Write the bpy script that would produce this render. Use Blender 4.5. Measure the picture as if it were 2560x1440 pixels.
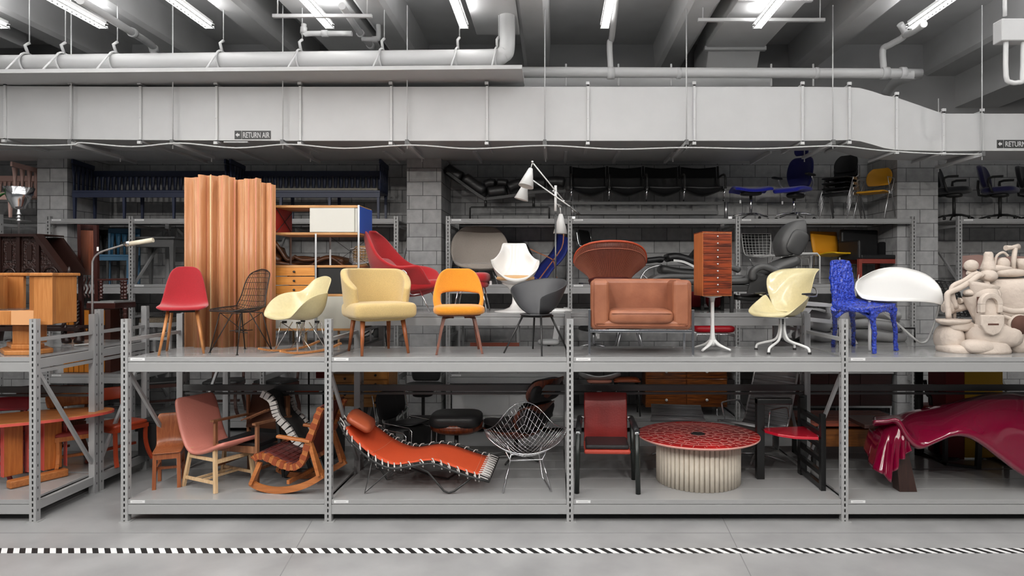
import bpy, bmesh, math, random
from math import sin, cos, pi, radians as R, sqrt
from mathutils import Vector as V, Matrix
random.seed(7)
for _o in list(bpy.data.objects): bpy.data.objects.remove(_o)
C = bpy.context.scene.collection
# ---------------------------------------------------------------- camera, light, exposure
F, CX, CY, CH = 1640.0, 1385.0, 690.0, 2.46
cam = bpy.data.objects.new('camera', bpy.data.cameras.new('camera')); C.objects.link(cam)
cam.location = (0, 0, CH); cam.rotation_euler = (R(90), 0, 0)
cam.data.sensor_width = 36; cam.data.lens = 36*F/2560
cam.data.shift_x = -(CX-1280)/2560; cam.data.shift_y = -(720-CY)/2560
cam.data.clip_end = 60
bpy.context.scene.camera = cam
vs = bpy.context.scene.view_settings
vs.view_transform = 'Standard'; vs.look = 'None'; vs.gamma = 1; vs.use_curve_mapping = False; vs.exposure = -0.25
wd = bpy.data.worlds.new('world'); bpy.context.scene.world = wd; wd.use_nodes = True
wd.node_tree.nodes['Background'].inputs[0].default_value = (.9, .95, 1, 1)
wd.node_tree.nodes['Background'].inputs[1].default_value = 0.13
def area(name, loc, size, power, target, col=(1, .98, .95)):
    l = bpy.data.lights.new(name, 'AREA'); l.shape = 'RECTANGLE'; l.size, l.size_y = size; l.energy = power; l.color = col
    o = bpy.data.objects.new(name, l); C.objects.link(o); o.location = loc
    o.rotation_euler = (V(target)-V(loc)).to_track_quat('-Z', 'Y').to_euler(); return o
def spot(name, loc, target, power, ang=70, r=.05, col=(1, .96, .9)):
    l = bpy.data.lights.new(name, 'SPOT'); l.energy = power; l.spot_size = R(ang); l.spot_blend = .6; l.shadow_soft_size = r; l.color = col
    o = bpy.data.objects.new(name, l); C.objects.link(o); o.location = loc
    o.rotation_euler = (V(target)-V(loc)).to_track_quat('-Z', 'Y').to_euler(); return o
# the ceiling's rows of tube fittings continue above and behind the camera
LAMPX = (-7.27, -5.97, -4.56, -2.97, -1.19, .67, 2.69, 4.72)
for _x in LAMPX: area('ceiling_tubes', (_x, 1.6, 5.62), (.12, 6), 95, (_x, 1.6, 0))
for _i, _x in enumerate((-8.5, -6.2, -3.6, -1.0, 1.6, 4.2, 6.8)):   # track spots aimed at the racks
    spot('track_spot', (_x, .6, 5.2), (_x+1.5, 7.2, 1.3), 270, 80, .05)
# ---------------------------------------------------------------- materials
_m = {}
def mat(name, col, rough=.5, metal=0, noise=0, nscale=20, bump=0, bscale=60, spec=.5, coat=0, emit=0, kind=None, col2=None, alpha=1, sheen=0):
    if name in _m: return _m[name]
    m = bpy.data.materials.new(name); m.use_nodes = True; nt = m.node_tree; b = nt.nodes['Principled BSDF']; _m[name] = m
    N = nt.nodes.new; L = nt.links.new
    c = (*col, 1)
    b.inputs['Base Color'].default_value = c; b.inputs['Roughness'].default_value = rough; b.inputs['Metallic'].default_value = metal
    b.inputs['Specular IOR Level'].default_value = spec; b.inputs['Coat Weight'].default_value = coat; b.inputs['Sheen Weight'].default_value = sheen
    b.inputs['Coat Roughness'].default_value = .06
    if emit: b.inputs['Emission Color'].default_value = c; b.inputs['Emission Strength'].default_value = emit
    if noise or bump or kind:
        tc = N('ShaderNodeTexCoord'); mp = N('ShaderNodeMapping'); L(tc.outputs['Object'], mp.inputs[0])
    if kind in ('wood', 'woodx', 'woody'):
        mp.inputs['Scale'].default_value = {'wood': (14, 14, 1.1), 'woodx': (1.1, 14, 14), 'woody': (14, 1.1, 14)}[kind]
        n = N('ShaderNodeTexNoise'); n.inputs['Scale'].default_value = 3.2; n.inputs['Detail'].default_value = 6; n.inputs['Distortion'].default_value = .6
        L(mp.outputs[0], n.inputs['Vector'])
        r = N('ShaderNodeValToRGB'); r.color_ramp.elements[0].position = .32; r.color_ramp.elements[1].position = .68
        c2 = col2 or tuple(x*.62 for x in col)
        r.color_ramp.elements[0].color = (*c2, 1); r.color_ramp.elements[1].color = c
        L(n.outputs[0], r.inputs[0]); L(r.outputs[0], b.inputs['Base Color'])
    elif noise:
        n = N('ShaderNodeTexNoise'); n.inputs['Scale'].default_value = nscale; n.inputs['Detail'].default_value = 5
        L(mp.outputs[0], n.inputs['Vector'])
        r = N('ShaderNodeValToRGB'); r.color_ramp.elements[0].position = .3; r.color_ramp.elements[1].position = .7
        c2 = col2 or tuple(max(0, x*(1-noise)) for x in col)
        r.color_ramp.elements[0].color = (*c2, 1); r.color_ramp.elements[1].color = c
        L(n.outputs[0], r.inputs[0]); L(r.outputs[0], b.inputs['Base Color'])
    if bump:
        n2 = N('ShaderNodeTexNoise'); n2.inputs['Scale'].default_value = bscale; n2.inputs['Detail'].default_value = 3
        bp = N('ShaderNodeBump'); bp.inputs['Strength'].default_value = bump; bp.inputs['Distance'].default_value = .01
        L(tc.outputs['Object'], n2.inputs['Vector']); L(n2.outputs[0], bp.inputs['Height']); L(bp.outputs[0], b.inputs['Normal'])
    return m
def gray(n, v, rough=.5, **k): return mat(n, (v, v, v), rough, **k)
# ---------------------------------------------------------------- geometry helpers
def W(px, py, Y): return V(((px-CX)*Y/F, Y, CH-(py-CY)*Y/F))
def XP(px, Y): return (px-CX)*Y/F
def ZP(py, Y): return CH-(py-CY)*Y/F
def smooth_path(pts, n=6, closed=False):
    P = [V(p) for p in pts]; out = []; k = len(P)
    rng = range(k if closed else k-1)
    for i in rng:
        if closed: a, b, c, d = P[i-1], P[i], P[(i+1) % k], P[(i+2) % k]
        else: a, b, c, d = P[max(i-1, 0)], P[i], P[i+1], P[min(i+2, k-1)]
        for j in range(n):
            t = j/n
            out.append(.5*((2*b)+(c-a)*t+(2*a-5*b+4*c-d)*t*t+(3*b-a-3*c+d)*t**3))
    if not closed: out.append(P[-1])
    return out
class MB:
    def __init__(s): s.b = bmesh.new(); s.mods = []
    def face(s, vs, sm=False):
        try: f = s.b.faces.new(vs); f.smooth = sm
        except ValueError: pass
    def box(s, c, d, rot=None, bev=0):
        c = V(c); x, y, z = (q/2 for q in d); M = rot.to_matrix() if hasattr(rot, 'to_matrix') else (rot or Matrix.Identity(3))
        v = [s.b.verts.new(c+M @ V((i*x, j*y, k*z))) for i in (-1, 1) for j in (-1, 1) for k in (-1, 1)]
        for f in ((0,1,3,2),(4,6,7,5),(0,4,5,1),(2,3,7,6),(0,2,6,4),(1,5,7,3)): s.face([v[i] for i in f])
        return s
    def b2(s, x0, x1, y0, y1, z0, z1): return s.box(((x0+x1)/2, (y0+y1)/2, (z0+z1)/2), (abs(x1-x0), abs(y1-y0), abs(z1-z0)))
    def bar(s, p, q, w, h, up=(0, 0, 1), w2=None, h2=None):
        p, q = V(p), V(q); d = (q-p); L = d.length
        if L < 1e-6: return s
        d.normalize(); u = V(up)
        if abs(d.dot(u)) > .98: u = V((0, 1, 0))
        a = d.cross(u).normalized(); b = a.cross(d).normalized(); w2 = w2 or w; h2 = h2 or h
        v = [s.b.verts.new(p+a*(i*w/2)+b*(j*h/2)) for i, j in ((-1,-1),(1,-1),(1,1),(-1,1))]+[s.b.verts.new(q+a*(i*w2/2)+b*(j*h2/2)) for i, j in ((-1,-1),(1,-1),(1,1),(-1,1))]
        for f in ((3,2,1,0),(4,5,6,7),(0,1,5,4),(1,2,6,5),(2,3,7,6),(3,0,4,7)): s.face([v[i] for i in f])
        return s
    def tube(s, pts, r, n=8, closed=False, sm=True, flat=1, smooth=0, r2=None):
        P = smooth_path(pts, smooth, closed) if smooth else [V(p) for p in pts]
        k = len(P); rr = r if isinstance(r, (list, tuple)) else None; rings = []
        T = []
        for i in range(k):
            if closed: t = P[(i+1) % k]-P[i-1]
            else: t = P[min(i+1, k-1)]-P[max(i-1, 0)]
            T.append(t.normalized() if t.length > 1e-9 else V((0, 0, 1)))
        u = T[0].orthogonal().normalized()
        if abs(T[0].z) < .9: u = (V((0,0,1))-T[0]*T[0].z).normalized()
        for i in range(k):
            if i: u = (u-T[i]*u.dot(T[i])); u = u.normalized() if u.length > 1e-6 else T[i].orthogonal().normalized()
            w = T[i].cross(u)
            if rr: f = i/(k-1)*(len(rr)-1); a = int(min(f, len(rr)-2)); ra = rr[a]+(rr[a+1]-rr[a])*(f-a)
            elif r2 is not None: ra = r+(r2-r)*i/(k-1)
            else: ra = r
            rings.append([s.b.verts.new(P[i]+u*(ra*flat*cos(2*pi*j/n))+w*(ra*sin(2*pi*j/n))) for j in range(n)])
        for i in range(k if closed else k-1):
            A, B = rings[i], rings[(i+1) % k]
            for j in range(n): s.face([A[j], A[(j+1) % n], B[(j+1) % n], B[j]], sm)
        if not closed: s.face(rings[0][::-1]); s.face(rings[-1])
        return s
    def cone(s, p, q, r0, r1, n=12): return s.tube([p, q], r0, n, r2=r1)
    def lathe(s, prof, c=(0, 0, 0), n=32, sm=True, sx=1, sy=1, a0=0, a1=2*pi, M=None):
        c = V(c); full = abs(a1-a0-2*pi) < 1e-6; k = n if full else n+1; rings = []
        for r, z in prof:
            if r < 1e-6 and full: p = V((0, 0, z)); rings.append([s.b.verts.new(c+(M @ p if M else p))])
            else:
                ring = []
                for j in range(k):
                    a = a0+(a1-a0)*j/n; p = V((r*sx*cos(a), r*sy*sin(a), z)); ring.append(s.b.verts.new(c+(M @ p if M else p)))
                rings.append(ring)
        for A, B in zip(rings, rings[1:]):
            for j in range(n if full else n):
                j2 = (j+1) % k if full else j+1
                if len(A) == 1 and len(B) == 1: continue
                if len(A) == 1: s.face([A[0], B[j2], B[j]][::-1], sm)
                elif len(B) == 1: s.face([A[j], A[j2], B[0]], sm)
                else: s.face([A[j], A[j2], B[j2], B[j]], sm)
        return s
    def disc(s, c, r, z0, z1, n=32): return s.lathe([(0, z0), (r, z0), (r, z1), (0, z1)], c, n, sm=False)
    def prism(s, poly, d0, d1, axis='y', sm=False):
        def mk(a, b, d): return {'y': V((a, d, b)), 'x': V((d, a, b)), 'z': V((a, b, d))}[axis]
        A = [s.b.verts.new(mk(a, b, d0)) for a, b in poly]; B = [s.b.verts.new(mk(a, b, d1)) for a, b in poly]
        s.face(A); s.face(B[::-1])
        for i in range(len(poly)):
            j = (i+1) % len(poly); s.face([A[j], A[i], B[i], B[j]], sm)
        return s
    def cush(s, c, d, e=.35, rot=None, n=20, m=12, pinch=0):
        c = V(c); M = rot.to_matrix() if hasattr(rot, 'to_matrix') else (rot or Matrix.Identity(3))
        sg = lambda v, p: math.copysign(abs(v)**p, v)
        rings = []
        for i in range(m+1):
            ph = -pi/2+pi*i/m; ring = []
            if i in (0, m): rings.append([s.b.verts.new(c+M @ V((0, 0, sg(sin(ph), 1)*d[2]/2)))]); continue
            for j in range(n):
                t = 2*pi*(j+.5)/n; cr = sg(cos(ph), e); x = sg(cos(t), e)*cr; y = sg(sin(t), e)*cr; z = sg(sin(ph), max(e, .6))
                if pinch: z *= 1-pinch*max(abs(x), abs(y))**3
                ring.append(s.b.verts.new(c+M @ V((x*d[0]/2, y*d[1]/2, z*d[2]/2))))
            rings.append(ring)
        for A, B in zip(rings, rings[1:]):
            for j in range(n):
                k = (j+1) % n
                if len(A) == 1: s.face([A[0], B[k], B[j]][::-1], True)
                elif len(B) == 1: s.face([A[j], A[k], B[0]], True)
                else: s.face([A[j], A[k], B[k], B[j]], True)
        return s
    def grid(s, rows, closeu=False, sm=True, skip=None):
        G = [[s.b.verts.new(V(p)) for p in r] for r in rows]
        for i in range(len(G)-1):
            k = len(G[i])
            for j in range(k if closeu else k-1):
                if skip and skip(i, j): continue
                s.face([G[i][j], G[i][(j+1) % k], G[i+1][(j+1) % k], G[i+1][j]], sm)
        return s
    def build(s, name, m, parent=None, sub=0, thick=0, bevel=0, off=0, loc=None, rot=None, label=None, seg=2):
        bmesh.ops.remove_doubles(s.b, verts=s.b.verts, dist=1e-6) if False else None
        bmesh.ops.recalc_face_normals(s.b, faces=s.b.faces)
        me = bpy.data.meshes.new(name); s.b.to_mesh(me); s.b.free(); me.materials.append(m)
        o = bpy.data.objects.new(name, me); C.objects.link(o)
        if parent: o.parent = parent
        if loc: o.location = loc
        if rot: o.rotation_euler = rot
        if thick: q = o.modifiers.new('s', 'SOLIDIFY'); q.thickness = thick; q.offset = off; q.use_even_offset = False
        if bevel: q = o.modifiers.new('b', 'BEVEL'); q.width = bevel; q.segments = seg; q.limit_method = 'ANGLE'; q.angle_limit = R(40)
        if sub: q = o.modifiers.new('u', 'SUBSURF'); q.levels = q.render_levels = sub
        if label: o['label'] = label
        return o
def tag(o, label=None, cat=None, group=None, kind=None):
    if label: o['label'] = label
    if cat: o['category'] = cat
    if group: o['group'] = group
    if kind: o['kind'] = kind
    return o
def thing(name, label, cat, loc=(0, 0, 0), rz=0, group=None, sc=1):
    o = bpy.data.objects.new(name, None); C.objects.link(o); o.location = loc; o.rotation_euler = (0, 0, R(rz)); o.scale = (sc, sc, sc); o.empty_display_size = .1
    return tag(o, label, cat, group)
def kids(o): return [c for c in bpy.data.objects if c.parent == o]
def dup(root, loc=None, rz=None, label=None, group=None):
    def cp(o, par):
        c = o.copy(); C.objects.link(c); c.parent = par
        for ch in kids(o): cp(ch, c)
        return c
    r = cp(root, None)
    if loc is not None: r.location = loc
    if rz is not None: r.rotation_euler = (0, 0, R(rz))
    if label: r['label'] = label
    if group: r['group'] = group
    return r
def E(x=0, y=0, z=0):
    from mathutils import Euler
    return Euler((R(x), R(y), R(z)))
def text_mesh(txt, size, m, name, parent, loc, rot, ext=.001):
    cu = bpy.data.curves.new(name, 'FONT'); cu.body = txt; cu.size = size; cu.extrude = ext; cu.align_x = 'LEFT'; cu.offset = size*.012
    t = bpy.data.objects.new('tmp', cu); C.objects.link(t); bpy.context.view_layer.update()
    me = bpy.data.meshes.new_from_object(t.evaluated_get(bpy.context.evaluated_depsgraph_get()))
    bpy.data.objects.remove(t); me.materials.clear(); me.materials.append(m); me.name = name
    o = bpy.data.objects.new(name, me); C.objects.link(o); o.parent = parent; o.location = loc; o.rotation_euler = rot
    return o
# deck heights and depth lines
LOW, UP, D1, D2, D3 = .224, 1.648, 6.56, 7.60, 8.63      # front rack 6.56-7.58, rear rack 7.62-8.63
MIDZ = 2.03; WR, WB = 10.3, 11.45; WT, WM = 3.36, 2.33
def yup(py): return F*(CH-UP)/(py-CY)
def ylow(py): return F*(CH-LOW)/(py-CY)
# ================================================================ SETTING
M_floor = gray('polished_concrete', .35, .32, noise=.3, nscale=1.6, bump=.03, bscale=8)
M_ceil = gray('painted_concrete', .55, .8, noise=.12, nscale=2)
M_paint = gray('light_grey_paint', .56, .42, noise=.05, nscale=3)
M_pipe = gray('pipe_paint', .6, .4)
M_rack = gray('rack_paint', .34, .3)
M_deck = gray('deck_paint', .33, .16)
M_dark = gray('black_matte', .012, .55)
M_card = gray('white_card', .75, .6)
M_ink = gray('printed_ink', .3, .6)
M_steel = mat('chrome', (.75, .75, .77), .14, 1)
M_alu = mat('brushed_aluminium', (.62, .62, .63), .35, 1)
def block_mat():
    m = mat('concrete_block', (.27, .27, .27), .85); nt = m.node_tree; b = nt.nodes['Principled BSDF']; N = nt.nodes.new; L = nt.links.new
    tc = N('ShaderNodeTexCoord'); sx = N('ShaderNodeSeparateXYZ'); L(tc.outputs['Object'], sx.inputs[0])
    ad = N('ShaderNodeMath'); L(sx.outputs[0], ad.inputs[0]); L(sx.outputs[1], ad.inputs[1])
    cb = N('ShaderNodeCombineXYZ'); L(ad.outputs[0], cb.inputs[0]); L(sx.outputs[2], cb.inputs[1])
    br = N('ShaderNodeTexBrick'); br.inputs['Scale'].default_value = 1; br.inputs['Brick Width'].default_value = .44; br.inputs['Row Height'].default_value = .22
    br.inputs['Mortar Size'].default_value = .006; br.inputs['Mortar Smooth'].default_value = .3
    br.inputs['Color1'].default_value = (.34, .34, .34, 1); br.inputs['Color2'].default_value = (.43, .43, .43, 1); br.inputs['Mortar'].default_value = (.13, .13, .13, 1)
    n = N('ShaderNodeTexNoise'); n.inputs['Scale'].default_value = 9; n.inputs['Detail'].default_value = 8
    mx = N('ShaderNodeMix'); mx.data_type = 'RGBA'; mx.blend_type = 'OVERLAY'; mx.inputs[0].default_value = .35
    L(cb.outputs[0], br.inputs['Vector']); L(tc.outputs['Object'], n.inputs['Vector']); L(br.outputs[0], mx.inputs[6]); L(n.outputs[0], mx.inputs[7]); L(mx.outputs[2], b.inputs['Base Color'])
    bp = N('ShaderNodeBump'); bp.inputs['Strength'].default_value = .5; bp.inputs['Distance'].default_value = .01; bp.invert = True
    L(br.outputs['Fac'], bp.inputs['Height']); L(bp.outputs[0], b.inputs['Normal']); return m
M_block = block_mat()
XL, XR, YF = -13.5, 11.5, -6
def struct(name, mb, m, parent=None, **k):
    o = mb.build(name, m, parent, **k); 
    if not parent: o['kind'] = 'structure'
    return o
fl = struct('floor', MB().b2(XL, XR, YF, WB+.3, -.2, 0), M_floor)
j = MB()
for (ax, ay, bx, by) in ((XP(1805,6.7), 6.7, XP(1885,5.2), 5.0), (XP(780,6.6), 6.6, XP(700,5.2), 4.9), (XL, 6.28, XR, 6.28)): j.bar((ax, ay, .0006), (bx, by, .0006), .008, .001)
j.build('floor_joint', gray('joint_grey', .2, .8), fl)
M_wallup = gray('upper_wall_paint', .34, .8, noise=.1, nscale=2)
wl = struct('wall_back', MB().b2(XL, XR, WB, WB+.3, 0, 4.42), M_block)
MB().b2(XL, XR, WB+.001, WB+.3, 4.42, 6.5).build('wall_upper_band', M_wallup, wl)
for x0, x1 in ((XP(93, 10.45), XP(168, 10.45)), (XP(1017, 10.45), XP(1103, 10.45)), (XP(2243, 10.45), XP(2345, 10.45))):
    MB().b2(x0, x1, 10.45, WB-.002, 0, 4.45).build('block_pilaster', M_block, wl)
struct('wall_left', MB().b2(XL-.3, XL, YF, WB+.3, 0, 6.5), M_block)
struct('wall_right', MB().b2(XR, XR+.3, YF, WB+.3, 0, 6.5), M_block)
ce = struct('ceiling', MB().b2(XL, XR, YF, WB+.3, 6.5, 6.8), M_ceil)
def beam(x, w, z0, xt=0, z1=6.5):
    m = MB(); m.prism([(x-w/2, z0), (x+w/2, z0), (x+w/2+.06, z0+.05), (x+w/2+.06+xt, z1), (x-w/2-.06-xt, z1), (x-w/2-.06, z0+.05)], YF, WB, 'y'); return m
for x in (-11.2, -9.5, -7.6, -6.05, -4.32, -2.42, -.3, 1.97, 4.32): beam(x, .3, 6.02, .03).build('ceiling_beam', M_ceil, ce)
beam(6.75, .5, 5.95).build('ceiling_beam', M_ceil, ce)
MB().prism([(7.0, 5.4), (7.75, 5.4), (7.75, 6.5), (7.3, 6.5), (7.0, 6.1)], YF, WB).build('ceiling_girder', M_paint, ce)
# dropped plenum boxes under the slab
def ductbox(x0, x1, y0, y1, z0, z1): return MB().b2(x0, x1, y0, y1, z0, z1)
t = thing('ceiling_duct', 'grey rectangular ceiling duct ending above the thick white pipe\'s elbow', 'air duct', (-.81, 8, 5.95))
MB().b2(-.31, .31, -6, 1.5, 0, .54).build('duct_box', M_paint, t, bevel=.01)
t = thing('ceiling_duct', 'grey ceiling duct with angle-iron frame dropping down behind the right end pipe', 'air duct', (2.77, 8, 5.95))
MB().b2(-.44, .44, -6, 2.06, 0, .54).build('duct_box', M_paint, t, bevel=.01)
MB().prism([(2.06, 0), (2.3, -.35), (2.3, -1.2), (3.1, -1.2), (3.1, .3), (2.06, .54)], -.40, .40, 'x').build('drop_section', M_paint, t, bevel=.01)
f = MB(); f.b2(-.47, .47, 2.0, 2.08, -.04, .02); f.b2(-.47, .47, .2, .26, -.05, .0); f.b2(-.43, .43, 2.27, 2.33, -.40, -.33); f.b2(-.43, .43, 2.27, 2.33, -.75, -.68); f.build('angle_frame', M_pipe, t, bevel=.005)
t = thing('ceiling_duct', 'grey ceiling duct at left between the second and third strip light from the centre', 'air duct', (-3.15, 8, 5.95))
MB().b2(-.44, .44, -6, 2.9, .1, .54).build('duct_box', M_paint, t, bevel=.01)
t = thing('ceiling_duct', 'grey ceiling duct in the top left corner of the room', 'air duct', (-8.55, 8, 5.95))
MB().b2(-.9, .35, -6, 2.2, .05, .54).build('duct_box', M_paint, t, bevel=.01)
# long main duct --------------------------------------------------
DY0, DY1 = 8.9, 9.62
prof = [(-700, 213, 346), (15, 215, 346), (180, 216, 348), (353, 217, 350), (543, 217, 351), (752, 217, 352), (979, 217, 352), (1218, 217, 352), (1470, 217, 352), (1735, 217, 352), (2005, 217, 352), (2122, 218, 350), (2150, 220, 353), (2180, 228, 361), (2210, 238, 370), (2240, 243, 375), (2357, 284, 378), (2453, 284, 377), (2900, 284, 377)]
flg = (15, 180, 353, 543, 752, 979, 1218, 1470, 1735, 2005, 2122, 2240, 2357, 2453)
t = thing('air_duct', 'long pale grey return air duct hung across the room with flanged joints', 'air duct', (0, DY0, 4.3))
def L3(px, py, Y=DY0): p = W(px, py, Y); return (p.x, p.z-4.3)
for a, b in zip((-700,)+flg, flg+(2900,)):
    pts = [q for q in prof if a <= q[0] <= b]
    poly = [L3(q[0], q[1]) for q in pts]+[L3(q[0], q[2]) for q in reversed(pts)]
    MB().prism(poly, 0, DY1-DY0).build('duct_section', M_paint, t)
for q in prof:
    if q[0] in flg:
        x, zt = L3(q[0], q[1]); _, zb = L3(q[0], q[2]); m = MB(); d = DY1-DY0
        m.b2(x-.016, x+.016, -.03, 0, zb-.03, zt+.05); m.b2(x-.016, x+.016, -.03, d+.03, zt, zt+.035); m.b2(x-.016, x+.016, -.03, d+.03, zb-.035, zb); m.b2(x-.03, x-.016, -.035, d+.02, zb-.045, zb-.02)
        m.b2(x-.03, x+.02, -.045, -.01, zt+.02, zt+.06); m.b2(x-.03, x+.02, -.045, -.01, zb-.06, zb-.02)
        for k in (.25, .6): m.disc((x, 0, 0), 0, 0, 0) if 0 else m.b2(x-.012, x+.004, -.036, -.03, zt+(zb-zt)*k, zt+(zb-zt)*k+.014)
        m.build('joint_flange', M_pipe, t, bevel=.003)
M_signbg = gray('sign_charcoal', .045, .5); M_signtx = gray('sign_letter', .62, .5)
def sign(px0, px1, py0, py1, name='direction_sign'):
    x0, z0 = L3(px0, py1); x1, z1 = L3(px1, py0); w = x1-x0; h = z1-z0
    s = MB().b2(x0, x0+h*.78, -.006, 0, z0, z1); s.b2(x0+h*.86, x1, -.006, 0, z0, z1)
    o = s.build(name, M_signbg, t)
    a = MB(); cx = x0+h*.38; cz = z0+h/2; a.prism([(cx-h*.26, cz), (cx, cz+h*.27), (cx, cz+h*.12), (cx+h*.22, cz+h*.12), (cx+h*.22, cz-h*.12), (cx, cz-h*.12), (cx, cz-h*.27)], -.009, -.006)
    a.build('arrow', M_signtx, o)
    e = text_mesh('RETURN AIR', h*.92, M_signtx, 'lettering', o, (x0+h*.98, -.0075, z0+h*.17), (R(90), 0, 0), .001)
    bw = max(v.co.x for v in e.data.vertices); e.scale = ((w-h*1.1)/bw, 1, 1)
sign(587, 677, 327, 348); sign(2492, 2592, 350, 370)
m = MB(); m.b2(*[XP(560, 8.93), XP(620, 8.93)], .02, .06, -.02+ZP(352,8.9)-4.3, ZP(352, 8.9)-4.3-.002)
m.build('seam_strip', M_pipe, t)
# second duct behind and below
t = thing('air_duct', 'second grey duct behind and below the long return air duct, ending at right', 'air duct', (0, 9.7, 4.33))
xe = XP(1928, 9.7); MB().b2(XP(-700, 9.7), xe, 0, .95, 0, .6).build('duct_box', M_paint, t)
m = MB()
for px in (235, 430, 600, 740, 960, 1185, 1415, 1548, 1690): x = XP(px, 9.7); m.b2(x-.02, x+.02, -.01, .97, -.04, 0)
m.b2(XP(-700, 9.7), xe, -.03, 0, -.02, .03); m.b2(xe-.03, xe, -.03, .97, -.06, .03)
m.build('joint_flange', M_pipe, t)
# trapeze hangers
h0 = None
for px, sx in ((178, 150), (432, 280), (707, 170), (1018, 95), (1362, 15), (1716, -90), (2082, -115), (2455, -60)):
    x = XP(px, 8.82); zb = ZP(350 if px < 2200 else 378, 8.82)-.02
    t = thing('duct_hanger', 'thin steel rod hanger with channel under the long duct', 'hanger', (x, 8.82, zb), group='rod hangers holding up the long duct')
    MB().tube([(0, 0, -.1), (0, 0, 6.1-zb)], .008, 6).build('threaded_rod', M_pipe, t)
    s = MB(); s.b2(-.025, .025, -.03, 1.05, -.05, -.008); s.build('strut_channel', M_pipe, t)
    n = MB(); n.b2(-.022, .022, -.035, .03, -.05, .02); n.build('end_clip', gray('clip_grey', .12, .5), t)
    MB().tube([(0, 1.0, -.1), (0, 1.0, 1.0)], .008, 6).build('threaded_rod', M_pipe, t)
cb = MB(); pts = []
keys = [(-60, 357), (60, 364), (180, 362), (205, 357), (330, 367), (450, 358), (590, 370), (725, 361), (860, 371), (1030, 363), (1180, 372), (1362, 364), (1540, 373), (1716, 369), (1900, 372), (2082, 365), (2200, 376), (2330, 384), (2453, 386)]
cb.tube([W(a, b, 8.72) for a, b in keys], .010, 6, smooth=5)
tag(cb.build('cable', M_pipe), 'thin white cable drooping in shallow swags along the long duct', 'cable')
# tray and thick pipe
TY0, TY1 = 8.4, 9.16
t = thing('pipe_tray', 'long pale metal tray slung below the thick white pipe', 'tray', (0, TY0, 5.1))
m = MB(); a = V((XP(-500, TY0), 0, ZP(187, TY0)-5.1)); b = V((XP(1305, TY0), 0, ZP(172, TY0)-5.1)); dy = V((0, TY1-TY0, 0)); up = V((0, 0, .05))
vv = [m.b.verts.new(p) for p in (a, b, b+dy, a+dy, a+up, b+up, b+dy+up, a+dy+up)]
for fc in ((0,1,2,3), (4,5,6,7), (0,1,5,4), (1,2,6,5), (2,3,7,6), (3,0,4,7)): m.face([vv[i] for i in fc])
m.build('tray_pan', M_paint, t)
PY = 8.78
pa, pb = W(-500, 165, PY), W(1245, 143.5, PY)
t = thing('drain_pipe', 'thick pale grey insulated pipe ending in an upturned elbow', 'pipe', pb)
el = smooth_path([(-.6, 0, -.008), (-.05, 0, 0), (.06, .01, .04), (.115, .02, .13), (.12, .03, .6)], 6)
m = MB(); m.tube([pa-pb]+el, .108, 20); m.build('pipe_run', M_pipe, t)
m = MB()
for px in (250, 1240): m.tube([V((XP(px, PY)-pb.x-.03, 0, (px-1245)*-.0066*.16*.0)), V((XP(px, PY)-pb.x+.03, 0, 0))], .113, 20)
for px in (70, 160, 290, 555, 752, 957, 1145, 1243):
    x = XP(px, PY); zc = pa.z+(pb.z-pa.z)*(x-pa.x)/(pb.x-pa.x)
    h = thing('pipe_hanger', 'looped strap hanger around the thick grey pipe', 'hanger', (x, PY, zc), group='strap hangers around the thick pipe')
    s = MB(); s.tube([(.02*cos(a), .128*cos(a), .13*sin(a)) for a in [i*pi/8 for i in range(16)]], .014, 6, closed=True)
    s.tube([(0, -.13, .06), (-.04, -.34, -.22)], .012, 6); s.build('strap', M_pipe, h)
    r = MB(); r.tube([(.0, 0, .13), (.0, -.05, .22), (.02, 0, .27)], .02, 6); r.tube([(.02, 0, .25), (.02, 0, 6.45-zc)], .007, 6); r.build('rod', M_pipe, h)
# second pipe at right
P2 = 9.35
t = thing('drain_pipe', 'white pipe with coupling rings running along the wall to a right-hand elbow', 'pipe', W(1300, 180, P2))
o = W(1300, 180, P2); m = MB()
m.tube([W(1290, 180, P2)-o, W(2225, 184, P2)-o]+[W(px, py, Y)-o for px, py, Y in ((2255, 187, P2), (2272, 190, P2+.1), (2268, 193, P2+.3), (2235, 208, P2+.9), (2215, 235, P2+1.2))], .072, 16, smooth=3)
m.build('pipe_run', M_pipe, t)
for px, d, r in ((1697, 5, .08), (2040, 5, .08), (2256, 7, .085), (1527, 9, .085), (2212, 9, .085)): MB().tube([W(px-d, 183, P2)-o, W(px+d, 183, P2)-o], r, 16).build('coupling_ring', M_pipe, t)
for bx, topx in ((1527, 1535), (2208, 2200)):
    m = MB(); 
    if bx == 1527: m.tube([W(1527, 178, P2)-o, W(1524, 110, P2)-o, (W(1530, 90, P2-.1)-o), (W(1545, -60, 7.6)-o)], .042, 12, smooth=4)
    else: m.tube([W(2210, 178, P2)-o, W(2207, 125, P2)-o, W(2225, 112, P2-.1)-o, W(2262, 88, 9.0)-o, W(2250, 60, 8.9)-o], .045, 12, smooth=4)
    m.build('branch_pipe', M_pipe, t)
m = MB(); m.b2(*[W(1310, 200, 9.9).x, W(1928, 200, 9.9).x], 9.9, 10.2, 5.1, 5.45); tag(m.build('cable_box', M_paint), 'low grey boxed duct seen between the right pipe and the long duct', 'air duct')
for px in (1415, 1546, 1678, 1928, 2033): 
    m = MB().tube([W(px, 160, 9.38), W(px, 215, 9.38)], .014, 6); tag(m.build('support_rod', M_pipe), 'short rod between the wall pipe and the duct top', 'rod', 'short rods under the wall pipe')
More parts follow.
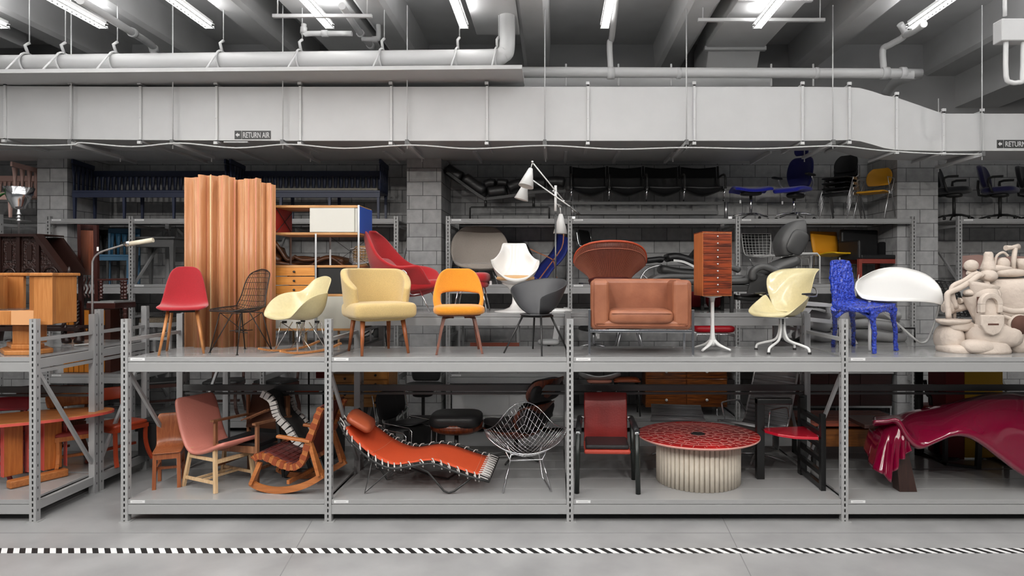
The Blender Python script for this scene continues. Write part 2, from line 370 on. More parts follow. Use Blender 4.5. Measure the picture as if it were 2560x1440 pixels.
# sprinkler pipes on the slab, between the beams
def pipe(pts, r, label, ring=()):
    m = MB(); m.tube([W(*p) for p in pts], r, 10, smooth=3); o = m.build('sprinkler_pipe', M_pipe); tag(o, label, 'pipe')
    if ring:
        q2 = smooth_path([W(*p) for p in pts], 3)
        for i in ring:
            if i+1 < len(q2): MB().tube([q2[i], q2[i]+(q2[i+1]-q2[i]).normalized()*.08], r*1.3, 10).build('coupling', M_pipe, o)
    return o
pipe([(200, 0, 7.7), (300, 62, 8.7), (372, 108, 9.6), (384, 122, 9.8), (386, 150, 9.8)], .05, 'thin pipe running back beside the second strip light from the left', (4, 8))
pipe([(855, 15, 8.2), (900, 82, 9.3), (932, 120, 9.9)], .045, 'thin pipe running back beside the left duct past the strip light', (3, 5))
pipe([(760, 60, 8.8), (760, 88, 8.8), (772, 84, 8.8), (880, 84, 8.8)], .035, 'short cross pipe with an upturned end at the left duct', (1, 7))
pipe([(905, 98, 9.3), (942, 98, 9.3), (946, 90, 9.3), (946, 62, 9.3)], .035, 'short elbowed pipe end beside the third beam from centre', (2,))
pipe([(2262, 88, 9.0), (2280, 80, 8.8), (2310, 60, 8.4)], .045, 'short pipe piece joining the slab near the rightmost strip light')
pipe([(2512, -20, 7.0), (2512, 40, 7.0)], .02, 'conduit dropping into the junction box at the top right')
for dx, n in ((0, 'left'), (18, 'right')): pass
pipe([(2425+90, 95, 7.0), (2515, 190, 7.0), (2528, 206, 7.0), (2545, 206, 7.0), (2556, 196, 7.0), (2558, 95, 7.0)], .025, 'u-shaped conduit loop below the junction box at the top right')
m = MB(); p = W(2497, 105, 7.0); q = W(2600, 50, 7.0); m.b2(p.x, q.x, 6.95, 7.1, p.z, q.z); tag(m.build('junction_box', M_paint, bevel=.01), 'grey metal junction box on the girder at the top right', 'box')
for a, b, y, Y in ((682, 930, 40, 8.3), (1745, 2062, 50, 8.7)):
    p, q = W(a, y, Y), W(b, y, Y); m = MB(); m.b2(p.x, q.x, Y-.02, Y+.02, p.z-.02, p.z+.02)
    for k in (a+12, b-12): s = W(k, y, Y); m.tube([s, (s.x, Y, 6.5)], .008, 6)
    tag(m.build('support_channel', M_pipe), 'slotted channel crossing under the ceiling, '+('left of the centre' if a < 1000 else 'right of the centre'), 'channel')
# strip lights
M_tube = mat('lit_tube', (1, .99, .97), .4, emit=22)
M_lamp = gray('white_enamel', .8, .35)
l0 = None
for i, x in enumerate(LAMPX):
    lab = ('leftmost', 'second from left', 'third from left', 'fourth from left', 'fifth from left, just left of centre', 'sixth from left, over the armchairs', 'seventh from left, over the right duct', 'rightmost')[i]
    lab = 'lit fluorescent strip light with a slatted louver, '+lab
    if l0 is None:
        l0 = t = thing('strip_light', lab, 'ceiling light', (x, 8.7, 5.75), group='rows of fluorescent strip lights')
        MB().b2(-.035, .035, -7.6, 0, .052, .09).build('housing', M_lamp, t)
        ul = bpy.data.lights.new('uplight', 'AREA'); ul.shape = 'RECTANGLE'; ul.size, ul.size_y = .1, 7.4; ul.energy = 85; uo = bpy.data.objects.new('uplight', ul); C.objects.link(uo); uo.parent = t; uo.location = (0, -3.8, .11); uo.rotation_euler = (pi, 0, 0)
        m = MB(); m.tube([(-.02, -7.55, .03), (-.02, -.03, .03)], .014, 8); m.tube([(.02, -7.55, .03), (.02, -.03, .03)], .014, 8); m.build('tube', M_tube, t)
        m = MB()
        for k in range(95): m.b2(-.055, .055, -.01-k*.08, -.0-k*.08, -.01, .02)
        m.b2(-.058, -.052, -7.6, 0, -.015, .0); m.b2(.052, .058, -7.6, 0, -.015, .0); m.b2(-.058, -.052, -7.6, 0, .04, .05); m.b2(.052, .058, -7.6, 0, .04, .05)
        m.build('louver', M_lamp, t)
        m = MB(); 
        for y in (-.6, -3, -6): m.tube([(0, y, .1), (0, y, .74)], .005, 5)
        m.build('suspension_rod', M_pipe, t)
    else: dup(l0, (x, 8.7, 5.75), None, lab)
dup(l0, (6.25, 8.0, 5.6), None, 'added unseen strip light beyond the right edge, there to brighten the wide girder')  # extra lamp added out of view to brighten the girder's face
# floor tape
M_tb = mat('tape_black', (.015, .015, .015), .5); 
def tape_mat():
    m = mat('hazard_tape', (.7, .7, .7), .45); nt = m.node_tree; b = nt.nodes['Principled BSDF']; N = nt.nodes.new; L = nt.links.new
    tc = N('ShaderNodeTexCoord'); sx = N('ShaderNodeSeparateXYZ'); L(tc.outputs['Object'], sx.inputs[0])
    a = N('ShaderNodeMath'); a.operation = 'MULTIPLY_ADD'; a.inputs[1].default_value = .75; L(sx.outputs[1], a.inputs[0]); L(sx.outputs[0], a.inputs[2])
    f = N('ShaderNodeMath'); f.operation = 'MULTIPLY'; f.inputs[1].default_value = 9.2; L(a.outputs[0], f.inputs[0])
    g = N('ShaderNodeMath'); g.operation = 'FRACT'; L(f.outputs[0], g.inputs[0])
    h = N('ShaderNodeMath'); h.operation = 'GREATER_THAN'; h.inputs[1].default_value = .5; L(g.outputs[0], h.inputs[0])
    mx = N('ShaderNodeMix'); mx.data_type = 'RGBA'; L(h.outputs[0], mx.inputs[0]); mx.inputs[6].default_value = (.75, .75, .75, 1); mx.inputs[7].default_value = (.012, .012, .012, 1)
    L(mx.outputs[2], b.inputs['Base Color']); return m
tag(MB().b2(-9, 9, 5.82, 5.925, 0, .0025).build('floor_tape', tape_mat()), 'black and white striped hazard tape stuck across the concrete floor', 'tape')
# ================================================================ RACKS
def post_mb(h, w=.068, d=.06, z0=0, side=True):
    m = MB(); sl = .016; p = .056
    m.b2(-w/2, w/2, .004, .012, z0, h) if 0 else None
    for sx in (-1, 1): m.b2(sx*w/2, sx*sl/2, 0, .004, z0, h)
    z = z0+.03
    while z < h-.02: m.b2(-sl/2, sl/2, 0, .004, z-.011, z+.011); z += p
    m.b2(-w/2, -w/2+.004, .004, d, z0, h); m.b2(w/2-.004, w/2, .004, d, z0, h); m.b2(-w/2+.004, w/2-.004, d-.004, d, z0, h)
    return m
_pm = {}
def post(x, y, h, par, flip=False, foot=True, z0=0):
    key = (round(h, 3), z0)
    if key not in _pm:
        o = post_mb(h, z0=z0).build('upright_post', M_rack, par); _pm[key] = o
        k = MB(); 
        for sx in (-1, 1):
            for i in range(int((h-.1)/.112)): k.b2(sx*.0335, sx*.0347, .02, .03, .1+i*.112, .125+i*.112)
        k.build('side_slots', M_dark, o)
        if foot: MB().b2(-.05, .06, -.01, .09, 0, .006).build('base_plate', M_rack, o)
    else:
        o = _pm[key].copy(); C.objects.link(o); o.parent = par
        for c in kids(_pm[key]): c2 = c.copy(); C.objects.link(c2); c2.parent = o
    o.location = (x, y, 0); o.rotation_euler = (0, 0, pi if flip else 0); return o
def deck(x0, x1, y0, y1, z, par, label=True, planks=3, lip=.045, beam=.095, rear=True, bm=None, lbl=True):
    if z > 3: lip, beam = .062, .01
    m = MB(); n = planks; w = (y1-y0)/n; g = .036
    for i in range(n): m.b2(x0+g, x1-g, y0+i*w+.0025*(i > 0), y0+(i+1)*w-.0015, z-.022, z)
    m.b2(x0+g, x1-g, y0, y0+.02, z-lip, z-.02)
    m.build('deck', M_deck, par, bevel=.002)
    b = MB(); b.b2(x0+g-.006, x1-g+.006, y0+.002, y0+.045, z-lip-.008-beam, z-lip-.008); b.b2(x0+g, x1-g, y0+.006, y0+.04, z-lip-.008, z-.022)
    b.build('beam', M_rack, par, bevel=.004)
    if rear: b = MB(); b.b2(x0+g, x1-g, y1-.045, y1, z-.022-beam, z-.022); b.build('beam', M_rack, par, bevel=.004)
    if lbl:
        x = x0+.06; c = MB().b2(x, x+.145, y0-.002, y0, z-.034, z-.008).build('label_card', M_card, par)
        MB().b2(x+.02, x+.12, y0-.0026, y0-.002, z-.023, z-.019).build('printed_line', M_ink, c)
def rack(label, xs, y0, y1, ph, levels, braces=True, brace=None, tie=None, front=True, z0=0, group=None, rearposts=True):
    t = thing('storage_rack', label, 'shelving', (0, 0, 0), group=group)
    for i, x in enumerate(xs):
        post(x, y0-.004, ph, t, z0=z0)
        if rearposts: post(x, y1+.004, ph, t, flip=True, z0=z0)
        if braces:
            for z in [q for q in (1.82, 1.5, .14) if q < ph]+([ph-.15] if ph > 2.5 else []):
                MB().b2(x-.016, x+.016, y0+.06, y1-.06, z-.018, z+.018).build('cross_brace', M_rack, t)
            zs = brace or ((1.50, .36),)
            for za, zb in zs: MB().bar((x, y0+.06, za), (x, y1-.06, zb), .03, .034).build('diagonal_brace', M_rack, t)
            for lv in levels:
                z = lv[0]
                if z < 3: MB().b2(x-.022, x+.022, y0+.06, y1-.06, z-.115, z-.028).build('side_beam', M_rack, t)
    for lv in levels:
        z = lv[0]; bays = lv[1] if len(lv) > 1 and lv[1] is not None else range(len(xs)-1)
        for i in bays: deck(xs[i], xs[i+1], y0, y1, z, t, lbl=front)
    if tie:
        for i in range(len(xs)-1):
            m = MB(); m.b2(xs[i]+.03, xs[i+1]-.03, y1-.05, y1-.005, tie-.07, tie); m.b2(xs[i]+.03, xs[i+1]-.03, y1-.03, y1, tie-.115, tie-.09); m.build('tie_beam', gray('shaded_rack_paint', .07, .4), t, bevel=.003)  # rear-side shade put into the beam's colour, a darker copy of the rack paint
    return t
FX = [XP(p, D1) for p in (311, 820, 1425, 2112)]; FX.append(FX[-1]+2.75)
rack('long grey boltless rack in the front row carrying the chairs in the middle', FX, D1, D2-.02, 2.03, ((UP,), (LOW,)), tie=1.21)
rack('rear grey rack standing back to back behind the long front rack', FX, D2+.02, D3, 2.05, ((UP, (0, 3)), (MIDZ, (1, 2)), (LOW,)), brace=((.36, 1.5),), front=False)
LX = [XP(82, D1)-2.5, XP(82, D1)]
rack('front-row grey rack at the left edge beyond the open aisle', LX, D1, D1+.89, 2.03, ((UP,), (LOW,)), tie=1.21)
rack('grey rack at left behind the front one, near the striped wardrobe', [XP(82, D1)-2.5, XP(82, D1)], D1+.93, D1+1.83, 2.08, ((UP,), (LOW,)), brace=((.36, 1.5),), front=False)
wx = lambda *p: [XP(q, WR) for q in p]
rack('wall rack left of the central block pilaster under the dark blue benches', wx(120, 327, 655, 990), WR, WR+1.02, 3.40, ((WT,), (WM,), (.92, (0,)), (LOW,)), brace=((2.3, 3.2), (1.5, .4)))
rack('wall rack right of the central block pilaster under the black tandem seats', wx(1120, 1425, 1845, 2285), WR, WR+1.02, 3.40, ((WT,), (WM,), (.92, (0,)), (1.25, (1, 2)), (LOW,)), brace=((2.4, 3.2), (1.5, .4)))
rack('wall rack at the right edge under the dark office chairs', [XP(2400, WR), XP(2400, WR)+2.6], WR, WR+1.02, 3.40, ((WT,), (WM,), (LOW,)), brace=((2.4, 3.2),))
rack('wall rack at the left edge under the pale pink bench', [XP(36, WR)-2.5, XP(36, WR)], WR-.3, WR+.72, 3.40, ((WT,), (WM,), (LOW,)), brace=((2.4, 3.2),))
# ================================================================ FURNITURE KIT
def S(r, g, b): return tuple(((c/255)/12.92 if c/255 <= .04045 else ((c/255+.055)/1.055)**2.4) for c in (r, g, b))
class At:
    def __init__(s, px, Y, z): s.o = V((XP(px, Y), Y, z)); s.Y = Y
    def __call__(s, px, py, dy=0): return W(px, py, s.Y+dy)-s.o
def rows_pts(rows, n=9):
    out = []
    for r in rows:
        y, z, hw = r[:3]; lift = r[3] if len(r) > 3 else 0; fwd = r[4] if len(r) > 4 else 0; pw = r[5] if len(r) > 5 else 2
        out.append([(hw*t, y-fwd*abs(t)**pw, z+lift*abs(t)**pw) for t in [-1+2*j/(n-1) for j in range(n)]])
    return out
def shell(name, rows, m, par, thick=.02, sub=2, n=9, off=0, label=None, skip=None):
    b = MB(); b.grid(rows if isinstance(rows[0][0], (tuple, V)) else rows_pts(rows, n), skip=skip)
    return b.build(name, m, par, thick=thick, sub=sub, off=off, label=label)
def dense(G, a, b):
    R_ = [smooth_path(r, b) for r in G]; k = len(R_[0])
    cols = [smooth_path([r[j] for r in R_], a) for j in range(k)]
    return [[cols[j][i] for j in range(k)] for i in range(len(cols[0]))]
def wire_shell(name, rows, m, par, a=2, b=2, r=.0025, rim=.005, si=1, sj=1, n=9, label=None):
    G = rows if isinstance(rows[0][0], (tuple, V)) else rows_pts(rows, n); D = dense(G, a*2, b*2); q = MB()
    for i in range(0, len(D), si*2): q.tube(D[i], r, 4, sm=True)
    for j in range(0, len(D[0]), sj*2): q.tube([row[j] for row in D], r, 4, sm=True)
    e = D[0]+[row[-1] for row in D[1:]]+D[-1][::-1][1:]+[row[0] for row in D[::-1]][1:-1]
    q.tube(e, rim, 6, closed=True); return q.build(name, m, par, label=label)
def legs(par, L, m, r0=.018, r1=.011, name='leg', n=12):
    for p, q in L: MB().cone(p, q, r0, r1, n).build(name, m, par)
def rods(name, segs, m, par, r=.006, n=8, smooth=0, label=None):
    b = MB()
    for s in segs: b.tube(s, r, n, smooth=smooth)
    return b.build(name, m, par, label=label)
def swivel(par, m, n=5, r=.3, h=.09, zc=.42, caster=True, pr=.025, a0=20, cm=None):
    rods('column', [[(0, 0, h-.03), (0, 0, zc)]], m, par, pr, 12)
    for i in range(n):
        a = R(a0+360*i/n); c, s = cos(a), sin(a)
        MB().tube([(c*.02, s*.02, h), (c*r*.5, s*r*.5, h-.01), (c*r, s*r, h-.045)], .019, 8, r2=.012).build('leg', m, par)
        if caster: MB().lathe([(0, -.012), (.026, -.012), (.026, .012), (0, .012)], (c*r, s*r, .027), 14, M=Matrix.Rotation(pi/2, 3, 'X') @ Matrix.Rotation(a, 3, 'Y')).build('caster', cm or M_dark, par)
def tagcard(par, p, l=.1): 
    b = MB(); b.tube([p, (p[0], p[1], p[2]-l)], .0012, 4); b.b2(p[0]-.014, p[0]+.014, p[1]-.001, p[1]+.001, p[2]-l-.05, p[2]-l); return b.build('paper_tag', M_card, par)
M_oak = mat('warm_oak', S(198, 138, 84), .42, kind='wood', col2=S(172, 108, 60))
M_oakx = mat('warm_oak_x', S(198, 138, 84), .42, kind='woodx', col2=S(172, 108, 60))
M_teak = mat('teak', S(165, 95, 52), .4, kind='wood', col2=S(120, 62, 30))
M_teakx = mat('teak_x', S(165, 95, 52), .4, kind='woodx', col2=S(120, 62, 30))
M_walnut = mat('walnut', S(120, 66, 44), .4, kind='wood', col2=S(80, 40, 26))
M_birch = mat('pale_birch', S(222, 190, 150), .45, kind='wood', col2=S(200, 165, 122))
M_rose = mat('rosewood', S(150, 64, 30), .3, kind='woodx', col2=S(60, 20, 10), coat=.3)
M_roseb = mat('rosewood_brown', S(140, 76, 24), .32, kind='woodx', col2=S(66, 28, 8), coat=.3)
M_black = mat('black_leather', (.012, .012, .013), .4, bump=.15, bscale=60)
M_blackm = mat('black_metal', (.02, .02, .02), .4)
M_blackp = mat('black_plastic', (.018, .018, .018), .5)
M_white = mat('white_gloss', (.76, .75, .73), .2, coat=.3)
M_whitep = mat('white_enamel_metal', (.74, .74, .73), .3)
def fabric(n, c, f=.5): return mat(n, c, .9, noise=.18, nscale=130, bump=.4, bscale=220, sheen=.3)
# ================================================================ UPPER DECK, FRONT ROW
# red shell chair
t = thing('side_chair', 'red upholstered shell chair on four splayed oak dowel legs', 'chair', (XP(459, 6.98), 6.98, UP), 24)
M_red = fabric('red_wool', S(166, 22, 34))
shell('seat_shell', [(-.235, .455, .17, .0, .0), (-.245, .475, .215, .0, -.03), (-.21, .485, .235, .005, 0), (-.05, .465, .24, .03, 0), (.1, .458, .235, .045, .02), (.18, .50, .225, .03, .05), (.225, .62, .205, .0, .07), (.255, .76, .178, 0, .06), (.275, .86, .15, -.005, .04), (.28, .905, .12, -.01, .02), (.28, .918, .07, -.003, .005)], M_red, t, .032)
legs(t, [((-.13, -.12, .45), (-.2, -.23, 0)), ((.13, -.12, .45), (.205, -.21, 0)), ((-.12, .12, .45), (-.18, .22, 0)), ((.12, .12, .45), (.18, .22, 0))], M_oak, .017, .012)
MB().b2(-.14, .14, -.13, .13, .43, .45).build('mount_plate', M_blackm, t)
# folding screen
M_scr = mat('screen_veneer', S(192, 138, 96), .38, kind='wood', col2=S(178, 120, 80)); M_scre = mat('screen_pale_edge', S(226, 196, 150), .5); M_scrp = mat('screen_rose_edge', S(205, 130, 105), .5)
t = thing('folding_screen', 'tall wavy folding screen of warm oak veneer standing on the rack', 'screen', (XP(575, 7.5), 7.5, UP))
A = At(575, 7.5, UP)
xs = [461, 486, 496, 517, 527, 547, 556, 572, 587, 594, 610, 622, 640, 652, 666, 678, 688]
dy = [0, .02, -.05, .03, -.06, .02, -.06, 0, .05, .1, .04, .0, -.06, .02, .07, .02, .08]
tp = [443, 445, 438, 438, 440, 441, 440, 442, 447, 448, 447, 447, 446, 456, 457, 460, 462]
for i in range(len(xs)-1):
    x0, x1 = A(xs[i], 0, dy[i]).x, A(xs[i+1], 0, dy[i+1]).x; y0, y1 = dy[i], dy[i+1]; zt = ZP(tp[i], 7.5)-UP; d = -.07 if i % 2 == 0 else .07
    b = MB(); pts = [(x0+(x1-x0)*u, y0+(y1-y0)*u+d*.45*sin(pi*u)*(1 if (i//2) % 2 else -1)) for u in [k/8 for k in range(9)]]
    b.grid([[(p[0], p[1], 0) for p in pts], [(p[0], p[1], zt) for p in pts]]); b.build('panel', M_scr, t, thick=.012)
    if i: MB().tube([(x0, y0-.006, 0), (x0, y0-.006, min(zt, ZP(tp[i-1], 7.5)-UP)-.003)], .006, 6).build('panel_joint', M_scre if i % 3 == 1 else M_scrp, t)
# black wire side chair
t = thing('wire_chair', 'black wire mesh side chair on a spidery wire base in front of the folding screen', 'chair', (XP(603, 7.0), 7.0, UP), -28)
M_wire = mat('black_wire', (.025, .02, .018), .45, .4)
DK = [(-.24, .445, .17, 0, 0), (-.2, .45, .22, .01, 0), (-.05, .425, .235, .05, 0), (.1, .425, .235, .06, 0), (.17, .48, .225, .03, .05), (.21, .6, .2, 0, .06), (.24, .74, .185, 0, .05), (.26, .84, .16, -.01, .03), (.265, .885, .1, -.02, .01)]
wire_shell('wire_seat', DK, M_wire, t, 2, 2, .0029, .0065)
def eiffel(t, m, hz=.40, fx=.23, fy=.23, feet=True, r=.0055):
    for sx in (-1, 1):
        for sy in (-1, 1):
            b = MB(); b.tube([(sx*.07, sy*.05, hz), (sx*fx, sy*fy, .006)], r, 6); b.tube([(sx*.17, sy*.13, hz), (sx*fx, sy*fy, .006)], r, 6); b.build('leg', m, t)
            if feet: MB().disc((sx*fx, sy*fy, 0), .014, 0, .008, 10).build('foot_glide', M_blackp, t)
    s = []
    for sx in (-1, 1): s += [[(sx*.16, -.13, hz), (-sx*.06, -.02, hz*.55), (sx*.16, .13, hz)], [(sx*.05, -.1, hz*.55), (sx*.05, .1, hz*.55)]]
    s += [[(-.1, 0, hz*.5), (.1, 0, hz*.5)], [(-.17, -.13, hz), (.17, -.13, hz)], [(-.17, .13, hz), (.17, .13, hz)]]
    rods('cross_struts', s, m, t, r*.8, 6)
eiffel(t, M_wire, .42, .22, .21)
# cream rocker armchair
M_cream = mat('cream_fibreglass', S(208, 196, 152), .28, noise=.08, nscale=40, coat=.4)
ARM = [(-.29, .355, .2, .02, -.02), (-.28, .395, .28, .0, 0), (-.20, .375, .315, .17, -.02, 5), (-.06, .345, .325, .285, -.02, 6), (.08, .345, .33, .30, .0, 6), (.16, .42, .32, .225, .04, 5), (.215, .56, .25, .075, .07, 3), (.26, .67, .205, .01, .06), (.29, .765, .18, -.01, .04), (.30, .80, .14, -.015, .02), (.302, .812, .08, -.01, .01)]
t = thing('rocking_armchair', 'cream moulded armchair on wire legs with two oak rockers', 'rocking chair', (XP(752, 7.02), 7.02, UP), -36)
shell('seat_shell', ARM, M_cream, t, .012)
for sx in (-1, 1):
    b = MB(); P = smooth_path([(sx*.2, -.36, .055), (sx*.2, -.22, .022), (sx*.2, 0, .014), (sx*.2, .2, .03), (sx*.2, .36, .075)], 5)
    for p, q in zip(P, P[1:]): b.bar(p, q, .028, .02)
    b.build('rocker', M_oakx, t)
    for sy in (-1, 1): rods('leg', [[(sx*.09, sy*.04, .32), (sx*.2, sy*.17, .03)], [(sx*.15, sy*.14, .32), (sx*.2, sy*.17, .03)]], M_steel, t, .005, 6)
rods('cross_struts', [[(-.15, -.14, .32), (0, 0, .18), (.15, -.14, .32)], [(-.15, .14, .32), (0, 0, .18), (.15, .14, .32)], [(-.2, 0, .02), (0, 0, .18), (.2, 0, .02)]], M_steel, t, .004, 6)
for sx in (-1, 1):
    for sy in (-1, 1): MB().disc((sx*.13, sy*.11, .31), .025, 0, .022, 12).build('shock_mount', M_blackp, t)
# yellow tub chair
M_yel = fabric('pale_yellow_boucle', S(204, 176, 118))
t = thing('tub_chair', 'pale yellow upholstered tub chair with a winged back and oak legs', 'armchair', (XP(942, 6.99), 6.99, UP), 33)
def tub(t, m, w=.275, d=.26, zb=.38):
    n = 17; rows = [[] for _ in range(7)]; 
    for j in range(n):
        a = R(-128+256*j/(n-1)); s = sin(a); c = cos(a); f = abs(a)/R(128)
        top = .90-.02*f**2-.20*max(0, f-.55)/.45; fl = 1+.13*(1-f)**.3
        for i, u in enumerate((0, .2, .45, .75, .93, 1.0)):
            z = zb+(top-zb)*u; k = 1.0+.20*u**.8*(1 if f > .3 else .8)
            rows[i].append((w*s*k*1.02, .02+d*c*k, z))
    rows = [r for r in rows if r]
    return shell('backrest', rows, m, t, .075, 2)
tub(t, M_yel); MB().cush((0, -.07, .455), (.66, .58, .17), .2, n=36, m=14).build('seat', M_yel, t)
MB().cush((0, -.02, .39), (.54, .5, .10), .3).build('seat_base', M_yel, t)
legs(t, [((-.21, -.2, .38), (-.24, -.27, 0)), ((.21, -.2, .38), (.25, -.27, 0)), ((-.19, .18, .38), (-.22, .27, 0)), ((.19, .18, .38), (.22, .27, 0))], M_teak, .026, .014)
# orange side chair
M_or = fabric('orange_wool', S(226, 142, 24))
t = thing('side_chair', 'orange upholstered side chair with an open back and walnut legs', 'chair', (XP(1147, 7.02), 7.02, UP), 10)
G = []
hole = lambda i, j: i in (1, 2) and 2 <= j <= 7
for z, hw, y, f in ((.42, .235, .12, .16), (.49, .26, .16, .13), (.56, .272, .19, .12), (.605, .272, .21, .11), (.70, .255, .235, .09), (.80, .225, .26, .07), (.87, .18, .275, .05), (.895, .12, .28, .02)):
    G.append([(hw*u, y-f*abs(u)**2, z+(.035 if z == .605 else 0)*(1-u*u)) for u in (-1, -.86, -.72, -.45, -.15, .15, .45, .72, .86, 1)])
shell('backrest', G, M_or, t, .05, 2, skip=hole)
MB().cush((0, -.04, .455), (.54, .52, .11), .45, n=28).build('seat', M_or, t)
MB().cush((0, -.03, .405), (.46, .44, .03), .45).build('seat_shell', M_walnut, t)
for sx in (-1, 1):
    for y0, y1, xx in ((-.15, -.24, .235), (.14, .22, .225)):
        b = MB(); P = smooth_path([(sx*.06, y0*.75, .39), (sx*.13, y0, .385), (sx*.165, y0*1.08, .34), (sx*xx, y1, 0)], 4)
        for i, (p, q) in enumerate(zip(P, P[1:])): b.bar(p, q, .045-.002*i, .022, up=(0, 1, 0))
        b.build('leg', M_walnut, t)
# anthracite bent shell chair
M_anth = mat('anthracite_plywood', (.045, .045, .048), .42)
t = thing('shell_chair', 'dark grey bent-sheet chair with a cut-out seat and thin black metal legs', 'chair', (XP(1340, 6.98), 6.98, UP), -30)
b = MB(); rows = []
for i in range(19):
    a = R(-150+300*i/18); f = abs(a)/R(150); top = .80-.20*f**1.6; rr = .33-.02*f
    row = []
    for k, u in enumerate((0, .25, .5, .75, 1)):
        z = .40+(top-.40)*u**1.15; r = .09+(rr-.09)*(u**.6)
        row.append((r*sin(a)*1.02, .05+r*cos(a)*.86, z))
    rows.append(row)
b.grid(rows); b.build('seat_shell', M_anth, t, thick=.01, sub=1)
MB().lathe([(0, .385), (.17, .40), (.17, .41), (0, .4)], (0, 0, 0), 28).build('seat', M_anth, t)
legs(t, [((-.11, -.08, .40), (-.25, -.24, 0)), ((.11, -.08, .40), (.23, -.26, 0)), ((-.1, .13, .40), (-.2, .26, 0)), ((.1, .13, .40), (.24, .26, 0))], M_blackm, .012, .009, n=8)
MB().b2(-.13, .13, -.1, .15, .375, .395).build('mount_plate', M_blackm, t, bevel=.005)
# brown leather cube armchair
M_tan = mat('tan_leather', S(160, 102, 74), .42, noise=.18, nscale=5, bump=.12, bscale=45, col2=S(136, 82, 58))
M_piping = mat('tan_piping', S(130, 74, 50), .5)
Y = 6.98; t = thing('club_armchair', 'boxy tan leather armchair on a slim steel frame', 'armchair', (XP(1597, Y), Y, UP), -3)
w = .515
ar = MB(); ar.b2(-w, -.32, -.30, .38, .262, .772); ar.build('arm', M_tan, t, bevel=.05, seg=4)
ar = MB(); ar.b2(.32, w, -.30, .38, .262, .772); ar.build('arm', M_tan, t, bevel=.05, seg=4)
MB().b2(-w+.02, w-.02, .18, .40, .265, .782).build('backrest', M_tan, t, bevel=.045, seg=4)
MB().b2(-w+.03, w-.03, -.30, .35, .272, .36).build('seat_base', M_tan, t, bevel=.03, seg=3)
MB().cush((0, -.08, .395), (.66, .52, .15), .22, n=36, m=14).build('seat_cushion', M_tan, t)
pp = MB(); e = [(-w+.035, -.303, .76), (-w+.035, -.303, .36), (-w+.07, -.303, .31), (-w+.12, -.303, .30), (w-.12, -.303, .30), (w-.07, -.303, .31), (w-.035, -.303, .36), (w-.035, -.303, .76)]
pp.tube(e, .004, 5, smooth=3); pp.tube([(-.30, -.338, .43), (.30, -.338, .43)], .004, 5); pp.build('piping', M_piping, t)
fr = MB()
for sx in (-1, 1): fr.b2(sx*(w+.006)-.009, sx*(w+.006)+.009, -.27, .33, .245, .262)
for y in (-.285, .33): fr.b2(-w, w, y-.012, y+.012, .235, .262)
fr.build('frame', M_steel, t, bevel=.003)
for sx in (-1, 1):
    for y in (-.285, .33): MB().b2(sx*(w+.01)-.013, sx*(w+.01)+.013, y-.013, y+.013, 0, .47 if y < 0 else .26).build('leg', M_steel, t, bevel=.003)
tagcard(t, (-.43, .1, .235), .05); tagcard(t, (-.1, .2, .235), .02)
# jewellery chest on pedestal
Y = 7.1; t = thing('pedestal_chest', 'narrow rosewood chest of nine small drawers on a white pedestal', 'chest', (XP(1781, Y), Y, UP), 3)
M_side = mat('chest_side', S(190, 110, 60), .4, kind='wood', col2=S(160, 86, 42))
w, z0, z1, d = .158, .60, 1.275, .17
MB().b2(-w, w, -d, d, z0, z1).build('body', M_side, t, bevel=.003)
MB().b2(-w-.002, w+.002, -d-.004, d, z1, z1+.008).build('top', M_rose, t)
for i in range(9):
    h = (z1-z0-.02)/9; zz = z0+.01+i*h
    dr = MB().b2(-w+.008, w-.008, -d-.012, -d, zz+.003, zz+h-.003).build('drawer', M_rose, t, bevel=.002)
    MB().lathe([(0, -.022), (.008, -.02), (.01, -.014), (.005, -.008), (.004, 0)], (0, -d-.012, zz+h/2), 12, M=Matrix.Rotation(-pi/2, 3, 'X')).build('knob', M_alu, dr)
MB().lathe([(.0, .598), (.1, .598), (.1, .59), (.028, .575), (.02, .52), (.019, .3), (.026, .16), (.05, .09), (.03, .06), (0, .05)], (0, 0, 0), 24).build('pedestal', M_whitep, t)
for k in range(4):
    a = R(45+90*k); c, s = cos(a), sin(a)
    MB().tube([(0, 0, .13), (c*.07, s*.07, .075), (c*.15, s*.15, .045), (c*.215, s*.215, .025)], [.035, .026, .018, .015], 10, smooth=3, flat=.7).build('foot', M_whitep, t)
# cream swivel armchair on four bent legs
Y = 7.0; t = thing('swivel_armchair', 'cream shell swivel armchair in two pieces on four curved white legs', 'chair', (XP(1955, Y), Y, UP), -48)
SH = [(-.32, .385, .17, .0, -.04), (-.31, .43, .25, .0, -.02), (-.2, .42, .265, .07, -.02, 3), (-.05, .385, .27, .17, -.02, 4), (.08, .375, .265, .235, .0, 4), (.16, .42, .25, .2, .04, 4)]
shell('seat_shell', SH, M_cream, t, .012)
M_creamg = mat('warm_grey_fibreglass', S(190, 186, 176), .35)
BK = [(.15, .42, .17, .0, .03), (.2, .50, .21, .02, .05), (.235, .60, .26, .06, .1), (.27, .71, .28, .07, .12), (.31, .80, .27, .04, .1), (.36, .87, .25, .0, .05), (.41, .90, .23, -.01, .0)]
shell('back_shell', BK, M_cream, t, .012)
for sx in (-1, 1): MB().cush((sx*.275, .02, .625), (.04, .22, .022), .5, n=16, m=8).build('armrest', M_blackp, t); rods('bracket', [[(sx*.27, .0, .61), (sx*.28, .2, .6), (sx*.22, .3, .68), (sx*.1, .33, .7)]], M_alu, t, .008, 6, 3)
MB().cush((0, .0, .375), (.26, .24, .03), .6).build('mount_plate', M_alu, t)
rods('column', [[(0, 0, .30), (0, 0, .37)]], M_blackm, t, .03, 12)
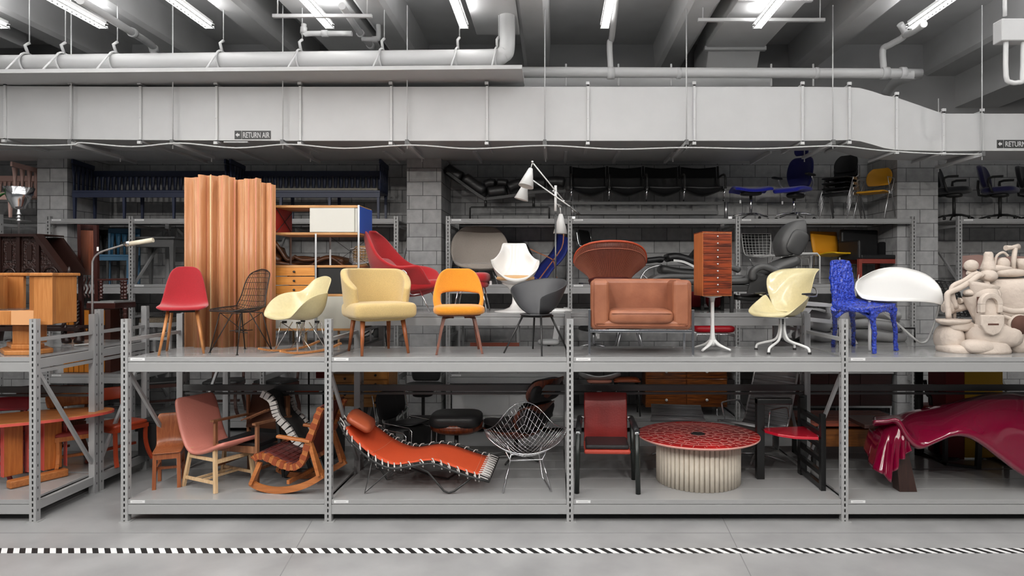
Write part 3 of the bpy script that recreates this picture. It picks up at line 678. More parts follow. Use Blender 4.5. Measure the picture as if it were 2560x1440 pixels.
for k in range(4):
    a = R(3+90*k); c, s = cos(a), sin(a)
    MB().tube([(c*.025, s*.025, .36), (c*.032, s*.032, .22), (c*.08, s*.08, .13), (c*.22, s*.22, .085), (c*.285, s*.285, .06), (c*.30, s*.30, .02)], .0135, 10, smooth=4).build('leg', M_whitep, t)
    MB().disc((c*.30, s*.30, 0), .018, 0, .022, 12).build('foot_glide', M_blackp, t)
# blue encrusted chair
M_blue = mat('glossy_blue_beads', S(50, 84, 214), .2, noise=.75, nscale=46, col2=S(6, 12, 104), bump=1.0, bscale=34, coat=.6)
M_blue.node_tree.nodes['Bump'].inputs['Distance'].default_value = .03
Y = 6.98; t = thing('encrusted_chair', 'lumpy glossy blue chair that looks covered in beads', 'chair', (XP(2160, Y), Y, UP), 0)
A = At(2160, Y, UP)
def lump(mb): 
    return mb
def rough(o, s=.018, sc=.05):
    tx = bpy.data.textures.new('lumps', 'CLOUDS'); tx.noise_scale = sc
    q = o.modifiers.new('s', 'SUBSURF'); q.subdivision_type = 'SIMPLE'; q.levels = q.render_levels = 2
    d = o.modifiers.new('d', 'DISPLACE'); d.texture = tx; d.strength = s; d.mid_level = .5; d.texture_coords = 'LOCAL'; return o
back = [[A(2078, 652, .1), A(2098, 650, .12), A(2117, 652, .13), A(2124, 658, .14)], [A(2076, 690, .06), A(2097, 690, .09), A(2118, 690, .1), A(2131, 694, .12)], [A(2080, 730, .02), A(2100, 730, .05), A(2120, 730, .08), A(2134, 732, .1)], [A(2084, 764, -.02), A(2104, 760, .03), A(2122, 756, .08), A(2138, 752, .12)]]
rough(MB().grid(dense(back, 5, 5)).build('backrest', M_blue, t, thick=.035), .02, .035)
seat = [[A(2084, 764, -.02), A(2104, 760, .03), A(2122, 754, .1), A(2138, 750, .16)], [A(2115, 772, -.12), A(2138, 767, -.04), A(2160, 760, .05), A(2176, 757, .12)], [A(2150, 775, -.22), A(2178, 772, -.14), A(2205, 766, -.02), A(2222, 761, .08)], [A(2170, 776, -.28), A(2200, 773, -.2), A(2228, 768, -.08), A(2240, 764, .02)]]
rough(MB().grid(dense(seat, 4, 4)).build('seat', M_blue, t, thick=.045), .02, .035)
for top, bot in (((2088, 772, -.02), (2083, 867)), ((2130, 772, .16), (2134, 865)), ((2182, 780, -.24), (2186, 886)), ((2232, 774, -.02), (2240, 878))):
    yb = yup(bot[1])-Y; p = A(*top); q = A(bot[0], bot[1], yb); q.z = 0.012; mid = p.lerp(q, .5)+V((.01, 0, 0))
    rough(MB().tube([p+V((0, 0, .01)), p.lerp(q, .25), mid, p.lerp(q, .8), q], [.045, .026, .024, .022, .026], 10, smooth=3).build('leg', M_blue, t), .014, .03)
b = MB()
for c0, c1 in (((2090, 772, -.02), (2180, 778, -.22)), ((2182, 778, -.24), (2236, 772, -.02))):
    p, q = A(*c0), A(*c1); m_ = p.lerp(q, .5); b.tube([p+V((0, 0, -.09)), p.lerp(q, .2)+V((0, 0, -.025)), m_+V((0, 0, 0)), p.lerp(q, .8)+V((0, 0, -.025)), q+V((0, 0, -.09))], .02, 8, smooth=4)
rough(b.build('apron', M_blue, t), .014, .03)
# wide white shell chair
Y = 7.35; t = thing('wide_shell_chair', 'wide white bent-sheet lounge chair on white tube legs, right of the blue chair', 'chair', (XP(2250, Y), Y, UP))
A = At(2250, Y, UP)
rows = [[A(2137, 720, -.18), A(2142, 703, -.1), A(2160, 690, 0)], [A(2155, 745, -.3), A(2165, 700, .05), A(2195, 673, .18)], [A(2200, 752, -.36), A(2215, 700, .1), A(2240, 668, .25)], [A(2250, 753, -.36), A(2260, 705, .08), A(2285, 675, .22)], [A(2300, 754, -.32), A(2310, 715, .03), A(2325, 692, .12)], [A(2335, 758, -.2), A(2343, 735, -.05), A(2352, 722, 0)], [A(2358, 765, -.1), A(2358, 760, -.08), A(2358, 756, -.06)]]
MB().grid(dense(rows, 3, 4)).build('seat_shell', M_white, t, thick=.01)
A2 = lambda px, py, dy: (lambda p: V((p.x, p.y, max(p.z, .014))))(A(px, py, dy))
rods('leg', [[A(2174, 752, -.3), V((A(2174, 0, -.3).x, -.3, .014))]], M_whitep, t, .016, 8)
rods('leg', [[A(2200, 776, -.1), A(2240, 806, .1), A(2290, 850, .15), A2(2307, 857, .2), A(2322, 845, .18), A(2340, 795, .05), A(2348, 762, -.1)]], M_whitep, t, .012, 8, 4)
rods('leg', [[A(2185, 752, .1), V((A(2185, 0, .1).x, .1, .014))]], M_whitep, t, .012, 8)
MB().prism([(A(2135, 712, .1).x, A(0, 745, .1).z), (A(2148, 686, .1).x, A(0, 686, .1).z), (A(2142, 740, .1).x, A(0, 740, .1).z)], .1, .115).build('rear_flap', M_whitep, t)
# ================================================================ REAR RACK OF THE FRONT ROW
# storage unit with coloured panels
Y = 7.72; t = thing('storage_unit', 'tall open-framed storage unit with blue, red and white panels and drawers', 'shelf unit', (XP(790, Y), Y, UP))
A = At(790, Y, UP); X = lambda p: A(p, 0).x; Z = lambda p: A(0, p).z; D = .5
M_ply = mat('honey_ply', S(200, 150, 96), .45, kind='woodx', col2=S(176, 122, 70)); M_plyo = mat('honey_drawer', S(214, 146, 70), .4, kind='woodx', col2=S(196, 124, 52))
M_pw = mat('off_white_panel', S(206, 204, 196), .5); M_pg = mat('pale_grey_panel', S(186, 184, 172), .5); M_pb = mat('blue_panel', S(40, 78, 168), .45); M_pr = mat('red_panel', S(178, 36, 24), .5); M_pk = mat('black_panel', (.012, .012, .012), .4)
for a, n in ((516, 'top'), (584, 'shelf'), (666, 'shelf'), (738, 'shelf'), (824, 'bottom_board')): MB().b2(X(683), X(899), 0, D, Z(a)-.014, Z(a)+.014).build(n, M_ply, t, bevel=.003)
for px in (685, 790, 897):
    for y in (.0, D):
        if px == 790 and y == 0: zt = Z(584)
        else: zt = Z(513)
        m = MB(); x = X(px); m.b2(x-.012, x+.012, y-.012, y-.009, .0, zt); m.b2(x-.012, x-.009, y-.012, y+.012, .0, zt); m.build('upright', M_alu, t)
MB().b2(X(899), X(899)+.008, 0, D, Z(582), Z(516)).build('side_panel', M_pb, t)
MB().b2(X(686), X(686)+.008, 0.01, D, Z(582), Z(516)).build('side_panel', M_pr, t)
rods('cross_brace', [[(X(688)+.01, .01, Z(580)), (X(688)+.01, D, Z(520))], [(X(688)+.01, .01, Z(520)), (X(688)+.01, D, Z(580))]], M_blackm, t, .004, 5)
rods('cross_brace', [[(X(790), D, Z(664)), (X(897), D, Z(586))], [(X(790), D, Z(586)), (X(897), D, Z(664))]], M_blackm, t, .003, 5)
MB().b2(X(775), X(886), -.006, .006, Z(580), Z(520)).build('sliding_door', M_pw, t)
MB().b2(X(800), X(895), .012, .024, Z(580), Z(520)).build('sliding_door', M_pw, t)
for i in range(3):
    z1 = Z(668)-.005-i*(Z(668)-Z(736))/3; z0 = z1-(Z(668)-Z(736))/3+.01
    d = MB().b2(X(688), X(787), .0, .45, z0, z1).build('drawer', M_plyo, t, bevel=.003); MB().lathe([(0, -.022), (.013, -.02), (.013, -.01), (.006, 0)], (X(736), 0, (z0+z1)/2), 14, M=Matrix.Rotation(-pi/2, 3, 'X')).build('knob', M_blackp, d)
MB().b2(X(792), X(893), .02, .45, Z(734), Z(668)).build('black_panel', M_pk, t)
MB().b2(X(685), X(789), .0, .47, Z(821), Z(741)).build('cabinet_door', M_pw, t); MB().b2(X(792), X(896), .0, .47, Z(821), Z(741)).build('cabinet_door', M_pg, t)
for px, y in ((757, .1), (840, .1), (700, .4), (870, .4)): MB().tube([(X(px), y, Z(826)), (X(px), y, 0.0)], .014, 10).build('leg', M_birch, t)
# womb chair
M_womb = fabric('scarlet_wool', S(174, 16, 24))
Y = 8.05; t = thing('lounge_chair', 'large scarlet upholstered lounge chair with a flared shell on thin steel rods', 'armchair', (XP(1010, Y), Y, MIDZ))
A = At(1010, Y, MIDZ)
R8 = [((916, 578, -.10), (914, 576, 0), (940, 579, .1)), ((927, 603, -.28), (919, 605, 0), (960, 592, .28)), ((946, 640, -.36), (928, 645, 0), (986, 622, .38)), ((985, 664, -.4), (938, 690, .02), (1012, 648, .4)), ((1020, 665, -.42), (962, 722, .05), (1036, 661, .42)), ((1048, 663, -.4), (1000, 738, .03), (1072, 667, .4)), ((1060, 680, -.36), (1040, 737, .0), (1093, 677, .36)), ((1073, 703, -.28), (1070, 730, -.02), (1101, 692, .28)), ((1087, 714, -.2), (1094, 719, -.02), (1106, 705, .14))]
G = []
for n_, c_, f_ in R8:
    n3, c3, f3 = A(*n_), A(*c_), A(*f_); m1 = n3.lerp(c3, .5); m2 = c3.lerp(f3, .5); out = (c3-(n3+f3)/2)
    G.append([n3, m1+out*.28, c3, m2+out*.28, f3])
shell('seat_shell', dense(G, 3, 4), M_womb, t, .04, 1)
MB().cush(A(1055, 715, 0), (.5, .55, .13), .5, rot=E(0, -8, 0)).build('seat_cushion', M_womb, t)
MB().cush(A(985, 690, .02), (.16, .5, .5), .5, rot=E(0, -38, 0)).build('back_cushion', M_womb, t)
rods('frame', [[A(975, 682, -.36), A(1010, 676, -.4), A(1020, 700, -.38), A(1026, 735, -.3), A(1050, 734, -.25)], [A(1030, 735, .3), A(1060, 732, .3)]], M_steel, t, .008, 8, 3)
for a, b in (((1050, 726, -.3), (1074, 0, -.38)), ((1075, 722, .3), (1100, 0, .4)), ((1000, 725, -.2), (985, 0, -.35)), ((1010, 725, .3), (990, 0, .38))):
    q = A(b[0], 740, b[2]); q.z = 0.008; MB().tube([A(*a), q], .008, 8).build('leg', M_steel, t)
Y = 8.1; t = thing('ottoman', 'scarlet upholstered ottoman with a paper tag behind the orange chair', 'ottoman', (XP(1180, Y), Y, MIDZ))
MB().cush((0, 0, .40), (.44, .5, .14), .5, rot=E(0, -4, 0)).build('cushion', M_womb, t)
MB().cush((0, 0, .33), (.4, .46, .1), .5).build('shell', M_womb, t)
legs(t, [((sx*.14, sy*.14, .3), (sx*.2, sy*.2, 0)) for sx in (-1, 1) for sy in (-1, 1)], M_steel, .008, .008, n=8)
tagcard(t, (.24, -.1, .38), .01)
# white pedestal armchair
Y = 7.98; t = thing('pedestal_armchair', 'white moulded armchair with a tan cushion on a flared pedestal', 'armchair', (XP(1288, Y), Y, MIDZ), 6)
TU = [(-.29, .36, .13, .03, 0), (-.3, .40, .2, .06, 0, 2), (-.27, .395, .26, .12, 0, 3), (-.14, .33, .29, .26, -.0, 4), (.0, .315, .30, .325, .0, 4), (.12, .34, .30, .30, .0, 4), (.2, .45, .26, .19, .05, 3), (.245, .60, .20, .10, .08, 2.4), (.275, .72, .168, .045, .06, 2), (.29, .80, .155, .025, .03), (.295, .845, .14, .002, .015)]
shell('seat_shell', TU, M_white, t, .012)
MB().cush((0, -.04, .405), (.46, .46, .07), .6).build('seat_cushion', mat('tan_fabric', S(198, 158, 112), .9, bump=.3, bscale=150), t)
MB().lathe([(0, .33), (.17, .345), (.10, .30), (.05, .24), (.033, .17), (.04, .1), (.07, .05), (.14, .02), (.25, .006), (.255, 0), (0, 0)], (0, 0, 0), 40).build('pedestal', M_white, t)
# floor lamp with three cone shades
Y = 8.0; t = thing('floor_lamp', 'floor lamp with three white cone shades on crossing arms and a dark pole', 'floor lamp', (XP(1389, Y), Y, MIDZ))
A = At(1389, Y, MIDZ)
rods('pole', [[(0, 0, .03), A(1389, 532)]], mat('gunmetal', (.12, .12, .12), .3, .8), t, .011, 10)
rods('pole_sleeve', [[A(1389, 528), A(1389, 464)]], M_whitep, t, .017, 12)
MB().lathe([(0, .035), (.18, .03), (.2, .012), (.2, 0), (0, 0)], (0, 0, 0), 40).build('base', M_whitep, t)
def cone_shade(apex, c, r, stem):
    a, c = A(*apex), A(*c); d = (c-a); L = d.length; q = V((0, 0, -1)).rotation_difference(d.normalized()).to_matrix()
    o = MB().lathe([(.022, 0), (.028, -.012), (r, -L), (r-.006, -L), (.018, -.02), (0, -.01)], a, 32, M=q).build('lamp_shade', M_whitep, t)
    MB().lathe([(0, -L*.5), (.03, -L*.6), (.025, -L*.85), (0, -L*.92)], a, 16, M=q).build('bulb', M_card, o)
    rods('stem', [[A(*stem), a]], M_whitep, t, .006, 8)
cone_shade((1327, 421, -.2), (1315, 466, -.24), .092, (1331, 407, -.2))
cone_shade((1314, 458, .0), (1303, 499, .0), .088, (1330, 452, .05))
cone_shade((1402, 535, .1), (1401, 584, .1), .088, (1400, 516, .1))
for a, b in (((1331, 406, -.2), (1410, 503, .06)), ((1331, 450, .02), (1430, 520, -.05)), ((1387, 508, 0), (1404, 516, .1))):
    rods('arm', [[A(*a), A(*b)]], M_whitep, t, .008, 8)
rods('arm_weight', [[A(1425, 516, -.05), A(1449, 537, -.06)]], mat('gunmetal', (.12, .12, .12), .3, .8), t, .014, 10)
for p in ((1331, 405, -.2), (1384, 478, 0), (1398, 516, .1), (1409, 503, .06)): MB().cush(A(*p), (.035, .035, .035), 1).build('joint', M_alu, t)
# wire-fan lounge chair seen from behind
Y = 8.05; t = thing('wire_fan_chair', 'lounge chair with a fan of rust wires and an orange rim above the tan armchair', 'armchair', (XP(1525, Y), Y, MIDZ))
M_rust = mat('rust_leather', S(64, 18, 13), .4); M_rim = mat('orange_rim', S(176, 70, 40), .35); M_rw = mat('copper_wire', S(168, 100, 80), .35, .2)
n = 90; fan = MB(); ins = []; rimp = []; rim2 = []
for i in range(n+1):
    a = R(-92+184*i/n); f = abs(a)/R(92); s, c = sin(a), cos(a); top = .84-.25*f**2.4; r1 = .46-.02*f
    P = [V((s*rr, -c*rr*.75, z)) for rr, z in ((.2, .30), (.27, .42), (.36, .42+(top-.42)*.45), (.43, .42+(top-.42)*.8), (r1, top))]
    fan.tube(P, .0034, 4, smooth=2); rimp.append(P[-1]); ins.append([p*1 if 0 else V((p.x*.95, p.y*.95, p.z)) for p in P]); q = P[3]; rim2.append(V((q.x*1.01, q.y*1.01, q.z+.0)))
fan.build('wire_back', M_rw, t); MB().grid(ins).build('leather_lining', M_rust, t, thick=.02)
rods('rim', [rimp], M_rim, t, .013, 10); rods('wire_ring', [rim2], M_rw, t, .005, 6)
MB().lathe([(0, .42), (.24, .42), (.27, .38), (.25, .32), (0, .32)], (0, 0, 0), 40).build('seat_cushion', M_rust, t)
b = MB(); 
for i in range(60):
    a = 2*pi*i/60; b.tube([(cos(a)*.2, sin(a)*.16, .31), (cos(a)*.12, sin(a)*.1, .15), (cos(a)*.24, sin(a)*.2, .004)], .0028, 4, smooth=3)
b.build('wire_base', M_rw, t)
# grey recliner
M_rec = gray('charcoal_vinyl', .06, .45, bump=.1, bscale=50); M_recd = gray('charcoal_shell', .035, .4)
Y = 8.0; t = thing('recliner', 'long charcoal reclining massage chair behind the narrow drawer chest', 'recliner', (XP(1800, Y), Y, MIDZ))
A = At(1800, Y, MIDZ)
def loaf(name, pts, th, w, m, dy=0, e=None):
    c = smooth_path([A(*p) for p in pts], 5); b = MB(); rows = []
    n = 16; k = len(c)
    for i, p in enumerate(c):
        tg = (c[min(i+1, k-1)]-c[max(i-1, 0)]).normalized(); up = V((-tg.z, 0, tg.x)); f = 1
        if i == 0 or i == k-1: f = .55
        rows.append([p+V((0, dy, 0))+up*(th/2*f*math.copysign(abs(sin(a))**.6, sin(a)))+V((0, 1, 0))*(w/2*f**.3*math.copysign(abs(cos(a))**.35, cos(a))) for a in [2*pi*j/n for j in range(n)]])
    b.grid(rows, closeu=True); 
    vs_ = list(b.b.verts); b.face([vs_[j] for j in range(n)][::-1], True); b.face([vs_[(k-1)*n+j] for j in range(n)], True)
    return b.build(name, m, t)
loaf('leg_rest', [(1625, 706), (1640, 694), (1700, 692), (1800, 696), (1850, 694)], .07, .5, M_rec)
loaf('seat_cushion', [(1640, 706), (1750, 704), (1850, 702), (1900, 690)], .09, .56, M_rec)
loaf('backrest', [(1900, 690), (1940, 668), (1985, 650)], .13, .5, M_rec)
loaf('armrest', [(1858, 700), (1862, 678), (1880, 668), (1900, 672), (1930, 686), (1956, 698)], .075, .12, M_rec, -.34)
loaf('armrest', [(1828, 686), (1835, 672), (1850, 668), (1870, 676)], .075, .12, M_rec, .36)
loaf('headrest', [(1975, 636), (1968, 608), (1986, 582), (2004, 578)], .27, .40, M_rec)
MB().cush(A(1994, 606, -.21), (.22, .05, .30), .6, rot=E(0, 25, 0)).build('head_speaker', M_recd, t)
MB().b2(A(1640, 0).x, A(1935, 0).x, -.27, .27, A(0, 728).z, A(0, 712).z).build('chassis', M_recd, t, bevel=.01)
MB().prism([(A(p, 0).x, A(0, q).z) for p, q in ((1850, 732), (1958, 732), (1945, 700), (1900, 688), (1860, 690))], -.30, -.27).build('side_cover', M_recd, t)
d_ = MB().lathe([(0, -.03), (.035, -.03), (.045, -.015), (.045, 0)], A(1884, 692, -.3), 24, M=Matrix.Rotation(-pi/2, 3, 'X')); d_.build('hinge_knob', M_recd, t)
loaf('motor_box', [(1830, 742), (1870, 746), (1905, 740)], .06, .4, M_blackp)
for px in (1766, 1817, 1700, 1925):
    for y in (-.22, .22): MB().b2(A(px, 0).x-.02, A(px, 0).x+.02, y-.02, y+.02, 0, A(0, 728).z).build('leg', M_blackm, t, bevel=.003)
# black stool and red thing beyond under the recliner
Y = 8.4; t = thing('stool', 'small crimson round-backed stool half hidden under the recliner', 'stool', (XP(1762, Y), Y, MIDZ))
for dx in (-.11, .11): MB().cush((dx, 0, .13), (.2, .14, .24), .9).build('seat_lobe', mat('crimson_fabric', S(130, 0, 24), .8), t)
MB().b2(-.2, .2, -.06, .06, 0, .03).build('base', M_blackm, t)
# white low side table with cut-out legs (right)
M_wp = mat('white_laminate', S(200, 200, 202), .35)
Y = 7.95; t = thing('side_table', 'white cut-out plywood table with raw edges, behind the cream swivel chair', 'table', (XP(2030, Y), Y, UP))
A = At(2030, Y, UP)
MB().prism([(A(1988, 0).x, A(0, 762).z), (A(2088, 0).x, A(0, 768).z), (A(2088, 0).x, A(0, 760).z), (A(2000, 0).x, A(0, 752).z)], -.2, .25).build('top', M_wp, t, bevel=.003)
for y in (-.18, .2):
    MB().prism([(A(p, 0).x, A(0, q).z) for p, q in ((1995, 768), (2018, 768), (1994, 800), (1990, 835), (1975, 843), (1980, 800))], y, y+.02).build('leg', M_wp, t, bevel=.002)
    MB().prism([(A(p, 0).x, A(0, q).z) for p, q in ((2082, 770), (2112, 772), (2098, 806), (2128, 855), (2116, 860), (2086, 806))], y, y+.02).build('leg', M_wp, t, bevel=.002)
    MB().prism([(A(p, 0).x, A(0, q).z) for p, q in ((2000, 790), (2090, 800), (2090, 810), (2000, 800))], y, y+.02).build('rail', M_wp, t, bevel=.002)
# coiled grey tubular loungers behind
M_gc = gray('putty_foam', .38, .7)
for x0, x1, lab, yy in ((1985, 2080, 'putty grey coiled foam seat on a dark frame, behind the cut-out table', 8.25), (2120, 2265, 'putty grey coiled foam seat on a dark frame, behind the blue chair', 8.25)):
    t = thing('foam_seat', lab, 'seat', (XP((x0+x1)/2, yy), yy, UP)); A = At((x0+x1)/2, yy, UP); w = A(x1, 0).x
    for k, (z, r) in enumerate(((.07, .065), (.2, .06), (.33, .05))):
        MB().tube([(w*.8*cos(a)*(1-.1*k), .2*sin(a), z+.02*sin(2*a)) for a in [i*pi/12 for i in range(24)]], r, 12, closed=True).build('foam_ring', M_gc, t)
    rods('frame', [[(-w, -.2, .0), (-w, -.2, .17), (w, -.2, .17), (w, -.2, .0)]], M_blackm, t, .012, 6)
# ================================================================ WALL RACKS, TOP DECK
YT = 10.75
M_navy = mat('navy_paint', S(42, 50, 76), .45); M_pink = mat('pale_pink_paint', S(200, 164, 154), .5)
def bench(label, x0, x1, m, back=428, seat=478, yf=10.45, yr=10.95, group=None, cushion=False, slats=26, ends=(1, 1), zt=WT):
    t = thing('slatted_bench', label, 'bench', (XP((x0+x1)/2, yf), yf, zt), group=group); A = At((x0+x1)/2, yf, zt); w = A(x1, 0).x; D = yr-yf
    zs = A(0, seat).z; zb = ZP(back, yr)-zt
    MB().b2(-w, w, 0, D, zs-.02, zs+.015).build('seat', m, t, bevel=.004)
    MB().b2(-w, w, -.005, .03, zs-.1, zs-.02).build('apron', m, t, bevel=.004)
    MB().b2(-w, w, D-.03, D+.02, zb-.09, zb).build('top_rail', m, t, bevel=.004)
    for i in range(slats):
        x = -w+2*w*(i+.5)/slats; p = w*2/slats
        MB().grid([[(x-p*k/2, D-.005+.03*(z-zs), z), (x+p*k/2, D-.005+.03*(z-zs), z)] for z, k in ((zs, .42), (zs+(zb-zs)*.35, .42), (zs+(zb-zs)*.65, .62), (zb-.08, .92), (zb-.04, .95))]).build('slat', m, t, thick=.02)
    for sx in ends if isinstance(ends, list) else [s for s, e in zip((-1, 1), ends) if e]:
        hb = zb+.05
        b = MB(); b.bar((sx*w, -.0, hb+.03), (sx*w, D, hb-.0), .03, .07); b.build('arm_rail', m, t)
        b = MB()
        for k in range(5): y = D*(k+.5)/5; b.grid([[(sx*w, y-.05*q, z), (sx*w, y+.05*q, z)] for z, q in ((zs, .35), (zs+(hb-zs)*.5, .45), (hb-.02, .95))])
        b.build('arm_slats', m, t, thick=.018)
    n = max(2, int(2*w/.75)+1)
    for i in range(n):
        x = -w+.03+(2*w-.06)*i/(n-1)
        for y in (.02, D-.02): MB().bar((x, y, zs-.02), (x, y, 0), .045, .045, up=(0, 1, 0), w2=.03, h2=.03).build('leg', m, t)
    if cushion: MB().b2(-w+.05, w-.05, .03, D-.06, zs+.017, zs+.055).build('striped_cushion', mat('beige_webbing', S(150, 146, 135), .9, noise=.3, nscale=40), t, bevel=.01)
    return t
bench('dark navy slat-back bench nearest the left block pilaster', 180, 562, M_navy)
bench('dark navy slat-back bench with a beige webbed seat, left of the central pilaster', 575, 950, M_navy, cushion=True)
bench('pale pink slat-back bench at the far left edge', -160, 28, M_pink, back=440, seat=483, yf=10.05, yr=10.75, slats=16, ends=(0, 1))
# black chaise
Y = 10.8; t = thing('chaise_longue', 'black leather cushioned chaise on a black metal frame, top shelf by the pilaster', 'chaise longue', (XP(1265, Y), Y, WT)); A = At(1265, Y, WT)
for pts in ([(1120, 424), (1138, 436), (1158, 448)], [(1163, 446), (1190, 466), (1216, 482)], [(1222, 484), (1245, 481), (1268, 478)], [(1272, 474), (1290, 466), (1310, 462)], [(1330, 464), (1350, 462), (1364, 462)], [(1368, 460), (1390, 458), (1412, 460)]): loaf('cushion', pts, .19, .5, M_black)
loaf('pillow', [(1214, 466), (1228, 461), (1240, 462)], .15, .5, M_black); loaf('pillow', [(1245, 460), (1258, 460), (1271, 462)], .13, .5, M_black)
for y in (-.26, .26):
    b = MB(); P = smooth_path([A(1117, 430, y), A(1160, 462, y), A(1208, 495, y), A(1225, 496, y), A(1275, 490, y), A(1340, 480, y), A(1414, 478, y)], 3)
    for p, q in zip(P, P[1:]): b.bar(p, q, .02, .045)
    b.build('frame', M_blackp, t)
for px in (1214, 1334): rods('upright', [[A(px, 494, -.2), A(px, 518, -.2)], [A(px, 494, .2), A(px, 518, .2)]], M_blackm, t, .022, 8)
for y in (-.2, .2): b = MB(); b.tube([V((A(1175, 0, y).x, y, 0)), A(1175, 520, y), A(1178, 518, y), A(1370, 518, y), A(1373, 520, y), V((A(1373, 0, y).x, y, 0))], .014, 8); b.build('base_frame', M_blackm, t)
# tandem seats
M_sling = mat('black_sling', (.009, .009, .01), .45)
Y = 10.55; t = thing('tandem_seating', 'row of four joined black sling seats with aluminium frames', 'seating', (XP(1622, Y), Y, WT)); A = At(1622, Y, WT)
xs = [1428, 1522, 1615, 1708, 1808]
for a, b_ in zip(xs, xs[1:]):
    c = (a+b_)/2; h = (A(b_, 0).x-A(a, 0).x)/2-.03; x = A(c, 0).x; zs = A(0, 478).z; zt = ZP(418, Y+.35)-WT
    G = [[(x-h, -.12, zs+.06), (x, -.14, zs+.05), (x+h, -.12, zs+.06)], [(x-h, -.05, zs+.02), (x, -.05, zs-.05), (x+h, -.05, zs+.02)], [(x-h, .18, zs+.03), (x, .18, zs-.06), (x+h, .18, zs+.03)], [(x-h, .28, zs+.12), (x, .3, zs+.08), (x+h, .28, zs+.12)], [(x-h, .33, zs+.3), (x, .36, zs+.3), (x+h, .33, zs+.3)], [(x-h, .35, zt), (x, .38, zt-.02), (x+h, .35, zt)]]
    MB().grid(dense(G, 3, 4)).build('sling_seat', M_sling, t, thick=.02)
for px in xs:
    x = A(px, 0).x; zs = A(0, 478).z; zt = ZP(416, Y+.35)-WT
    rods('side_frame', [[(x, -.16, zs+.04), (x, -.05, zs+.02), (x, .2, zs+.04), (x, .3, zs+.14), (x, .36, zt)]], M_blackm, t, .02, 8, 3)
    rods('arm', [[(x, .33, zs+.26), (x, .1, zs+.27), (x, -.1, zs+.24), (x, -.14, zs+.1), (x, -.06, zs-.02)]], M_blackp, t, .018, 8, 3)
    rods('bracket', [[(x, -.1, zs+.02), (x, -.06, zs-.08), (x, -.02, zs-.16)]], M_steel, t, .014, 8); MB().cush((x, -.13, zs+.02), (.04, .04, .04), 1).build('joint', M_alu, t)
MB().b2(A(1428, 0).x, A(1808, 0).x, -.03, .03, A(0, 512).z, A(0, 505).z).build('beam', M_blackm, t)
for px in (1432, 1815):
    x = A(px, 0).x; b = MB(); b.tube([(x, 0, A(0, 505).z), (x, 0, .03)], .03, 10); b.b2(x-.03, x+.03, -.25, .35, 0, .035); b.build('leg', M_alu, t)
MB().b2(A(1440, 0).x, A(1800, 0).x, .1, .3, .1, .16).build('stretcher', gray('grey_rail', .12, .5), t)
# ottoman and office chair in blue
M_blf = fabric('royal_blue_knit', S(22, 34, 178)); M_bld = fabric('deep_blue_knit', S(14, 18, 92))
Y = 10.75; t = thing('swivel_stool', 'royal blue saddle-topped swivel stool with a paper tag, top shelf', 'stool', (XP(1877, Y), Y, WT))
sc = 1.0
shell('seat', [[(x, y, .53+.05*(x/.3)**2-.06*(y/.2)**2-.03*(abs(x) > .27)) for x in (-.31, -.27, -.15, 0, .15, .27, .31)] for y in (-.22, -.18, 0, .18, .22)], M_blf, t, .05, 2)
MB().cush((0, 0, .45), (.34, .26, .07), .6).build('underpan', M_blackp, t); swivel(t, M_steel, 4, .3, .12, .46, a0=10); tagcard(t, (-.2, -.1, .45), .12)
t = thing('office_chair', 'blue mesh-back office chair with a headrest reaching up to the duct', 'office chair', (XP(1985, Y), Y, WT), -48)
shell('seat', [(-.30, .45, .2), (-.27, .49, .24, 0), (-.1, .525, .25, 0), (.1, .505, .25, .01), (.24, .52, .22, .02)], M_blf, t, .07, 2)
shell('backrest', [(.2, .56, .16, 0, .03), (.24, .65, .21, 0, .06), (.23, .78, .235, 0, .06), (.27, .92, .23, 0, .06), (.30, 1.04, .2, 0, .05), (.32, 1.08, .13, 0, .03)], M_bld, t, .05, 2)
shell('headrest', [(.27, 1.1, .1, 0, .02), (.26, 1.16, .13, 0, .03), (.27, 1.24, .12, 0, .03), (.28, 1.28, .08)], M_bld, t, .05, 2)
rods('back_spine', [[(0, .0, .42), (0, .3, .43), (0, .38, .55), (0, .34, .8), (0, .40, 1.05), (0, .33, 1.2)]], M_alu, t, .018, 8, 4)
for sx in (-1, 1): MB().cush((sx*.29, -.02, .73), (.08, .3, .04), .6).build('armrest', M_blackp, t); rods('arm_support', [[(sx*.2, .15, .5), (sx*.28, .1, .6), (sx*.29, .02, .71)]], M_alu, t, .014, 8, 3)
MB().cush((0, .05, .42), (.22, .34, .09), .6).build('mechanism', M_blackp, t); swivel(t, M_steel, 5, .31, .13, .42); tagcard(t, (-.15, -.1, .45), .12)
# stack of four black chairs
Y = 10.75
g = 'black stacking chairs nested on the top shelf'
def stacker(label, k, seatm, rz=-50, loc=None, back=True, arms=False, low=0):
    t = thing('stacking_chair', label, 'chair', loc or (XP(2100, Y), Y, WT+.085*k+.0005), rz, g if loc is None else None)
    shell('seat', [(-.24, .42, .19), (-.2, .445, .22), (0, .43, .225), (.18, .44, .21), (.21, .46, .18)], seatm, t, .03, 2)
    if back: shell('backrest', [(.2, .56, .17, 0, .03), (.235, .66, .21, 0, .05), (.27, .78, .20, 0, .05), (.285, .86, .12, 0, .02)], seatm, t, .02, 2)
    for sx in (-1, 1):
        x = sx*.235
        rods('leg', [[(x, -.03, .44), (x, -.05, .42), (x, -.25, 0)]], M_alu, t, .0095, 6); rods('leg', [[(x, .06, .44), (x, .08, .42), (x, .26, 0)]], M_alu, t, .0095, 6)
        MB().b2(x-.012, x+.012, -.05, .08, .40, .445).build('side_bracket', M_alu, t, bevel=.003)
        if back: rods('back_post', [[(x, .05, .44), (x, .18, .5), (x*.9, .24, .66)]], M_alu, t, .009, 6)
        if arms: rods('arm', [[(x, .0, .44), (x, -.1, .66), (x, .2, .66), (x, .06, .44)]], M_alu, t, .007, 6)
    return t
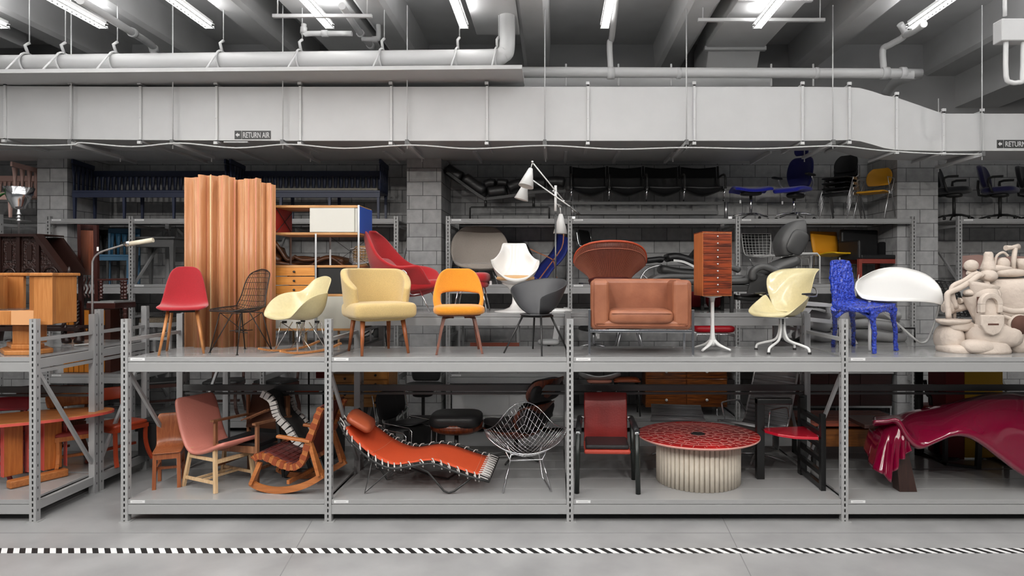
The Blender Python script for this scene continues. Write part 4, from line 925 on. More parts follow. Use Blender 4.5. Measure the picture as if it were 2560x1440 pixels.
for k in range(4): stacker('black stacking chair, '+('lowest of the nested stack of four', 'second from the bottom of the nested stack', 'third from the bottom of the nested stack', 'topmost of the nested stack, its back upright')[k], k, M_sling, back=True)
stacker('yellow stacking armchair with open metal arms beside the black chair stack', 0, mat('yellow_plastic', S(214, 152, 30), .45), -46, (XP(2186, 10.52), 10.52, WT), arms=True)
# dark office chairs, right
M_ofd = fabric('charcoal_fabric', S(22, 24, 30)); M_ofb = fabric('indigo_fabric', S(28, 26, 74))
for px, m, lab, rz in ((2385, M_ofd, 'charcoal upholstered office chair on the top shelf right of the pilaster', 48), (2500, M_ofb, 'indigo upholstered office chair on the top shelf at the right', 42), (2598, M_ofd, 'dark office chair cut off by the right edge, top shelf', 30)):
    t = thing('office_chair', lab, 'office chair', (XP(px, Y), Y, WT), rz)
    MB().cush((0, 0, .5), (.5, .5, .11), .5).build('seat', m, t)
    shell('backrest', [(.2, .55, .17, 0, .04), (.24, .64, .22, 0, .06), (.27, .78, .23, 0, .07), (.29, .9, .18, 0, .05), (.3, .94, .1, 0, .02)], m, t, .07, 2)
    for sx in (-1, 1): rods('arm', [[(sx*.22, .05, .46), (sx*.3, .05, .5), (sx*.31, .08, .68), (sx*.31, -.12, .69)]], M_blackp, t, .02, 8, 3)
    rods('back_bar', [[(0, .1, .43), (0, .3, .45), (0, .31, .7)]], M_blackp, t, .02, 8, 2)
    MB().cush((0, 0, .42), (.2, .24, .07), .6).build('mechanism', M_blackp, t); swivel(t, M_blackp, 5, .3, .1, .42)
tagcard(t, (0, 0, .4))
# ================================================================ WALL RACKS, MIDDLE DECK
Y = 10.75
M_gryf = fabric('warm_grey_fabric', S(176, 166, 156)); M_blkf = fabric('black_fabric', S(26, 26, 27))
ORG = [(-.34, .40, .30, .03, 0), (-.3, .44, .40, .04, 0), (-.1, .40, .42, .10, 0, 3), (.08, .38, .44, .14, .02, 3), (.2, .46, .46, .14, .08, 2.6), (.27, .62, .47, .03, .14, 2.4), (.31, .78, .43, .0, .14), (.33, .94, .37, -.02, .08), (.34, 1.03, .25, -.01, .03)]
t = thing('lounge_chair', 'warm grey upholstered lounge chair with broad rounded back on thin steel legs', 'armchair', (XP(1200, 10.55), 10.55, WM), 8)
GRY = [(-.34, .24, .28, .03, 0), (-.3, .27, .36, .04, 0), (-.1, .24, .40, .10, 0, 3), (.08, .23, .43, .14, .02, 3), (.18, .31, .46, .16, .06, 2.6), (.25, .50, .475, .03, .13, 2.4), (.30, .70, .465, 0, .14), (.33, .86, .39, -.02, .09), (.34, .96, .25, -.01, .03)]
shell('seat_shell', GRY, M_gryf, t, .05, 2); MB().cush((0, -.06, .28), (.6, .55, .12), .5).build('seat_cushion', M_gryf, t)
legs(t, [((sx*.2, sy*.18, .24), (sx*.27, sy*.27, 0)) for sx in (-1, 1) for sy in (-1, 1)], M_steel, .008, .008, n=8)
t = thing('lounge_chair', 'black rounded lounge chair half hidden behind the warm grey one', 'armchair', (XP(1285, 11.02), 11.02, WM), 10, sc=.72)
shell('seat_shell', ORG, M_blkf, t, .05, 2); legs(t, [((sx*.2, sy*.18, .38), (sx*.27, sy*.27, 0)) for sx in (-1, 1) for sy in (-1, 1)], M_steel, .008, .008, n=8)
# blue sling chaise with wooden frame
M_nvs = mat('ultramarine_sling', S(28, 44, 128), .7, bump=.2)
t = thing('sling_chair', 'ultramarine sling chair on a curved brown wood frame behind the lamp pole', 'chair', (XP(1375, 10.7), 10.7, WM)); A = At(1375, 10.7, WM)
G = [[A(px, py, dy) for px, py, dy in ((x-15, y-6, .25), (x, y+2, 0), (x+14, y+8, -.25))] for x, y in ((1409, 588), (1404, 618), (1390, 642), (1368, 665), (1350, 690), (1335, 694), (1318, 680))]
MB().grid(dense(G, 3, 2)).build('sling', M_nvs, t, thick=.025)
for y in (-.28, .28):
    for P in ([(1325, 622), (1345, 632), (1375, 645), (1386, 658), (1390, 690), (1400, 706), (1405, 716)], [(1409, 585), (1404, 620), (1370, 668), (1345, 702), (1335, 716)]):
        pts = smooth_path([A(a, b, y) for a, b in P], 3); b = MB(); pts[-1].z = max(pts[-1].z, .015)
        for p, q in zip(pts, pts[1:]): b.bar(p, q, .018, .018)
        b.build('frame', M_teak, t)
# black chair with chrome arms
t = thing('cantilever_armchair', 'black cantilever armchair with curved chrome arms above the wire fan chair', 'armchair', (XP(1500, Y), Y, WM), 62)
shell('backrest', [(.22, .5, .22), (.26, .7, .23), (.3, .9, .22)], M_sling, t, .02, 1); shell('seat', [(-.24, .45, .23), (0, .43, .23), (.2, .45, .23)], M_sling, t, .025, 1)
for sx in (-1, 1): rods('frame', [[(sx*.26, .3, .88), (sx*.26, .24, .62), (sx*.27, .0, .68), (sx*.27, -.26, .62), (sx*.27, -.3, .4), (sx*.27, -.25, .02), (sx*.27, .25, .012)]], M_steel, t, .012, 8, 4)
# soft-pad chaise (black pads on white rail)
t = thing('lounge_chair', 'low black padded lounger with pale metal rails left of the drawer chest', 'lounge chair', (XP(1690, 10.6), 10.6, WM)); A = At(1690, 10.6, WM)
loaf('pad', [(1664, 646), (1690, 643), (1745, 660)], .13, .5, M_black); loaf('pad', [(1615, 652), (1650, 648), (1660, 650)], .10, .5, M_black, .2); loaf('pad', [(1725, 655), (1750, 625), (1765, 600)], .09, .5, M_blackp, .15)
b = MB(); P = smooth_path([A(1684, 651, -.27), A(1710, 655, -.27), A(1738, 668, -.27)], 4)
for p, q in zip(P, P[1:]): b.bar(p, q, .02, .035)
b.build('rail', M_whitep, t)
rods('leg', [[A(1655, 662, -.1), A(1620, 672, -.1), A(1604, 692, -.1), V((A(1600, 0, -.1).x, -.1, .012))], [A(1604, 684, -.1), A(1625, 702, -.1), V((A(1640, 0, -.1).x, -.1, .012))]], M_alu, t, .014, 8, 3)
loaf('lower_pad', [(1650, 672), (1690, 680), (1740, 684)], .14, .5, M_recd, .1)
rods('leg', [[A(1740, 680, 0), V((A(1745, 0, 0).x, 0, .012))]], M_alu, t, .014, 8)
# wire chairs
t = thing('wire_chair', 'black padded wire-back chair on chrome legs behind the recliner', 'chair', (XP(1903, Y), Y, WM), 5)
BW = [(-.22, .46, .2), (0, .44, .22, .02), (.16, .46, .22, .03, .02), (.22, .56, .23, 0, .05), (.25, .7, .245, 0, .06), (.28, .84, .25, 0, .07)]
wire_shell('wire_seat', BW, M_whitep, t, 3, 1, .0035, .008); shell('back_pad', [(.25, .48, .22, 0, .04), (.27, .54, .23, 0, .05), (.29, .7, .245, 0, .06), (.32, .84, .25, 0, .07)], M_sling, t, .012, 1)
rods('leg_frame', [[(-.2, -.2, .01), (-.17, -.12, .3), (.17, -.12, .3), (.2, -.2, .01)], [(-.2, .2, .01), (-.17, .12, .3), (.17, .12, .3), (.2, .2, .01)], [(-.17, -.12, .3), (-.17, .12, .3)], [(.17, -.12, .3), (.17, .12, .3)], [(-.15, 0, .3), (-.2, .0, .44)], [(.15, 0, .3), (.2, .0, .44)]], M_steel, t, .007, 6)
t = thing('wire_chair', 'small white wire-back chair squeezed beside the yellow chair', 'chair', (XP(1998, 11.0), 11.0, WM), 5)
wire_shell('wire_seat', [(p[0], p[1], p[2]*.62, *p[3:]) for p in BW], M_whitep, t, 2, 1, .004, .007); rods('leg_frame', [[(-.13, -.2, .01), (-.1, -.12, .42), (.1, -.12, .42), (.13, -.2, .01)], [(-.13, .2, .01), (-.1, .12, .42), (.1, .12, .42), (.13, .2, .01)]], M_whitep, t, .007, 6)
t = thing('tube_table', 'white bent-tube nesting table behind the recliner headrest', 'table', (XP(2000, 10.5), 10.5, WM)); A = At(2000, 10.5, WM)
x0, x1, z1 = A(1965, 0).x, A(2040, 0).x, A(0, 634).z
for y in (-.15, .2): rods('frame', [[(x0, y, .012), (x0, y, z1-.04), (x0+.04, y, z1), (x1-.04, y, z1), (x1, y, z1-.05), (x1, y, .012)]], M_whitep, t, .013, 8)
MB().b2(x0+.02, x1-.02, -.15, .2, z1-.03, z1-.015).build('top', gray('smoked_top', .2, .3), t)
# yellow square chair
M_yp = mat('amber_fabric', S(224, 152, 24), .6); M_yp2 = mat('lemon_plastic', S(226, 178, 18), .4)
t = thing('side_chair', 'amber side chair with a square back and a bright lemon seat on wire legs', 'chair', (XP(2088, Y), Y, WM), 20)
shell('backrest', [(.2, .48, .26), (.22, .6, .27), (.25, .74, .27), (.27, .87, .265)], M_yp, t, .03, 0); shell('seat', [(-.27, .49, .18), (-.25, .50, .25, .01), (-.05, .49, .27, .02), (.12, .45, .26, .02), (.2, .47, .24)], M_yp2, t, .03, 2)
rods('leg_frame', [[(-.25, -.2, .44), (-.25, -.22, .012), (-.25, .24, .012), (-.25, .2, .5)], [(.25, -.2, .44), (.25, -.22, .012), (.25, .24, .012), (.25, .2, .5)]], M_steel, t, .009, 6)
tagcard(t, (.0, -.1, .45), .02)
# black leather armchair on red frame
M_redw = mat('brick_red_wood', S(138, 60, 50), .4)
t = thing('armchair', 'black leather armchair on a brick red wooden frame near the right pilaster', 'armchair', (XP(2172, 10.7), 10.7, WM), 14)
MB().b2(-.36, .36, .2, .27, .42, .90).build('backrest', M_black, t, bevel=.03); 
for sx in (-1, 1): MB().b2(sx*.38-.03, sx*.38+.03, -.27, .22, .40, .70).build('arm', M_black, t, bevel=.025)
MB().b2(-.36, .36, -.27, .22, .40, .47).build('seat', M_black, t, bevel=.02)
for sx in (-1, 1):
    for y in (-.24, .24): MB().b2(sx*.37-.028, sx*.37+.028, y-.028, y+.028, 0, .40).build('leg', M_redw, t, bevel=.006)
MB().b2(-.37, .37, -.265, -.235, .33, .40).build('apron', M_redw, t, bevel=.004); MB().b2(-.37, .37, .22, .25, .33, .40).build('apron', M_redw, t, bevel=.004)
# left side
def slatchair(label, px, Y, m, rz, sc=1, z=WM, seatm=None, name='slat_chair'):
    t = thing(name, label, 'chair', (XP(px, Y), Y, z), rz, sc=sc)
    MB().b2(-.24, .24, -.22, .22, .44, .475).build('seat', seatm or m, t, bevel=.006); MB().b2(-.23, .23, -.21, .21, .38, .44).build('apron', m, t)
    MB().b2(-.24, .24, .22, .25, .84, .92).build('top_rail', m, t, bevel=.005)
    for i in range(5): 
        x = -.19+.095*i; MB().grid([[(x-.045*k, .235, zz), (x+.045*k, .235, zz)] for zz, k in ((.475, .35), (.62, .45), (.75, .75), (.85, 1))]).build('slat', m, t, thick=.016)
    for sx in (-1, 1): MB().bar((sx*.22, -.2, .44), (sx*.22, -.21, 0), .035, .035, up=(0, 1, 0)).build('leg', m, t); MB().bar((sx*.22, .235, .9), (sx*.22, .22, 0), .035, .035, up=(0, 1, 0)).build('leg', m, t)
    return t
M_teal = mat('teal_paint', S(40, 88, 118), .5)
slatchair('dark charcoal slat-back chair with grey seat beside the left pilaster', 192, Y, gray('charcoal_paint', .018, .5), 14, seatm=gray('grey_seat', .09, .6))
slatchair('teal blue slat-back chair on the middle shelf at left', 296, 10.7, M_teal, 12)
slatchair('dark slat-back chair behind the tall hall chair', 245, 11.0, gray('charcoal_paint', .018, .5), 14)
M_gt = gray('grey_table_paint', .10, .5)
t = thing('side_table', 'grey painted side table with a shaped apron on the middle shelf at left', 'table', (XP(402, 10.7), 10.7, WM)); A = At(402, 10.7, WM)
x0, x1, z1 = A(345, 0).x, A(458, 0).x, A(0, 594).z; MB().b2(x0, x1, -.25, .3, z1-.03, z1).build('top', M_gt, t, bevel=.006); MB().b2(x0+.04, x1-.04, -.2, .25, z1-.16, z1-.03).build('apron', M_gt, t)
for x in (x0+.07, x1-.07):
    for y in (-.18, .23): MB().bar((x, y, z1-.1), (x, y, 0), .07, .07, up=(0, 1, 0), w2=.04, h2=.04).build('leg', M_gt, t)
t = thing('plywood_lounger', 'low dark brown moulded plywood lounger seen through the open storage unit', 'lounge chair', (XP(775, 10.7), 10.7, WM)); A = At(775, 10.7, WM)
M_dply = mat('dark_brown_ply', S(104, 60, 32), .4, kind='woodx', col2=S(60, 34, 18))
for P in ([(688, 605), (705, 630), (720, 650), (740, 640)], [(690, 655), (730, 662), (770, 668), (800, 650), (830, 645), (862, 668)], [(735, 640), (760, 650), (800, 645)]):
    MB().grid(dense([[A(a, b, -.3), A(a, b+4, 0), A(a, b, .3)] for a, b in P], 3, 2)).build('ply_shell', M_dply, t, thick=.05)
loaf('veneer_seat', [(728, 655), (765, 652), (800, 657), (830, 650), (868, 658)], .16, .5, M_dply, .05)
loaf('veneer_head', [(690, 618), (698, 640), (715, 655)], .12, .5, M_dply)
for px in (720, 830): rods('leg', [[A(px, 660, y), V((A(px, 0, y).x, y, 0))] for y in (-.25, .25)], M_blackm, t, .015, 8)
t = thing('wire_chair', 'chrome wire grid chair with a tan pad, seen through the open storage unit', 'chair', (XP(900, 10.6), 10.6, WM)); A = At(900, 10.6, WM)
wire_shell('wire_seat', [[A(873, 655, -.1), A(895, 660, -.15), A(925, 655, -.1)], [A(875, 645, .1), A(897, 648, .12), A(925, 645, .1)], [A(876, 622, .2), A(898, 620, .22), A(925, 622, .2)]], M_steel, t, 4, 4, .005, .007)
MB().cush(A(905, 640, .26), (.3, .05, .34), .5).build('back_pad', mat('tan_fabric', S(198, 158, 112), .9, bump=.3, bscale=150), t)
rods('leg', [[A(p, 655, y), V((A(p, 0, y).x, y, .01))] for p in (880, 920) for y in (-.1, .15)], M_steel, t, .008, 6)
# right rack: pink wavy bench back and black basket
t = thing('low_bench', 'pale pink low bench with a wavy top, middle shelf at the right edge', 'bench', (XP(2490, 10.8), 10.8, WM))
MB().prism([(-.6, .26), (-.6, .46), (-.3, .48), (0, .43), (.3, .46), (.7, .44), (.7, .26)], -.02, .02).build('back', M_pink, t); MB().b2(-.6, .7, -.3, 0, .24, .27).build('seat', M_pink, t)
for x in (-.55, .65):
    for y in (-.27, -.02): MB().b2(x-.03, x+.03, y-.03, y+.03, 0, .24).build('leg', M_pink, t)
t = thing('perforated_basket', 'black perforated cylinder leaning behind the clay sculpture', 'basket', (XP(2375, 8.3), 8.3, UP)); A = At(2375, 8.3, UP)
wire_shell('wire_cylinder', [[V((.10*cos(a), .10*sin(a), 0))+A(2362+40*k/6, 702+95*k/6-7*k/6*k/6, 0) for a in [i*pi/6 for i in range(13)]] for k in range(7)], M_blackm, t, 2, 1, .007, .01)
b = MB(); b.tube([A(2402, 795), V((.12, 0, .02))], .03, 8); b.disc((.12, 0, 0), .14, 0, .02); b.build('base', M_blackm, t)
# left: stool and wardrobe on the low wall deck, seen below
t = thing('counter_stool', 'white counter stool with a woven speckled seat behind the red shell chair', 'stool', (XP(405, 10.75), 10.75, .92)); A = At(405, 10.75, .92)
w = A(443, 0).x; zs = A(0, 797).z
MB().b2(-w, w, -.2, .2, zs-.05, zs+.02).build('woven_seat', mat('woven_speckle', S(150, 135, 115), .9, noise=.7, nscale=70), t, bevel=.01); MB().b2(-w, w, -.21, .21, zs-.12, zs-.05).build('apron', gray('pale_green_white', .5, .5), t)
for sx in (-1, 1):
    for y in (-.18, .18): MB().bar((sx*(w-.03), y, zs-.05), (sx*(w-.02), y, 0), .05, .05, up=(0, 1, 0)).build('leg', gray('pale_green_white', .5, .5), t)
MB().b2(-w, w, -.19, -.16, zs-.33, zs-.28).build('stretcher', gray('pale_green_white', .5, .5), t)
# striped wardrobe
M_sto = mat('ochre_stripe', S(186, 112, 24), .4); M_stb = mat('umber_stripe', S(64, 26, 12), .4)
t = thing('wardrobe', 'ochre wardrobe with dark zigzag-tipped stripes behind the left racks', 'wardrobe', (XP(238, 10.7), 10.7, .92)); A = At(238, 10.7, .92)
x0, x1, z1 = A(188, 0).x, A(302, 0).x, A(0, 772).z
MB().b2(x0, x1, -.25, .3, 0, z1).build('body', M_stb, t)
n = 9; w = (x1-x0)/n; zz = A(0, 930).z+.10
for i in range(n):
    if i in (5, 8): continue
    a = x0+i*w+.006; b_ = a+w-.012; c = (a+b_)/2
    MB().prism([(a, A(0, 812).z), (c-.0, A(0, 825).z+.0), (b_, A(0, 812).z), (b_, z1-.01), (a, z1-.01)], -.262, -.25).build('panel_stripe', M_sto, t)
    MB().prism([(a, 0.01), (b_, 0.01), (b_, zz+.12), (c, zz+.30), (a, zz+.12)], -.262, -.25).build('panel_stripe', M_sto, t)
# ================================================================ LEFT RACKS, UPPER DECK
M_oo = mat('orange_oak', S(194, 132, 76), .38, kind='wood', col2=S(174, 110, 56)); M_oo_hi = mat('orange_oak_highlight', S(216, 160, 112), .4)
Y = 6.95; t = thing('pedestal_armchair', 'orange oak barrel armchair on a square pedestal at the left edge', 'armchair', (XP(40, Y), Y, UP)); A = At(40, Y, UP)
X = lambda p, d=0: A(p, 0, d).x; Z = lambda p, d=0: A(0, p, d).z
MB().prism([(X(90, -.25), -.28), (X(137, -.25), -.28), (X(140, -.1), -.1), (X(140, -.1), .2), (X(128), .3), (X(112), .1), (X(92), -.1)], Z(812, -.25), Z(690, -.25), 'z').build('arm', M_oo, t, bevel=.006)
MB().prism([(X(85, -.25), -.31), (X(142, -.25), -.31), (X(146, -.1), -.1), (X(146, -.1), .22), (X(128), .34), (X(108), .1), (X(86), -.1)], Z(690, -.25), Z(682, -.25), 'z').build('cap_rail', M_oo, t, bevel=.008)
MB().prism([(X(-40, -.25), -.3), (X(-60, -.25), .1), (X(-50), .3), (X(-20), .2), (X(-18, -.25), -.3)], Z(812, -.25), Z(690, -.25), 'z').build('arm', M_oo, t, bevel=.006)
MB().prism([(X(-30), -.25), (X(92, -.2), -.25), (X(92), .3), (X(-30), .3)], Z(812, -.2), Z(776, -.2), 'z').build('seat', M_oo, t, bevel=.01)
MB().b2(X(28, -.27), X(89, -.27), -.272, -.262, Z(812, -.26), Z(776, -.26)).build('seat_front_highlight', M_oo_hi, t)  # pinkish highlight on the seat front, put into this panel's colour
MB().cush(((X(-20)+X(85))/2, .0, Z(775)+.0), (.42, .46, .03), .4).build('seat_pad', gray('dark_glass_pad', .08, .15), t)
for a, b in ((8, 62), (-36, -10)): MB().b2(X(a, .3), X(b, .3), .28, .32, Z(770, .3), Z(690, .3)).build('back_panel', M_oo, t, bevel=.004)
MB().b2(X(-50, .3), X(100, .3), .26, .36, Z(690, .3), Z(682, .3)).build('cap_rail', M_oo, t, bevel=.01)
MB().b2(X(50), X(96), -.1, .12, .10, Z(812)).build('pedestal', M_oo, t, bevel=.004)
MB().prism([(X(14, -.25), -.27), (X(108, -.1), -.25), (X(134, 0), .0), (X(110, .2), .25), (X(10, .2), .25), (X(0), 0)], 0, .05, 'z').build('base', M_oo, t, bevel=.012)
MB().prism([(X(38, -.1), -.15), (X(100, -.1), -.15), (X(112, 0), .0), (X(90, .2), .18), (X(20, .2), .18)], .05, .10, 'z').build('base_step', M_oo, t, bevel=.01)
# carved pulpit
M_carv = mat('carved_dark_oak', S(58, 32, 26), .4, noise=.8, nscale=30, bump=1, bscale=38); M_carv.node_tree.nodes['Bump'].inputs['Distance'].default_value = .04
M_dk = mat('dark_oak', S(38, 20, 16), .35)
Y = 7.85; t = thing('carved_pulpit', 'dark carved oak pulpit hood with a sloping side and twisted posts, left edge', 'pulpit', (XP(60, Y), Y, UP)); A = At(60, Y, UP)
X = lambda p, d=0: A(p, 0, d).x; Z = lambda p, d=0: A(0, p, d).z
MB().prism([(X(-60), Z(684)), (X(-60), Z(590)), (X(98), Z(590)), (X(168), Z(684))], .0, .04).build('carved_panel', M_carv, t)
MB().prism([(X(-60), Z(684)), (X(-60), Z(590)), (X(98), Z(590)), (X(168), Z(684))], .35, .39).build('rear_panel', M_dk, t)
b = MB(); b.bar((X(-60), -.0, Z(589)), (X(99), -.0, Z(589)), .12, .03); b.bar((X(98), -.02, Z(588)), (X(172), -.02, Z(688)), .12, .04); b.bar((X(-60), .2, Z(586)), (X(98), .2, Z(586)), .4, .015); b.build('cornice', M_dk, t)
b = MB()
for p in (2, 50, 98): b.b2(X(p)-.02, X(p)+.02, -.03, 0, Z(686), Z(592))
b.build('pilaster', M_dk, t)
for c, r in ((25, 15), (75, 15), (128, 18)): MB().tube([(X(c)+X(c+r)*0+(X(c+r)-X(c))*cos(a), -.012, Z(684)+(X(c+r)-X(c))*.9*sin(a)) for a in [pi*i/12 for i in range(13)]], .012, 6).build('arch_moulding', M_dk, t)
for c in (25, 75):
    b = MB(); w = X(c+17)-X(c)
    for sx in (-1, 1): b.b2(X(c)+sx*w-.006, X(c)+sx*w+.006, -.012, 0, Z(664), Z(600))
    b.b2(X(c)-w, X(c)+w, -.012, 0, Z(602), Z(600)); b.b2(X(c)-.03, X(c)+.03, -.015, 0, Z(650), Z(612)); b.build('panel_frame', M_dk, t)
def twist(x, y, z0, z1, r, name='twisted_post'):
    b = MB(); n = 40
    for k in range(2): b.tube([(x+r*.45*cos(a), y+r*.45*sin(a), z0+(z1-z0)*i/n) for i in range(n+1) for a in [i*.8+pi*k]], r*.62, 8)
    return b.build(name, M_dk, t)
for px, d in ((160, .03), (-40, .03), (192, .4)): twist(X(px, d), d, .05, Z(700 if px == 160 else 752, d), .03)
MB().b2(X(160)-.05, X(160)+.05, -.03, .08, Z(704), Z(684)).build('capital', M_dk, t, bevel=.01); MB().lathe([(0, .12), (.012, .1), (.03, .05), (.015, .02), (.035, 0)], (X(176), -.02, Z(690)), 12).build('finial', M_dk, t)
b = MB(); b.b2(X(-60), X(200), -.02, .06, Z(828), Z(819)); b.b2(X(-60), X(200), .38, .44, Z(828), Z(819)); b.build('base_rail', M_dk, t, bevel=.008)
for px in (35, 162, 192): MB().lathe([(0, .0), (.05, .01), (.055, .04), (.03, .07), (.02, .1), (0, .12)], (X(px), .03, 0), 14).build('bun_foot', M_dk, t)
# torchiere
Y = 8.25; t = thing('torchiere', 'chrome torchiere floor lamp with a tiered bowl in front of the pink bench', 'floor lamp', (XP(47, Y), Y, UP)); A = At(47, Y, UP)
zt = A(0, 469).z; s = F/Y
MB().lathe([(.003, zt-.28), (.07, zt-.26), (.075, zt-.24), (.115, zt-.16), (.12, zt-.145), (.165, zt), (.16, zt), (.11, zt-.14), (.05, zt-.24), (0, zt-.26)], (0, 0, 0), 20).build('lamp_bowl', M_steel, t)
MB().lathe([(.012, 0), (.012, zt-.43), (.03, zt-.42), (.03, zt-.41), (.018, zt-.40), (.018, zt-.385), (.03, zt-.38), (.03, zt-.37), (.018, zt-.36), (.018, zt-.345), (.03, zt-.34), (.03, zt-.33), (.02, zt-.3), (.02, zt-.27)], (0, 0, 0), 20).build('stem', M_alu, t)
MB().lathe([(0, .03), (.12, .025), (.14, 0), (0, 0)], (0, 0, 0), 30).build('base', M_steel, t)
# plant tip
t = thing('potted_plant', 'green leafy plant just entering the frame at the left edge', 'plant', (XP(-16, 8.2), 8.2, UP)); zt = ZP(480, 8.2)-UP
MB().tube([(0, 0, .2), (.02, 0, zt-.1)], .01, 6).build('stem', mat('leaf_green', S(40, 92, 38), .5), t); MB().lathe([(0, 0), (.09, 0), (.12, .22), (0, .2)], (0, 0, 0), 20).build('pot', M_dk, t)
for k in range(7):
    a = k*.9; MB().cush((.07*cos(a), .07*sin(a), zt+.02*k-.05), (.13, .05, .025), .9, rot=E(0, -30, math.degrees(a))).build('leaf', mat('leaf_green', S(40, 92, 38), .5), t)
# curved reading lamp
Y = 7.66; t = thing('floor_lamp', 'chrome gooseneck floor lamp with a cream tubular head reaching over the left aisle', 'floor lamp', (XP(231, Y), Y, UP)); A = At(231, Y, UP)
rods('stem', [[(0, 0, .01), A(231, 680), A(233, 650), A(243, 636), A(258, 628), A(290, 618), A(322, 608)]], M_alu, t, .012, 10, 3)
rods('lamp_head', [[A(316, 611), A(383, 600)]], mat('cream_enamel', S(222, 212, 190), .35), t, .028, 14); rods('collar', [[A(312, 611), A(326, 608)]], M_steel, t, .031, 12)
rods('foot', [[(-.14, -.1, .01), (0, 0, .02), (.16, -.06, .01)], [(0, 0, .02), (.0, .16, .01)]], M_whitep, t, .012, 8)
# tall hall chair
M_hall = mat('oxblood_wood', S(48, 18, 14), .3)
Y = 8.12; t = thing('hall_chair', 'tall dark oxblood hall chair with turned arm posts and a grey seat', 'armchair', (XP(260, Y), Y, UP)); A = At(260, Y, UP); t.scale = (.88, .75, 1)
X = lambda p, d=0: A(p, 0, d).x; Z = lambda p, d=0: A(0, p, d).z
def turned(x, y, z0, z1, r, name, n=14):
    h = z1-z0; return MB().lathe([(0, z0)]+[(r*(1-.38*abs(sin(5*pi*k/24))**2 if 2 < k < 22 else r/r), z0+h*k/24) for k in range(25)]+[(0, z1)], (x, y, 0), n).build(name, M_hall, t)
for px, d in ((202, .25), (238, -.2)): MB().bar((X(px, d), d, 0), (X(px-5, d), d, Z(562, d)), .05, .05, up=(0, 1, 0)).build('back_post', M_hall, t)
b = MB(); b.grid([[(X(p, d), d, Z(z, d)) for p, d in ((201, .23), (235, -.18))] for z in (575, 688)]); b.build('back_panel', M_walnut, t, thick=.02)
b = MB(); b.grid([[(X(p, d), d, Z(z, d)) for p, d in ((202, .23), (236, -.18))] for z in (562, 576)]); b.build('crest_rail', M_hall, t, thick=.03)
for k in range(3):
    b = MB(); xa = X(208+8*k, .12-.12*k)
    b.tube([(xa+.012*cos(i), .12-.12*k, Z(745)+(Z(692)-Z(745))*i/14) for i in range(15)], .012, 6); b.build('splat', M_hall, t)
for d in (-.22, .25): b = MB(); b.bar((X(238, d), d, Z(700, d)), (X(322, d), d, Z(698, d)), .05, .025); b.build('arm_rail', M_hall, t, bevel=.005)
for px, d in ((247, -.22), (316, -.22), (316, .25)): turned(X(px, d), d, Z(748, d), Z(702, d), .028, 'arm_post')
for px, d in ((316, -.22), (316, .25)): turned(X(px, d), d, 0.001, Z(770, d), .03, 'leg')
MB().b2(X(240), X(320), -.25, .28, Z(770), Z(756)).build('seat_rail', M_hall, t, bevel=.006); MB().b2(X(242), X(316), -.24, .27, Z(756), Z(752)).build('seat', gray('grey_seat_vinyl', .22, .4), t)
b = MB(); b.tube([(X(240), -.2, .15), (X(316), -.2, .15)], .018, 8); b.tube([(X(280), -.2, .15), (X(280), .25, .15)], .018, 8); b.build('stretcher', M_hall, t)
tagcard(t, (X(238, -.25), -.26, Z(618)), .005)
# ================================================================ LEFT RACKS, LOWER DECK
M_hon = mat('honey_oak', S(184, 116, 64), .36, kind='woodx', col2=S(160, 94, 46)); M_honz = mat('honey_oak_up', S(190, 112, 52), .38, kind='wood', col2=S(162, 88, 36)); M_crl = mat('coral_edge', S(206, 84, 72), .4)
Y = 7.1; t = thing('oval_table', 'oval honey oak table with a coral painted edge on two slab legs', 'table', (XP(60, Y), Y, LOW)); A = At(60, Y, LOW)
X = lambda p, d=0: A(p, 0, d).x; Z = lambda p, d=0: A(0, p, d).z
M3 = Matrix.Rotation(R(40), 3, 'Z'); zt = .70
b = MB(); 
top = MB().lathe([(0, zt-.001), (.5, zt-.001), (.5, zt-.03), (0, zt-.03)], (X(52), .06, 0), 48, sm=False, sx=1.62, sy=.72, M=Matrix.Rotation(R(32), 3, 'Z')); top.build('table_edge', M_crl, t)
MB().lathe([(0, zt+.003), (.49, zt+.003), (.497, zt-.002), (0, zt-.002)], (X(52), .06, 0), 48, sm=False, sx=1.62, sy=.72, M=Matrix.Rotation(R(32), 3, 'Z')).build('table_top', M_hon, t)
for cx, cy in ((X(42), -.06), (X(124, .15), .18)):
    o = MB().box((0, 0, .39), (.17, .07, .58), bev=0).build('slab_leg', M_honz, t, bevel=.006, loc=(cx, cy, 0), rot=(0, 0, R(60)))
    MB().box((-.087, 0, .39), (.006, .072, .58)).build('painted_edge', M_crl, o)
    MB().box((.132, 0, .39), (.006, .072, .58)).build('painted_edge', M_crl, o)
b = MB(); b.bar((X(14, -.25), -.22, .045), (X(150, .15), .25, .045), .1, .085); b.build('foot', M_hon, t, bevel=.015)
M_klr = mat('vermilion_lacquer', S(164, 62, 34), .35)
